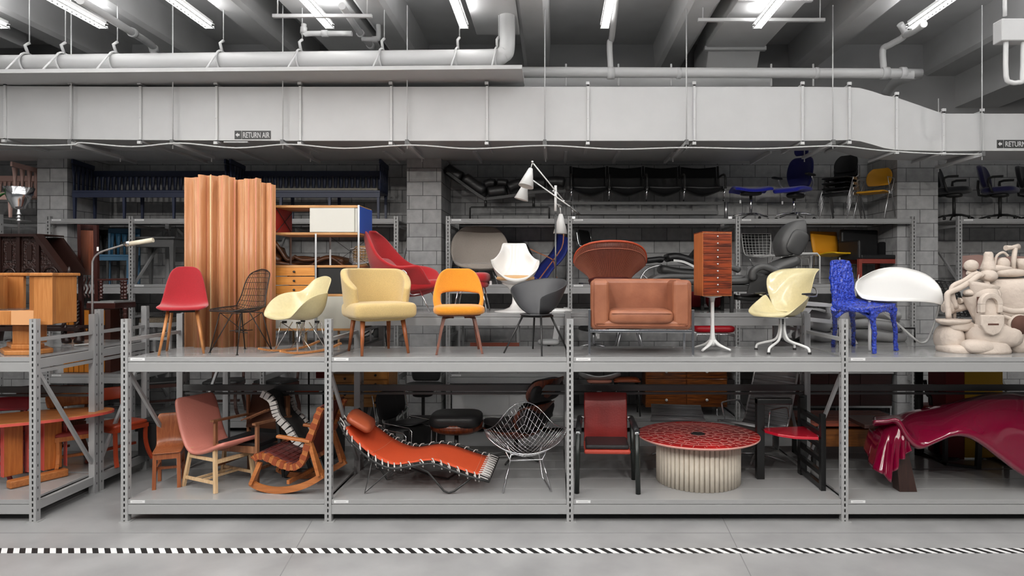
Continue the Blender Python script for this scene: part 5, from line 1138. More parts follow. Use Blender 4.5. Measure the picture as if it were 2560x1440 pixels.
def klismos(label, loc, rz, m, seatm=None, tagit=False, klis=True):
    t = thing('side_chair', label, 'chair', loc, rz)
    MB().cush((0, 0, .455), (.44, .44, .06), .25).build('seat', seatm or m, t); b = MB(); 
    for y in (-.2, .2): b.b2(-.21, .21, y-.015, y+.015, .39, .44)
    for x in (-.2, .2): b.b2(x-.015, x+.015, -.2, .2, .39, .44)
    b.build('seat_rail', m, t)
    for sx in (-1, 1):
        for sy in (-1, 1):
            P = smooth_path([(sx*.19, sy*.19, .44), (sx*.185, sy*.19, .25), (sx*.2, sy*.22, .1), (sx*.22, sy*(.27 if klis else .2), 0.002)], 3); b = MB()
            for p, q in zip(P, P[1:]): b.bar(p, q, .032, .036, up=(0, 1, 0))
            b.build('leg', m, t)
        rods('back_post', [[(sx*.19, .2, .45), (sx*.185, .24, .65), (sx*.2, .3, .82)]], m, t, .018, 8, 3)
    shell('backrest', [(.28, .70, .24, 0, .09), (.30, .78, .25, 0, .09), (.32, .86, .26, 0, .09)], m, t, .022, 1)
    b = MB(); b.b2(-.19, .19, -.02, .02, .16, .19); b.build('stretcher', m, t)
    if tagit: tagcard(t, (.1, -.24, .43), .08)
    return t
klismos('vermilion lacquered chair with a curved back rest on splayed legs, left rear rack', (XP(300, 7.95), 7.95, LOW), 68, M_klr)
klismos('honey oak chair with a coral cushion and a paper tag behind the oval table', (XP(188, 7.56), 7.56, LOW), 44, M_honz, mat('coral_cloth', S(150, 58, 52), .8), True, False)
klismos('chair with crimson seat at the left edge, lower deck', (XP(-12, 7.2), 7.2, LOW), 20, mat('crimson_lacquer', S(150, 30, 40), .4), None, False, False)
for px, lab, rz in ((70, 'dark walnut chair in the shade behind the oval table, at left', 10), (140, 'dark walnut chair in the shade behind the oval table, nearer the aisle', -14)): klismos(lab, (XP(px, 8.0), 8.0, LOW), rz, M_walnut, None, False, False)
# ================================================================ CLAY SCULPTURE (one modelled piece)
M_clay = mat('raw_clay', S(206, 192, 180), .85, noise=.12, nscale=8, bump=.5, bscale=20); M_clay.node_tree.nodes['Bump'].inputs['Distance'].default_value = .02
Y = 7.1; t = thing('clay_sculpture', 'pale clay sculpture of heaped jugs, pipes, dishes and a small lock plate', 'sculpture', (XP(2480, Y), Y, UP)); A = At(2480, Y, UP)
X = lambda p, d=0: A(p, 0, d).x; Z = lambda p, d=0: A(0, p, d).z
u = Y/F
def cl(px, py, d, w, h, dep, e=.8, rot=None, name='clay_mass'): return MB().cush(A(px, py, d), (w*u, dep, h*u), e, rot=rot, n=24, m=16).build(name, M_clay, t)
def zc(o):
    return o
# big back body with flat facets
MB().lathe([(0, 0), (.36, 0), (.38, .2), (.40, .42), (.42, .66), (.40, .76), (0, .80)], (X(2545, .2), .24, 0), 28, sx=1.15, sy=.72).build('barrel_body', M_clay, t)
cl(2480, 838, -.1, 130, 60, .4, .7); cl(2372, 846, .02, 60, 75, .36, .9, name='round_jar'); cl(2400, 872, -.05, 96, 26, .4, .6); cl(2445, 866, -.2, 80, 36, .26, .8)
b = MB(); b.lathe([(0, 0), (.24, 0), (.245, .03), (.235, .05), (.22, .11), (.17, .13), (.14, .16), (.13, .3), (0, .32)], (X(2472, -.2), -.16, 0), 30, sx=1.0, sy=.7); b.build('plinth', M_clay, t)
# dish on the left
MB().lathe([(0, -.05), (.12, -.06), (.175, -.035), (.185, .0), (.175, .0), (.165, -.02), (0, -.02)], A(2384, 798, -.05), 32, sy=.7).build('dish', M_clay, t)
cl(2400, 815, -.05, 60, 26, .2, .6)
# mask plate with arched opening and slot
px0 = X(2476, -.3); zz = Z(760, -.3)
arch = MB(); n = 12; ro, ri = .115, .065
rows = [[V((px0+r*cos(a), -.32+k, zz+r*sin(a)*1.0)) for a in [pi*i/n for i in range(n+1)]] for r, k in ((ri, 0), (ri, .05), (ro, .06), (ro, -.01), (ri, 0))]
arch.grid(rows)
for sx in (-1, 1): arch.b2(px0+sx*ri, px0+sx*ro, -.325, -.26, zz-.09, zz)
arch.build('arch', M_clay, t, bevel=.008)
MB().b2(px0-ri, px0+ri, -.20, -.18, zz-.1, zz+.07).build('arch_recess', mat('dark_clay', S(90, 60, 50), .9), t)
pl = MB(); pl.prism([(px0-.12, Z(787, -.3)), (px0+.12, Z(787, -.3)), (px0+.12, Z(812, -.3)), (px0+.07, Z(832, -.3)), (px0, Z(838, -.3)), (px0-.07, Z(832, -.3)), (px0-.12, Z(812, -.3))], -.345, -.30); o = pl.build('lock_plate', M_clay, t, bevel=.012)
MB().b2(px0-.055, px0+.055, -.348, -.344, Z(812, -.3), Z(808, -.3)).build('slot', mat('dark_clay', S(90, 60, 50), .9), o); MB().lathe([(0, -.003), (.018, -.003), (.018, 0)], (px0+.01, -.346, Z(828, -.3)), 16, M=Matrix.Rotation(pi/2, 3, 'X')).build('keyhole', mat('dark_clay', S(90, 60, 50), .9), o)
cl(2470, 800, -.2, 50, 100, .2, .7)
# big jug above, with handle
cl(2462, 742, -.1, 60, 60, .26, .9, name='jug'); MB().lathe([(.11, 0), (.145, .08), (.16, .12), (.15, .12), (.1, .02)], A(2455, 738, -.1), 24, sy=.7, M=E(0, 12, 0).to_matrix()).build('jug_rim', M_clay, t)
rods('jug_handle', [[A(2478, 722, -.14), A(2496, 730, -.16), A(2494, 752, -.16), A(2478, 756, -.14)]], M_clay, t, .022, 8, 4)
rods('cup_handle', [[A(2506, 790, -.2), A(2528, 800, -.22), A(2524, 830, -.22), A(2508, 850, -.2)]], M_clay, t, .022, 8, 4)
# funnel and pipes on the left
MB().lathe([(.09, 0), (.08, -.08), (.045, -.24), (.03, -.32)], A(2428, 738, -.05), 20, M=E(0, -14, 0).to_matrix()).build('funnel', M_clay, t)
cl(2427, 732, -.05, 34, 20, .15, 1)
rods('bent_pipe', [[A(2372, 796, -.08), A(2368, 745, -.08), A(2372, 732, -.08), A(2395, 722, -.06), A(2425, 705, -.04), A(2448, 688, 0), A(2456, 690, 0)]], M_clay, t, .03, 10, 4); rods('bent_pipe', [[A(2390, 770, 0), A(2380, 735, 0), A(2383, 715, .02), A(2410, 702, .04), A(2440, 684, .06), A(2462, 696, .05), A(2470, 715, .02)]], M_clay, t, .028, 10, 4)
rods('bar', [[A(2358, 770, .05), A(2400, 768, .05), A(2440, 755, .05), A(2475, 750, .05)]], M_clay, t, .05, 10, 3); rods('spout', [[A(2398, 752, 0), A(2412, 750, 0), A(2424, 744, 0)]], M_clay, t, [.035, .022, .03], 10)
cl(2375, 764, .05, 34, 44, .12, .9, rot=E(0, 20, 0)); rods('leg_post', [[A(2386, 760, .1), A(2386, 800, .1)]], M_clay, t, .02, 8)
# objects on the top edge
cl(2428, 664, .1, 34, 30, .14, 1, name='ball'); rods('ball_base', [[A(2418, 682, .1), A(2434, 684, .1), A(2442, 678, .1)]], M_clay, t, .022, 8, 3)
MB().lathe([(0, .09), (.018, .09), (.03, .1), (.045, .08), (.05, .02), (.06, -.02), (.08, -.07), (.09, -.12), (0, -.12)], A(2471, 652, .15), 24).build('small_jar', M_clay, t)
rods('kettle_handle', [[A(2487, 662, .15), A(2492, 640, .15), A(2508, 631, .15), A(2520, 640, .15)]], M_clay, t, .014, 8, 4); cl(2508, 660, .15, 32, 34, .12, 1, name='kettle'); cl(2490, 672, .15, 80, 20, .16, .9)
rods('hammer_handle', [[A(2532, 685, .15), A(2534, 650, .15), A(2538, 620, .15)]], M_clay, t, .026, 10); rods('hammer_head', [[A(2514, 620, .13), A(2530, 619, .15), A(2545, 617, .17)]], M_clay, t, [.03, .022, .036], 10)
MB().lathe([(0, -.06), (.05, -.06), (.07, .06), (.06, .06), (0, .04)], A(2556, 660, .15), 20).build('bucket', M_clay, t)
cl(2470, 690, .05, 40, 30, .2, .9); cl(2520, 682, .15, 90, 22, .2, .8)
# dark round hollow at the right
MB().lathe([(0, .02), (.09, .02), (.10, 0), (.115, 0), (.12, .03)], A(2552, 812, -.25), 24, sy=.9, M=Matrix.Rotation(pi/2, 3, 'X') @ Matrix.Rotation(pi, 3, 'X')).build('hollow_rim', M_clay, t); MB().lathe([(0, 0), (.1, 0)], A(2552, 812, -.262), 24, M=Matrix.Rotation(pi/2, 3, 'X')).build('hollow', mat('dark_clay', S(90, 60, 50), .9), t, thick=.004)
cl(2545, 845, -.1, 60, 80, .26, .8); rods('rim_band', [[A(2500, 770, -.18), A(2530, 778, -.2), A(2565, 777, -.2), A(2600, 772, -.18)]], M_clay, t, .03, 10, 3)
# ================================================================ LOWER DECK, FRONT ROW
M_cply = mat('cinnamon_ply', S(164, 96, 56), .35, kind='wood', col2=S(134, 70, 38))
Y = 7.05; t = thing('child_chair', 'small cinnamon plywood chair with square legs at the left end of the lower deck', 'chair', (XP(423, Y), Y, LOW), 22)
shell('seat_shell', [(-.19, .375, .135, 0, 0), (-.1, .385, .14, .0, 0), (.03, .385, .14), (.1, .395, .14), (.145, .44, .14, 0, .01), (.155, .52, .142, 0, .02), (.165, .62, .145, 0, .02), (.18, .70, .14, 0, .015), (.19, .735, .12, 0, .01)], M_cply, t, .012, 1)
for sx in (-1, 1):
    MB().bar((sx*.11, -.15, .37), (sx*.115, -.155, 0), .034, .034, up=(0, 1, 0)).build('leg', M_cply, t); MB().bar((sx*.11, .14, .40), (sx*.115, .17, 0), .034, .04, up=(0, 1, 0)).build('leg', M_cply, t)
    MB().bar((sx*.112, -.15, .19), (sx*.112, .16, .19), .02, .045).build('side_stretcher', M_cply, t)
MB().b2(-.12, .12, -.165, -.14, .31, .372).build('apron', M_cply, t); MB().b2(-.11, .11, -.02, .01, .17, .195).build('stretcher', M_cply, t)
for sx in (-1, 1): MB().b2(sx*.115-.01, sx*.115+.01, -.14, .13, .32, .375).build('side_rail', M_cply, t)
# pink chair
M_pk2 = mat('dusty_pink_leather', S(196, 122, 108), .45, bump=.15, bscale=60); M_pkp = mat('pink_piping', S(214, 140, 124), .5)
Y = 7.08; t = thing('upholstered_chair', 'dusty pink upholstered chair with a swooping seat on a pale birch frame', 'chair', (XP(545, Y), Y, LOW), 63)
PKR = [(-.38, .50, .2), (-.36, .505, .24), (-.3, .48, .25), (-.15, .42, .25), (0, .375, .25), (.1, .37, .25), (.18, .41, .25), (.25, .52, .25), (.31, .68, .25), (.36, .83, .245), (.385, .90, .23), (.392, .92, .2)]
shell('seat_shell', PKR, M_pk2, t, .045, 2)
for sx in (-1, 1):
    MB().bar((sx*.2, -.23, .45), (sx*.23, -.28, 0), .032, .036, up=(0, 1, 0)).build('leg', M_birch, t); MB().bar((sx*.2, .15, .42), (sx*.23, .24, 0), .032, .036, up=(0, 1, 0)).build('leg', M_birch, t)
    MB().bar((sx*.222, -.26, .10), (sx*.225, .22, .10), .02, .03).build('side_stretcher', M_birch, t); MB().bar((sx*.21, -.24, .33), (sx*.21, .18, .33), .02, .03).build('side_rail', M_birch, t)
for y in (-.05, .06): MB().b2(-.22, .22, y-.01, y+.01, .09, .112).build('stretcher', M_birch, t)
MB().b2(-.21, .21, -.26, -.235, .29, .33).build('front_rail', M_birch, t)
# wood armchair behind
M_olw = mat('light_walnut', S(150, 104, 74), .45, kind='wood', col2=S(120, 78, 52)); M_brl = mat('brown_leather_back', S(92, 56, 38), .5)
Y = 7.28; t = thing('armchair', 'light walnut armchair with a brown plank back and black seat behind the pink chair', 'armchair', (XP(632, Y), Y, LOW), -16)
MB().bar((-.26, .26, .62), (.26, .26, .62), .02, .03).build('rail', M_olw, t)
b = MB(); b.grid([[(-.26, .20, .50), (.26, .20, .50)], [(-.26, .30, .86), (.26, .30, .86)]]); b.build('backrest', M_brl, t, thick=.02)
MB().b2(-.25, .25, -.24, .22, .40, .45).build('seat', M_sling, t, bevel=.01)
MB().b2(-.26, .26, -.26, -.23, .35, .42).build('seat_rail', M_olw, t); MB().b2(-.26, .26, .2, .23, .35, .42).build('seat_rail', M_olw, t)
for sx in (-1, 1):
    MB().bar((sx*.27, -.25, .66), (sx*.27, -.25, 0), .03, .035, up=(0, 1, 0)).build('leg', M_olw, t); MB().bar((sx*.27, .24, .88), (sx*.27, .26, 0), .03, .035, up=(0, 1, 0)).build('leg', M_olw, t)
    MB().bar((sx*.27, -.30, .67), (sx*.27, .28, .64), .045, .022).build('armrest', M_olw, t); MB().bar((sx*.27, -.25, .18), (sx*.27, .25, .18), .02, .03).build('side_stretcher', M_olw, t)
for k in range(4): MB().bar((-.24+.02*k, .1+.05*k, .60-.0*k), (.1, .1+.05*k, .74), .02, .012).build('side_slat', M_olw, t)
# rocking chair with woven leather straps
M_strap = mat('burgundy_leather', S(98, 38, 34), .45, noise=.35, nscale=14); M_rust2 = mat('rust_strap', S(140, 66, 34), .45); M_cher = mat('cherry_wood', S(186, 116, 64), .36, kind='woodx', col2=S(160, 92, 46))
Y = 6.98; t = thing('rocking_chair', 'cherry wood rocking chair with woven burgundy leather strap seat', 'rocking chair', (XP(748, Y), Y, LOW), -8); A = At(748, Y, LOW)
pf = [(665, 1128), (672, 1122), (690, 1120), (715, 1130), (740, 1140), (762, 1144), (782, 1138), (795, 1118), (805, 1085), (818, 1050), (830, 1018), (838, 1000)]
P = smooth_path([A(*p) for p in pf], 4)
rows = [[(p.x, y, p.z) for y in (-.25, -.12, 0, .12, .25)] for p in P]
MB().grid(rows).build('woven_seat', M_strap, t, thick=.012)
w_ = MB()
for i in range(0, len(P)-1, 2):
    p = P[i]; w_.tube([(p.x, -.25, p.z+.008), (p.x, .25, p.z+.008)], .003, 4)
for y in (-.18, -.09, 0, .09, .18): w_.tube([(p.x, y, p.z+.008) for p in P], .003, 4)
w_.build('strap_edge', mat('dark_strap_edge', S(66, 24, 22), .5), t)
for y in (-.25, .25):
    b = MB()
    for p, q in zip(P, P[1:]): b.bar(p+V((0, y, -.025)), q+V((0, y, -.025)), .05, .06)
    o = b.build('side_frame', M_cher, t); 
    for i in range(0, len(P)-2, 3):
        b = MB(); p, q = P[i], P[i].lerp(P[min(i+2, len(P)-1)], .8); b.bar(p+V((0, y, -.025)), q+V((0, y, -.025)), .058, .07); b.build('strap_wrap', M_rust2, o)
    RK = smooth_path([A(655, 1198), A(680, 1209), A(720, 1214), A(765, 1208), A(805, 1194), A(842, 1172)], 4); RK = [V((p.x, y, p.z-A(0, 1214).z+.032)) for p in RK]; b = MB()
    for p, q in zip(RK, RK[1:]): b.bar(p, q, .035, .062)
    b.build('rocker', M_cher, t)
    MB().bar(RK[1]+V((-.0, 0, 0)), (A(680, 1142).x, y, A(0, 1142).z), .035, .09, up=(0, 1, 0), w2=.04, h2=.035).build('front_leg', M_cher, t)
    MB().bar(RK[-1]+V((-.03, 0, 0)), (A(806, 1082).x, y, A(0, 1082).z), .035, .10, up=(0, 1, 0), w2=.045, h2=.035).build('rear_leg', M_cher, t)
    MB().bar((A(726, 1076).x, y*1.06, A(0, 1076).z), (A(812, 1090).x, y*1.06, A(0, 1086).z), .055, .03).build('armrest', M_cher, t, bevel=.008)
MB().bar(((A(752, 0)).x, -.25, .12), (A(757, 0).x, .25, .12), .03, .04).build('stretcher', M_cher, t)
# white strap chaise behind
M_wst = mat('white_strap', S(214, 210, 206), .6)
Y = 7.45; t = thing('strap_chair', 'black framed lounge chair with curving white webbing straps, behind the rocker', 'lounge chair', (XP(735, Y), Y, LOW)); A = At(735, Y, LOW)
P = smooth_path([A(676, 975), A(700, 990), A(708, 1015), (A(716, 1035)), A(740, 1060), A(755, 1085), A(778, 1112), A(800, 1118)], 5)
for y in (-.22, .22):
    b = MB(); 
    for p, q in zip(P, P[1:]): b.bar(p+V((0, y, 0)), q+V((0, y, 0)), .03, .05)
    o = b.build('side_frame', M_blackm, t)
    for i in range(0, len(P)-2, 2):
        b = MB(); b.bar(P[i]+V((0, y, 0)), P[i].lerp(P[i+2], .8)+V((0, y, 0)), .036, .075); b.build('webbing_strap', M_wst, o)
MB().grid([[(p.x, y, p.z) for y in (-.22, 0, .22)] for p in P]).build('seat_sheet', gray('charcoal_web', .04, .6), t, thick=.01)
for a, b_ in (((712, 1040), (728, 1150)), ((775, 1108), (728, 1150)), ((775, 1108), (800, 1150))):
    for y in (-.2, .2): p, q = A(*a), A(*b_); q.z = .02; MB().bar(p+V((0, y, 0)), q+V((0, y, 0)), .03, .04).build('leg', M_blackm, t)
# orange laced chaise
M_orc = mat('orange_canvas', S(206, 78, 40), .6, bump=.2, bscale=120); M_rope = mat('white_cord', S(205, 200, 196), .7); M_seam = mat('pale_stitch', S(206, 130, 104), .7); M_pil = mat('burnt_orange_leather', S(172, 82, 50), .45, bump=.2, bscale=30)
Y = 6.98; t = thing('chaise_longue', 'orange canvas chaise laced with white cord to a bent black tube frame', 'chaise longue', (XP(1045, Y), Y, LOW)); A = At(1045, Y, LOW)
near = [(862, 1068, -.26), (880, 1094, -.26), (920, 1130, -.25), (955, 1152, -.25), (985, 1161, -.25), (1020, 1158, -.25), (1080, 1150, -.25), (1120, 1162, -.25), (1165, 1178, -.25), (1200, 1188, -.25)]
far = [(905, 1042, .22), (930, 1058, .24), (960, 1080, .25), (990, 1100, .25), (1020, 1113, .25), (1050, 1117, .25), (1100, 1110, .25), (1140, 1116, .25), (1185, 1131, .25), (1222, 1142, .25)]
NP = smooth_path([A(*p) for p in near], 6); FP = smooth_path([A(*p) for p in far], 6)
MB().grid([[a.lerp(b, k/6)+V((0, 0, -.02*sin(pi*k/6))) for k in range(7)] for a, b in zip(NP, FP)]).build('canvas_sling', M_orc, t, thick=.008)
oN = [a+(a-b).normalized()*.05+V((0, 0, -.02)) for a, b in zip(NP, FP)]; oF = [b+(b-a).normalized()*.05+V((0, 0, .0)) for a, b in zip(NP, FP)]
e0 = (NP[0]-NP[2]).normalized()*.09; e1 = (NP[-1]-NP[-3]).normalized()*.10
loop = [p for p in oN]+[oN[-1]+e1, oF[-1]+e1]+oF[::-1]+[oF[0]+e0, oN[0]+e0]
rods('tube_frame', [loop+[loop[0]]], M_blackm, t, .013, 8)
lc = MB()
def lace(p, q):
    d = (q-p)*.5; lc.tube([p-d*.4+V((0,0,.006)), p+d*.6+V((0, 0, .026)), q+V((0, 0, .018)), q+V((0, 0, -.026)), p+d*1.0+V((0, 0, -.02)), p+V((0, 0, -.012))], .0062, 5)
cnt = 0
for i in range(0, len(NP), 3):
    for a, b, c in ((NP, oN, 1), (FP, oF, -1)):
        lc = MB(); j = min(i+1, len(NP)-1); lace(a[i], b[j]); lc.build('lacing_cord', M_rope, t)
for k in range(10):
    lc = MB(); a = NP[-1].lerp(FP[-1], k/9); lace(a, a+e1*1.05+V((0, .01, 0))); lc.build('lacing_cord', M_rope, t)
    if k % 2 == 0: lc = MB(); a = NP[0].lerp(FP[0], k/9); lace(a, a+e0*1.05); lc.build('lacing_cord', M_rope, t)
rods('stitch_seam', [[a.lerp(b, k/10)+V((0, 0, .006-.02*sin(pi*k/10))) for k in range(11)] for a, b in ((NP[13], FP[17]), (NP[-4], FP[-4]))], M_seam, t, .0022, 4)
c = A(893, 1062, 0)+V((.05, -.02, .05))
o = MB().cush(c, (.30, .46, .13), .45, rot=E(0, 33, 8), n=28, pinch=.55).build('pillow', M_pil, t)
def lowz(p, z=.012): p = V(p); p.z = z; return p
rods('leg_tube', [[A(934, 1140, -.25), lowz(A(912, 1238, -.25)), A(985, 1168, -.25), A(1030, 1160, -.25), A(1070, 1180, -.25), lowz(A(1110, 1232, -.25), .03), lowz(A(1122, 1242, -.25)), lowz(A(1136, 1238, -.25), .03), A(1185, 1190, -.25)]], M_blackm, t, .011, 8)
rods('leg_tube', [[A(900, 1090, .22), lowz(A(968, 1180, .2)), A(1000, 1160, .2), A(1080, 1190, .2), lowz(A(1120, 1190, .22)), A(1195, 1150, .24)]], M_blackm, t, .011, 8)
rods('cross_tube', [[lowz(A(912, 1238, -.25)), lowz(A(968, 1180, .2))]], M_blackm, t, .0, 4) if 0 else None
# second laced sling end under the beam
Y = 8.0; t = thing('laced_sling', 'orange canvas sling edge laced with white cord, hanging just below the dark beam', 'sling chair', (XP(767, Y), Y, LOW)); A = At(767, Y, LOW)
MB().grid([[A(737, 968), A(797, 968)], [A(735, 976, -.03), A(799, 976, -.03)], [A(740, 984, .02), A(794, 984, .02)]]).build('canvas', mat('orange_canvas', S(206, 78, 40), .6), t, thick=.01)
for px in (733, 799):
    for k in range(3): rods('cord', [[A(px, 968+5*k), A(px-4 if px < 760 else px+4, 972+5*k)]], M_rope, t, .004, 5)
rods('frame', [[A(726, 975), V((A(722, 0).x, 0, .012)), V((A(812, 0).x, 0, .012)), A(808, 975)]], M_blackm, t, .012, 6)
MB().b2(A(775, 0).x, A(815, 0).x, .2, .22, A(0, 952).z, A(0, 930).z).build('back_canvas', mat('deep_red_canvas', S(120, 20, 14), .7), t)
rods('back_frame', [[A(772, 975, .2), A(772, 929, .2)], [A(816, 975, .2), A(816, 929, .2)], [A(772, 975, .2), V((A(772, 0, .2).x, .2, .012))], [A(816, 975, .2), V((A(816, 0, .2).x, .2, .012))]], M_blackm, t, .012, 6)
# diamond wire chair
Y = 7.02; t = thing('diamond_chair', 'chrome wire lounge chair with a wide diamond-shaped mesh seat', 'wire chair', (XP(1314, Y), Y, LOW), 6); A = At(1314, Y, LOW)
def lerpt(t, ys): f = (t+1)*2; k = min(3, max(0, int(f))); return ys[k]+(ys[k+1]-ys[k])*(f-k)
def dsurf(a, b):
    x, y = a+b-1, a-b; r1 = abs(x)+abs(y)+1e-6; k = 1+.26*(4*abs(x)*abs(y)/r1**2)*r1; x *= k; y *= k; y = max(-1, min(1, y))
    c = smooth_path([V((0, p, q)) for p, q in ((-.34, .42), (-.2, .36), (.02, .345), (.20, .50), (.30, .83))], 12)
    f = (y+1)/2*(len(c)-1); i = min(int(f), len(c)-2); p = c[i].lerp(c[i+1], f-i)
    return V((.44*x, p.y-.10*x*x, p.z+.27*x*x*(1-.6*max(0, y))))
n = 17; b = MB()
for i in range(n+1):
    b.tube([dsurf(i/n, k/16) for k in range(17)], .0026, 4); b.tube([dsurf(k/16, i/n) for k in range(17)], .0026, 4)
rimc = [dsurf(k/10, 0) for k in range(10)]+[dsurf(1, k/10) for k in range(10)]+[dsurf(1-k/10, 1) for k in range(10)]+[dsurf(0, 1-k/10) for k in range(10)]
b.tube(rimc, .0055, 6, closed=True); b.build('wire_seat', M_steel, t)
rods('cross_bar', [[(-.22, -.1, .40), (-.17, -.12, .30), (.17, -.12, .30), (.22, -.1, .40)], [(-.2, .12, .42), (-.15, .1, .30), (.15, .1, .30), (.2, .12, .42)]], M_steel, t, .008, 8)
for sx in (-1, 1): rods('leg_frame', [[(sx*.17, -.12, .30), (sx*.25, -.26, .01), (sx*.2, .22, .01), (sx*.15, .1, .30)]], M_steel, t, .008, 8)
# red leather armchair
M_rl = mat('brick_red_leather', S(142, 34, 30), .4, noise=.2, nscale=6, bump=.1, bscale=50); M_rl2 = mat('brick_orange_leather', S(170, 62, 46), .4); M_dg = mat('dark_green_black_wood', (.014, .018, .016), .35)
Y = 6.98; t = thing('armchair', 'brick red leather armchair with a black seat pad and round black legs', 'armchair', (XP(1516, Y), Y, LOW), -2)
MB().b2(-.24, .24, -.24, .2, .40, .445).build('seat', M_rl2, t, bevel=.02, seg=3); MB().b2(-.225, .225, -.22, .17, .447, .49).build('seat_pad', M_black, t, bevel=.018, seg=3)
b = MB(); b.grid([[(x, .18+.22*(z-.42)-.02*(x/.2)**2, z) for x in (-.235, -.1, 0, .1, .235)] for z in (.43, .6, .78, .95)]); b.build('backrest', M_rl, t, thick=.035, bevel=.012)
for sx in (-1, 1):
    MB().tube([(sx*.315, -.24, 0), (sx*.30, -.24, .62)], .026, 14).build('leg', M_dg, t); MB().tube([(sx*.31, .24, 0), (sx*.29, .24, .66)], .026, 14).build('leg', M_dg, t)
    MB().tube([(sx*.30, -.26, .64), (sx*.29, .0, .665), (sx*.28, .26, .67)], .032, 12).build('armrest', M_black, t)
    MB().cush((sx*.30, -.245, .625), (.06, .04, .04), .9).build('cap', M_steel, t); MB().cush((sx*.25, .16, .70), (.04, .03, .03), .9).build('bolt', M_steel, t)
MB().bar((-.31, .0, .38), (.31, .0, .38), .04, .03).build('cross_rail', M_dg, t)
# mosaic table
M_tile = mat('red_glaze', S(190, 26, 26), .3, noise=.35, nscale=3, coat=.1, col2=S(120, 12, 12)); M_grout = mat('pale_grout', S(206, 150, 140), .7); M_cane = mat('ivory_cane', S(222, 212, 196), .55, noise=.12, nscale=12)
Y = 7.2; t = thing('mosaic_table', 'round coffee table of red scalloped tiles on a drum of ivory half-round slats', 'coffee table', (XP(1745, Y), Y, LOW)); cx = 0
zt = .505; RT = .66
MB().lathe([(0, zt-.03), (RT-.02, zt-.03), (RT, zt-.02), (RT, zt-.004), (0, zt-.004)], (0, 0, 0), 64, sy=.93).build('table_top', M_grout, t)
MB().lathe([(0, zt+.001), (RT-.004, zt+.001), (RT-.002, zt-.012)], (0, 0, 0), 72, sm=False, sy=.93).build('tile_mosaic', M_tile, t)
gl = MB(); rg = [.075, .16, .25, .34, .43, .52, .60, .66]; cn = (9, 13, 17, 21, 25, 29, 34)
def gp(r, a): return V((r*cos(a), r*sin(a)*.93, zt+.0015))
for i in range(7):
    n = cn[i]; off = .5*(i % 2); sc = .032 if i < 5 else .014
    for k in range(n):
        a0, a1 = 2*pi*(k+off)/n, 2*pi*(k+1+off)/n
        if i < 6: gl.tube([gp(rg[i]+sc*sin(pi*u/6)+.012, a0+(a1-a0)*u/6) for u in range(7)], .003, 4, flat=.6)
        if i > 3: gl.tube([gp(rg[i]+(.012 if i < 6 else 0), a0), gp(rg[i+1]+.012 if i < 6 else .657, a0)], .0028, 4, flat=.6)
        else: gl.tube([gp(rg[i]+sc+.012, (a0+a1)/2), gp(rg[i+1]+.012, (a0+a1)/2)], .0026, 4, flat=.6)
gl.build('grout_lines', M_grout, t); MB().lathe([(0, zt+.004), (.075, zt+.004), (.078, zt-.004)], (0, 0, 0), 28, sm=False).build('centre_disc', M_blackp, t)
ns = 52
b0 = MB().lathe([(0, 0), (.425, 0), (.425, zt-.03), (0, zt-.03)], (0, 0, 0), 40, sm=False).build('drum', M_cane, t)
for k in range(ns):
    a = pi+pi*k/ns if 0 else 2*pi*k/ns
    if sin(a) > .55: continue
    MB().tube([(.43*cos(a), .43*sin(a), .002), (.43*cos(a), .43*sin(a), zt-.032)], .0255, 10).build('half_round_slat', M_cane, t)
# red and black geometric chair
M_blk2 = mat('black_lacquer', (.01, .01, .01), .25); M_rdg = mat('crimson_lacquer_seat', S(190, 20, 44), .18, coat=.5)
Y = 7.15; t = thing('geometric_chair', 'black lacquered ladder-sided chair with a curved glossy crimson seat', 'chair', (XP(1975, Y), Y, LOW)); A = At(1975, Y, LOW)
X = lambda p, d=0: A(p, 0, d).x; Z = lambda p, d=0: A(0, p, d).z
MB().b2(X(1890, .1), X(1909, .1), .06, .14, 0, Z(996, .1)).build('post', M_blk2, t, bevel=.003)
MB().b2(X(1890, .1), X(1978, .1), .05, .15, Z(1010, .1), Z(995, .1)).build('arm_rail', M_blk2, t, bevel=.01)
b = MB(); p0 = V((X(2008, .2), .25, 0)); p1 = V((X(2056, -.3), -.3, 0))
H = Z(995, .2)
for pp in (p0, p1): b.bar(pp, pp+V((0, 0, H if pp is p0 else Z(1035, -.3))), .05, .06, up=(0, 1, 0))
for z in (.03, .17, .31, .45, .58, .70): b.bar(p0+V((0, 0, z+.02)), p1+V((0, 0, z)), .04, .05)
b.build('ladder_side', M_blk2, t)
b = MB(); b.bar((X(2008, .25), .28, 0), (X(2008, .25), .28, H+.02), .09, .05, up=(0, 1, 0)); b.build('rear_post', M_blk2, t)
zs = Z(1073, .05)
pts = [(X(1908, .1), .12), (X(1912, .0), .0), (X(1940, -.1), -.16), (X(1980, -.2), -.27), (X(2046, -.3), -.31), (X(2040, -.1), -.1), (X(2018, .2), .2)]
MB().prism(pts, zs-.03, zs, 'z').build('seat', M_rdg, t, bevel=.006)
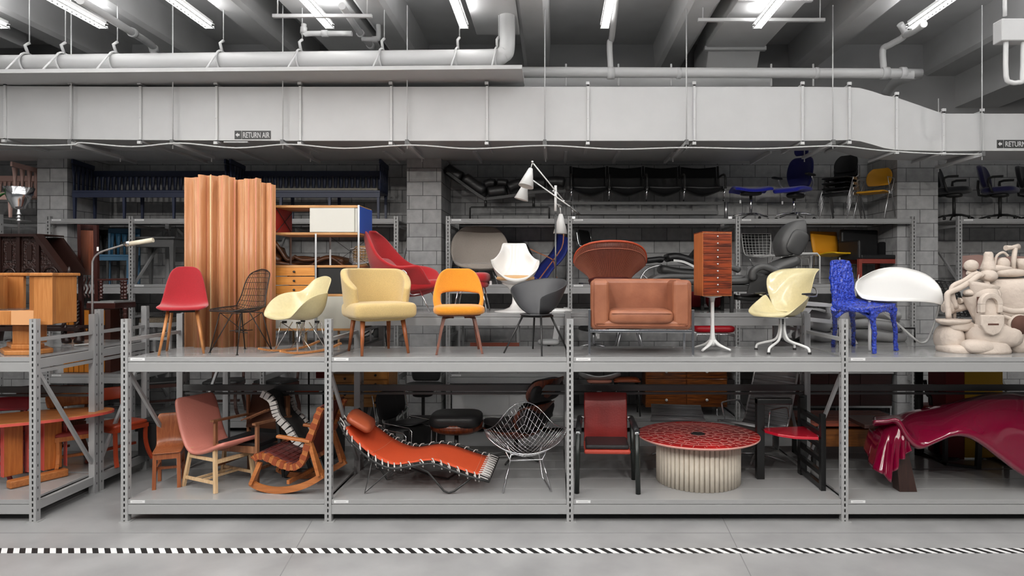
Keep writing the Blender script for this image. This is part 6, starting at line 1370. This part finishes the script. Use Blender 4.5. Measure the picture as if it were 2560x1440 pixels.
# magenta draped bench
M_mag = mat('magenta_lacquer', S(112, 2, 40), .1, coat=1, spec=.6); M_wen = mat('dark_wenge', S(62, 40, 34), .4, kind='wood', col2=S(44, 28, 24))
Y = 7.05; t = thing('draped_bench', 'glossy magenta bench that flows like draped cloth over a dark wooden trestle', 'bench', (XP(2380, Y), Y, LOW)); A = At(2380, Y, LOW)
X = lambda p, d=0: A(p, 0, d).x; Z = lambda p, d=0: A(0, p, d).z
rows = []
for px, zf, zb, zm, df, db in ((2185, 1062, 1046, 1044, -.20, .3), (2215, 1061, 1043, 1042, -.25, .32), (2245, 1060, 1040, 1040, -.30, .34), (2270, 1100, 1032, 1050, -.33, .36), (2300, 1122, 1026, 1062, -.34, .38), (2340, 1108, 1018, 1066, -.34, .4), (2380, 1092, 1008, 1066, -.34, .4), (2420, 1092, 998, 1075, -.34, .4), (2460, 1112, 990, 1100, -.34, .4), (2510, 1150, 986, 1125, -.34, .4), (2560, 1185, 990, 1140, -.34, .4), (2620, 1200, 1010, 1150, -.34, .4), (2700, 1200, 1040, 1150, -.34, .4)):
    zF, zB = Z(zf, df), Z(zb, db); rows.append([V((X(px, df), df+.04, zF-.0)), V((X(px, df), df-.01, zF+.04)), V((X(px, df*.6), df*.5, zF*.45+zB*.55)), V((X(px, 0), .0, zF*.18+zB*.82)), V((X(px, db*.6), db*.6, zB+.005)), V((X(px, db), db, zB)), V((X(px, db), db+.02, zB-.08))])
MB().grid(dense(rows, 4, 4)).build('lacquered_shell', M_mag, t, thick=.03)
# cloth end over trestle
tt = [(2130, 1052, .2), (2195, 1060, -.1), (2245, 1062, -.30), (2270, 1090, -.32)]
cl_ = []
for k in range(15):
    u_ = k/14; top = A(2182, 1050, .18).lerp(A(2248, 1062, -.27), min(1, u_*1.6)) if u_ < .625 else A(2248, 1062, -.27).lerp(A(2272, 1092, -.28), (u_-.625)/.375)
    bot = [(2160, 1105, .2), (2163, 1125, .1), (2168, 1140, 0), (2174, 1158, -.1), (2180, 1168, -.2), (2186, 1175, -.28), (2200, 1182, -.31), (2214, 1190, -.33), (2224, 1205, -.34), (2232, 1185, -.34), (2242, 1170, -.34), (2250, 1152, -.34), (2258, 1146, -.34), (2268, 1138, -.33), (2276, 1125, -.32)][k]
    bb = A(*bot); fd = .025*(1 if k % 2 else -1); cl_.append([top, top.lerp(bb, .3)+V((-.02, -.02+fd*.5, .01)), top.lerp(bb, .65)+V((-.01, fd, 0)), bb+V((0, fd*1.2, 0))])
MB().grid(dense(cl_, 3, 4)).build('draped_corner', M_mag, t, thick=.008)
MB().prism([(X(2232, -.2), Z(1130, -.2)), (X(2262, -.2), Z(1118, -.2)), (X(2296, -.28), 0), (X(2252, -.28), 0)], -.26, -.12).build('trestle_leg', M_wen, t, bevel=.004)
MB().prism([(X(2185), Z(1070)), (X(2240), Z(1070)), (X(2275, 0), 0), (X(2240, 0), 0)], .02, .16).build('trestle_leg', M_wen, t, bevel=.004)
MB().b2(X(2130, .3), X(2240, .0), .0, .5, Z(1047, .3)-.04, Z(1047, .3)).build('trestle_top', M_wen, t, bevel=.004)
MB().bar((X(2660), 0, .0), (X(2640), 0, .6), .3, .2, up=(0, 1, 0)).build('trestle_leg', M_wen, t)
# ================================================================ BEHIND THE LOWER DECK
def chest(label, x0, x1, y0, y1, Y, m, cols, rows, z=LOW, knob=M_blackp, name='drawer_chest', dep=.45, legh=None, topm=None, kr=.014, colw=None):
    t = thing(name, label, 'chest', (XP((x0+x1)/2, Y), Y, z)); A = At((x0+x1)/2, Y, z)
    a, b, zt, zb = A(x0, 0).x, A(x1, 0).x, A(0, y0).z, A(0, y1).z
    MB().b2(a, b, 0, dep, zb, zt).build('body', m, t, bevel=.004)
    if topm: MB().b2(a-.02, b+.02, -.02, dep+.02, zt, zt+.025).build('top', topm, t, bevel=.004)
    for r in range(rows):
        for c in range(cols):
            xa = a+.012+(b-a-.012)*c/cols; xb = a+(b-a-.012)*(c+1)/cols; za = zb+.012+(zt-zb-.012)*r/rows; zc = zb+(zt-zb-.012)*(r+1)/rows
            d = MB().b2(xa, xb, -.014, 0, za, zc).build('drawer', m, t, bevel=.003)
            MB().lathe([(0, -.022), (kr, -.02), (kr, -.008), (.005, 0)], ((xa+xb)/2, -.014, (za+zc)/2), 14, M=Matrix.Rotation(-pi/2, 3, 'X')).build('knob', knob, d)
    return t, A, a, b, zt, zb
M_hny = mat('honey_maple', S(190, 132, 60), .42, kind='woodx', col2=S(172, 112, 44))
t, A, a, b, zt, zb = chest('honey maple chest of small black-knobbed drawers behind the orange chaise', 826, 902, 935, 1016, 8.0, M_hny, 1, 4)
for x in (a+.03, b-.03): MB().b2(x-.02, x+.02, .02, .4, 0, zb).build('leg', M_blackm, t)
t, A, a, b, zt, zb = chest('honey maple chest of wider drawers right of its twin, behind the orange chaise', 908, 972, 925, 1018, 8.0, M_hny, 1, 4)
for x in (a+.03, b-.03): MB().b2(x-.02, x+.02, .02, .4, 0, zb).build('leg', M_blackm, t)
t, A, a, b, zt, zb = chest('wide rosewood chest of drawers with round white knobs on steel legs', 1614, 1818, 910, 1018, 10.45, M_roseb, 2, 3, knob=M_whitep, kr=.022)
for x in (a+.15, b-.15):
    for y in (.05, .4): rods('leg', [[(x, y, zb), (x, y, 0)]], M_steel, t, .014, 8)
M_mhg = mat('dark_mahogany', S(46, 16, 14), .35, kind='woodx', col2=S(26, 8, 7)); M_marb = mat('white_marble', (.6, .6, .6), .25, noise=.15, nscale=3)
t, A, a, b, zt, zb = chest('dark mahogany sideboard with white marble top and steel frame', 1912, 2230, 934, 1015, 10.5, M_mhg, 4, 1, knob=M_alu, name='sideboard', topm=M_marb, kr=.01)
b_ = MB(); b_.b2(a, b, .0, .03, zb-.03, zb)
for x in (a+.02, (a+b)/2+.3, b-.02): b_.b2(x-.012, x+.012, .0, .03, 0, zb-.03); b_.b2(x-.012, x+.012, .4, .43, 0, zb)
b_.build('steel_frame', M_steel, t)
# white panel cabinet
t = thing('cabinet', 'plain off-white cabinet behind the diamond wire chair', 'cabinet', (XP(1272, 10.45), 10.45, LOW)); A = At(1272, 10.45, LOW)
for x0, x1 in ((1132, 1270), (1274, 1412)): MB().b2(A(x0, 0).x, A(x1, 0).x, -.012, 0, .02, A(0, 965).z).build('door', gray('ivory_panel', .5, .5), t, bevel=.003)
MB().b2(A(1130, 0).x, A(1414, 0).x, 0, .5, .0, A(0, 962).z).build('body', gray('ivory_panel', .5, .5), t)
# black boxes on the bottom deck behind the rocker
for x0, x1, y0, lab in ((345, 470, 1052, 'long low black crate on the rear lower deck behind the small plywood chair'), (620, 716, 1045, 'black crate on the rear lower deck behind the light walnut armchair'), (1010, 1100, 1055, 'black crate behind the chrome and black cantilever chairs')):
    Y = 8.15; t = thing('crate', lab, 'crate', (XP((x0+x1)/2, Y), Y, LOW)); A = At((x0+x1)/2, Y, LOW); MB().b2(A(x0, 0).x, A(x1, 0).x, 0, .4, 0, A(0, y0).z-.03).build('body', M_blackp, t, bevel=.004); MB().b2(A(x0, 0).x-.01, A(x1, 0).x+.01, -.01, .41, A(0, y0).z-.03, A(0, y0).z).build('lid', M_blackp, t, bevel=.004)
# black/chrome cantilever chairs
for k in range(2):
    t = thing('cantilever_chair', ('front', 'rear')[k]+' one of two black cantilever chairs with thin chrome frames behind the orange chaise', 'chair', (XP(1008+14*k, 7.72+.1*k), 7.72+.1*k, LOW+.001), 62)
    z = .035*k
    MB().grid([[(x, y, zz+z) for x in (-.21, 0, .21)] for y, zz in ((-.22, .47), (0, .46), (.2, .45))]).build('seat', M_sling, t, thick=.03, sub=1); MB().grid([[(x, .2+.16*(zz-.5), zz+z) for x in (-.21, 0, .21)] for zz in (.52, .7, .88)]).build('backrest', M_sling, t, thick=.025, sub=1)
    for sx in (-1, 1): rods('frame', [[(sx*.23, .27, .84+z), (sx*.23, .19, .47+z), (sx*.23, -.2, .45+z), (sx*.23, -.24, .42+z), (sx*.23, -.22, .01), (sx*.23, .2, .01), (sx*.23, .18, .45+z)]], M_steel, t, .008, 8)
# black ottoman and lounge chair with rosewood shells
M_shell = mat('rosewood_shell', S(128, 58, 26), .3, kind='wood', col2=S(60, 20, 10), coat=.3)
Y = 7.85; t = thing('ottoman', 'black leather ottoman on a rosewood shell and star base behind the orange chaise', 'ottoman', (XP(1141, Y), Y, LOW)); 
MB().cush((0, 0, .53), (.62, .52, .18), .5, n=32, m=14).build('cushion', M_black, t); MB().lathe([(.05, .36), (.2, .37), (.27, .41), (.29, .50), (.28, .50), (.22, .41), (0, .39)], (0, 0, 0), 30, sx=1.12, sy=.9).build('shell', M_shell, t); swivel(t, M_blackm, 4, .28, .06, .37, caster=False)
t = thing('lounge_chair', 'black leather lounge chair in rosewood shells behind the diamond wire chair', 'lounge chair', (XP(1290, 7.98), 7.98, LOW), -128)
shell('seat_shell', [(-.36, .36, .28, .05), (-.3, .34, .33, .08), (0, .28, .36, .12, 0, 3), (.2, .30, .34, .12, 0, 3), (.26, .36, .3, .08)], M_shell, t, .02, 2); MB().cush((0, -.05, .40), (.6, .6, .16), .5).build('seat_cushion', M_black, t)
shell('back_shell', [(.28, .44, .26, 0, .06), (.34, .55, .34, 0, .12), (.42, .68, .34, 0, .12), (.46, .74, .26, 0, .06)], M_shell, t, .02, 2); MB().cush((0, .30, .60), (.6, .16, .34), .5, rot=E(-20, 0, 0)).build('back_cushion', M_black, t)
shell('head_shell', [(.46, .78, .26, 0, .06), (.52, .88, .34, 0, .1), (.58, 1.0, .32, 0, .1), (.6, 1.05, .24, 0, .05)], M_shell, t, .02, 2); MB().cush((0, .45, .90), (.58, .14, .28), .5, rot=E(-22, 0, 0)).build('head_cushion', M_black, t)
for sx in (-1, 1): MB().cush((sx*.36, .05, .52), (.12, .44, .09), .5).build('armrest', M_black, t)
swivel(t, M_blackm, 5, .34, .08, .30, caster=False)
# office chair undersides
for px, Y, lab in ((1058, 9.75, 'black office chair with a wide seat in the aisle before the central pilaster'),):
    t = thing('office_chair', lab, 'office chair', (XP(px, Y), Y, 0)); MB().cush((0, 0, .82), (.56, .5, .1), .5).build('seat', M_blackp, t); MB().cush((0, 0, .72), (.3, .3, .1), .6).build('mechanism', M_blackp, t)
    shell('backrest', [(.22, .86, .2), (.28, 1.0, .24, 0, .05), (.3, 1.2, .2, 0, .04)], M_blkf, t, .05, 2); swivel(t, M_blackp, 5, .3, .1, .74)
# right: silver ribbed chair and ottoman
M_rib = mat('silver_mesh', (.42, .42, .43), .35, .3)
def ribbed(name, P, w, t, r=.014):
    b = MB(); pp = smooth_path([V((0, y, z)) for y, z in P], 8)
    b.grid([[(x, p.y, p.z) for x in (-w, 0, w)] for p in pp])
    acc = 0; last = pp[0]
    for p in pp[1:]:
        acc += (p-last).length; last = p
        if acc > .045: acc = 0; b.tube([(-w, p.y, p.z+.004), (w, p.y, p.z+.004)], r, 8)
    return b.build(name, M_rib, t)
Y = 8.15; t = thing('ottoman', 'silver ribbed mesh ottoman behind the red mosaic table', 'ottoman', (XP(1692, Y), Y, LOW), -8, sc=1.08)
ribbed('ribbed_seat', [(-.26, .47), (-.1, .50), (.1, .50), (.26, .53)], .29, t); MB().tube([(-.3, -.27, .475), (.3, -.27, .475)], .024, 12).build('front_roll', M_rib, t)
MB().cush((0, 0, .44), (.2, .2, .08), .6).build('mount', M_blackp, t); swivel(t, M_alu, 4, .3, .08, .44, caster=False)
Y = 7.95; t = thing('lounge_chair', 'silver ribbed mesh high-back lounge chair with thin chrome arms, right of the mosaic table', 'lounge chair', (XP(1890, Y), Y, LOW), -48)
ribbed('ribbed_seat', [(-.36, .49), (-.2, .47), (.0, .41), (.14, .39), (.22, .44), (.30, .62), (.40, .86), (.48, 1.08), (.5, 1.14)], .28, t)
for sx in (-1, 1): 
    rods('side_rail', [[(sx*.29, -.36, .49), (sx*.29, -.2, .47), (sx*.29, .0, .41), (sx*.29, .14, .39), (sx*.29, .22, .44), (sx*.29, .30, .62), (sx*.29, .40, .86), (sx*.29, .48, 1.08)]], M_alu, t, .016, 8, 3)
    rods('arm', [[(sx*.29, -.22, .46), (sx*.32, -.24, .66), (sx*.32, -.2, .69), (sx*.32, .1, .68), (sx*.32, .16, .64), (sx*.29, .24, .52)]], M_steel, t, .011, 8, 3)
MB().b2(-.28, .28, -.03, .03, .36, .40).build('cross_bar', M_alu, t, bevel=.006); swivel(t, M_alu, 4, .34, .08, .38, caster=False)
# slatted bench behind right post
M_slat = mat('terracotta_slats', S(168, 86, 62), .45, kind='woodx', col2=S(140, 64, 44)); M_och = mat('ochre_wood', S(150, 92, 40), .45, kind='woodx', col2=S(120, 70, 28))
Y = 7.7; t = thing('slat_bench', 'low slatted terracotta wood bench on black sled legs behind the right-hand upright', 'bench', (XP(2110, Y), Y, LOW)); A = At(2110, Y, LOW)
a, b = A(2012, 0).x, A(2270, 0).x
for k in range(9): MB().b2(a, b, -.06+k*.085, -.06+k*.085+.07, A(0, 1056).z-.035, A(0, 1056).z).build('slat', M_slat, t, bevel=.003)
MB().b2(a+.02, b-.02, -.04, .66, A(0, 1072).z-.20, A(0, 1072).z).build('drawer_box', M_och, t, bevel=.004)
for x in (a+.1, b-.08):
    m = MB(); m.b2(x-.02, x+.02, -.04, .02, 0, A(0, 1072).z-.19); m.b2(x-.02, x+.02, .58, .64, 0, A(0, 1072).z-.19); m.b2(x-.02, x+.02, -.04, .64, 0, .03); m.build('sled_leg', M_blackm, t)
t = thing('sled_bench', 'low bench on black sled legs standing behind the magenta bench', 'bench', (XP(2420, 7.75), 7.75, LOW)); A = At(2420, 7.75, LOW)
for px in (2366, 2520):
    x = A(px, 0).x; m = MB(); m.b2(x-.02, x+.02, 0, .05, 0, .42); m.b2(x-.02, x+.02, .5, .55, 0, .42); m.b2(x-.02, x+.02, 0, .55, 0, .03); m.bar((x, 0, .015), (x+.28, -.14, .015), .05, .03); m.bar((x+.28, -.14, .0), (x+.30, -.14, .42), .05, .05, up=(0, 1, 0)); m.build('sled_leg', M_blackm, t)
MB().b2(A(2355, 0).x, A(2560, 0).x, -.18, .58, .42, .46).build('seat', M_blackm, t, bevel=.005)
# tall red and yellow block chair
Y = 8.0; t = thing('block_chair', 'tall block chair with a yellow front panel and dark red side behind the magenta bench', 'chair', (XP(2440, Y), Y, LOW)); A = At(2440, Y, LOW)
MB().b2(A(2412, 0).x, A(2507, 0).x, 0, .06, .02, A(0, 905).z).build('front_panel', mat('mustard_panel', S(196, 150, 14), .5), t, bevel=.004)
MB().prism([(A(2367, 0).x, .02), (A(2411, 0).x, .0), (A(2411, 0).x, .4), (A(2367, 0).x, .4)], 0, A(0, 905).z, 'z').build('side_panel', mat('oxblood_panel', S(112, 12, 14), .5), t)
t = thing('barrel_chair', 'round scarlet seat with a curved black arm tube behind the magenta bench', 'chair', (XP(2335, 8.2), 8.2, LOW)); A = At(2335, 8.2, LOW)
MB().lathe([(0, .62), (.2, .62), (.24, .58), (.24, .48), (0, .48)], (.05, 0, 0), 28).build('seat', mat('scarlet_vinyl', S(170, 26, 20), .5), t); MB().tube([(.05, 0, 0), (.05, 0, .5)], .05, 12).build('column', M_blackm, t); MB().lathe([(0, 0), (.25, 0), (.24, .02), (0, .03)], (.05, 0, 0), 28).build('base', M_blackm, t)
rods('arm_tube', [[A(2312, 950), A(2318, 985), A(2325, 992), A(2328, 1020)], [A(2325, 968), A(2345, 980), A(2370, 984)]], M_blackm, t, .022, 8, 3); rods('post', [[V((A(2297, 0).x, 0, 0)), A(2297, 925)]], M_blackm, t, .05, 8)
# seats seen between beam and deck, bay three, standing on the wall rack's low shelf
M_sal = mat('salmon_pad', S(170, 110, 92), .6)
t = thing('pedestal_chair', 'pale grey moulded chair with a salmon seat pad behind the red leather armchair', 'chair', (XP(1498, 10.6), 10.6, LOW)); A = At(1498, 10.6, LOW)
shell('seat_shell', [[A(1440, 925, 0), A(1470, 935, -.2), A(1498, 942, -.26), A(1530, 935, -.2), A(1556, 925, 0)], [A(1444, 945, 0), A(1470, 957, -.1), A(1498, 962, -.1), A(1530, 957, -.1), A(1552, 945, 0)], [A(1448, 925, .25), A(1470, 938, .28), A(1498, 940, .3), A(1530, 938, .28), A(1550, 925, .25)]], gray('pale_grey_shell', .42, .4), t, .02, 1)
MB().cush(A(1498, 952, -.05), (.4, .36, .06), .6).build('seat_pad', M_sal, t); zz = A(0, 962).z; MB().lathe([(0, zz), (.05, zz-.02), (.03, zz*.5), (.06, .06), (.25, .01), (.25, 0), (0, 0)], (0, 0, 0), 28).build('pedestal', gray('pale_grey_shell', .42, .4), t)
t = thing('tray_table', 'cognac leather tray seat on dark legs between the red armchair and rosewood chest', 'stool', (XP(1566, 10.6), 10.6, LOW)); A = At(1566, 10.6, LOW); zz = A(0, 948).z
MB().cush((0, 0, zz), (.40, .36, .05), .4).build('seat', mat('cognac_leather', S(140, 66, 32), .4), t); rods('rim', [[(-.2, -.17, zz-.015), (.2, -.17, zz-.015), (.2, .17, zz-.015), (-.2, .17, zz-.015), (-.2, -.17, zz-.015)]], mat('cognac_leather', S(140, 66, 32), .4), t, .012, 6)
legs(t, [((sx*.17, sy*.14, zz-.02), (sx*.2, sy*.17, 0)) for sx in (-1, 1) for sy in (-1, 1)], M_blackm, .014, .012)
# dark chairs filling the shade behind bay one
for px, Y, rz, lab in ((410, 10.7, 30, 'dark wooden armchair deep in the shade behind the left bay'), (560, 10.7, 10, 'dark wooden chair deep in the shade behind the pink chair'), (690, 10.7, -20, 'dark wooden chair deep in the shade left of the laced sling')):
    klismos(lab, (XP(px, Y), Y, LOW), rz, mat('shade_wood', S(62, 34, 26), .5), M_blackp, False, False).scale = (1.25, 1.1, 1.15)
# things on the wall rack's hidden shelf, seen between the decks
t = thing('office_chair', 'black star-base office chair with a paper tag, glimpsed under the tan armchair', 'office chair', (XP(1484, 10.65), 10.65, 1.25), 20)
MB().cush((0, 0, .36), (.44, .44, .09), .5).build('seat', M_blackp, t); shell('backrest', [(.2, .40, .18), (.24, .55, .2, 0, .04), (.26, .70, .16, 0, .03)], M_blkf, t, .04, 2); swivel(t, M_alu, 5, .26, .1, .34); tagcard(t, (-.05, -.24, .36), .06)
t = thing('side_chair', 'grey chair on tapered metal legs, glimpsed under the tan armchair', 'chair', (XP(1572, 10.65), 10.65, 1.25), 0)
MB().cush((0, 0, .38), (.42, .42, .06), .4).build('seat', gray('grey_seat', .09, .6), t); legs(t, [((sx*.13, sy*.12, .36), (sx*.22, sy*.2, 0)) for sx in (-1, 1) for sy in (-1, 1)], M_alu, .018, .012); shell('backrest', [(.18, .42, .18), (.22, .6, .19, 0, .03), (.24, .72, .16)], gray('grey_seat', .09, .6), t, .02, 1)
M_crv = mat('crimson_vinyl', S(170, 10, 26), .45)
t = thing('upholstered_bench', 'low bench with a crimson cushion on a steel frame behind the white pedestal', 'bench', (XP(1782, 10.6), 10.6, 1.25)); A = At(1782, 10.6, 1.25)
w = A(1832, 0).x; zz = A(0, 812).z; MB().cush((0, 0, zz-.06), (2*w, .45, .12), .35, n=32).build('cushion', M_crv, t)
for y in (-.18, .18): rods('frame', [[(-w+.03, y, .01), (-w+.03, y, zz-.14), (w-.03, y, zz-.14), (w-.03, y, .01)]], M_steel, t, .012, 8)
t = thing('desk', 'grey desk frame with a reddish brown lower rail behind the orange chair', 'desk', (XP(1222, 10.6), 10.6, .92)); A = At(1222, 10.6, .92)
a, b = A(1150, 0).x, A(1300, 0).x; zt = A(0, 798).z
MB().b2(a, b, -.25, .25, zt-.02, zt).build('top', gray('smoked_top', .2, .3), t); MB().b2(A(1180, 0).x, b, -.24, -.21, A(0, 868).z, A(0, 853).z).build('rail', mat('reddish_brown_wood', S(112, 52, 34), .45), t)
for x in (a+.02, b-.02):
    for y in (-.22, .22): MB().b2(x-.014, x+.014, y-.014, y+.014, 0, zt-.02).build('leg', gray('grey_steel_frame', .2, .35), t)
t = thing('reading_chair', 'white chair with a leaning stem and round grey seat behind the dark shell chair', 'chair', (XP(1372, 10.6), 10.6, .92)); A = At(1372, 10.6, .92)
MB().cush(A(1372, 855), (.36, .34, .09), .6).build('seat', gray('light_grey_pad', .5, .6), t); MB().bar(A(1388, 850, .1), A(1396, 795, .2), .09, .04, up=(0, 1, 0)).build('back_stem', gray('cream_shell', .5, .4), t); swivel(t, M_blackm, 4, .22, .08, A(0, 858).z, caster=False)
t = thing('rocking_lounger', 'dark vinyl lounger with looped metal arms behind the storage unit, right side', 'lounge chair', (XP(925, 10.6), 10.6, .92)); A = At(925, 10.6, .92)
loaf('seat', [(900, 855), (925, 850), (948, 838)], .16, .5, M_recd); loaf('backrest', [(944, 845), (952, 820), (958, 800)], .12, .5, M_recd)
for y in (-.26, .26): rods('frame', [[V((A(900, 0).x, y, .012)), A(905, 840, y), A(935, 820, y), A(962, 822, y), V((A(965, 0).x, y, .012))]], M_blackm, t, .014, 8)
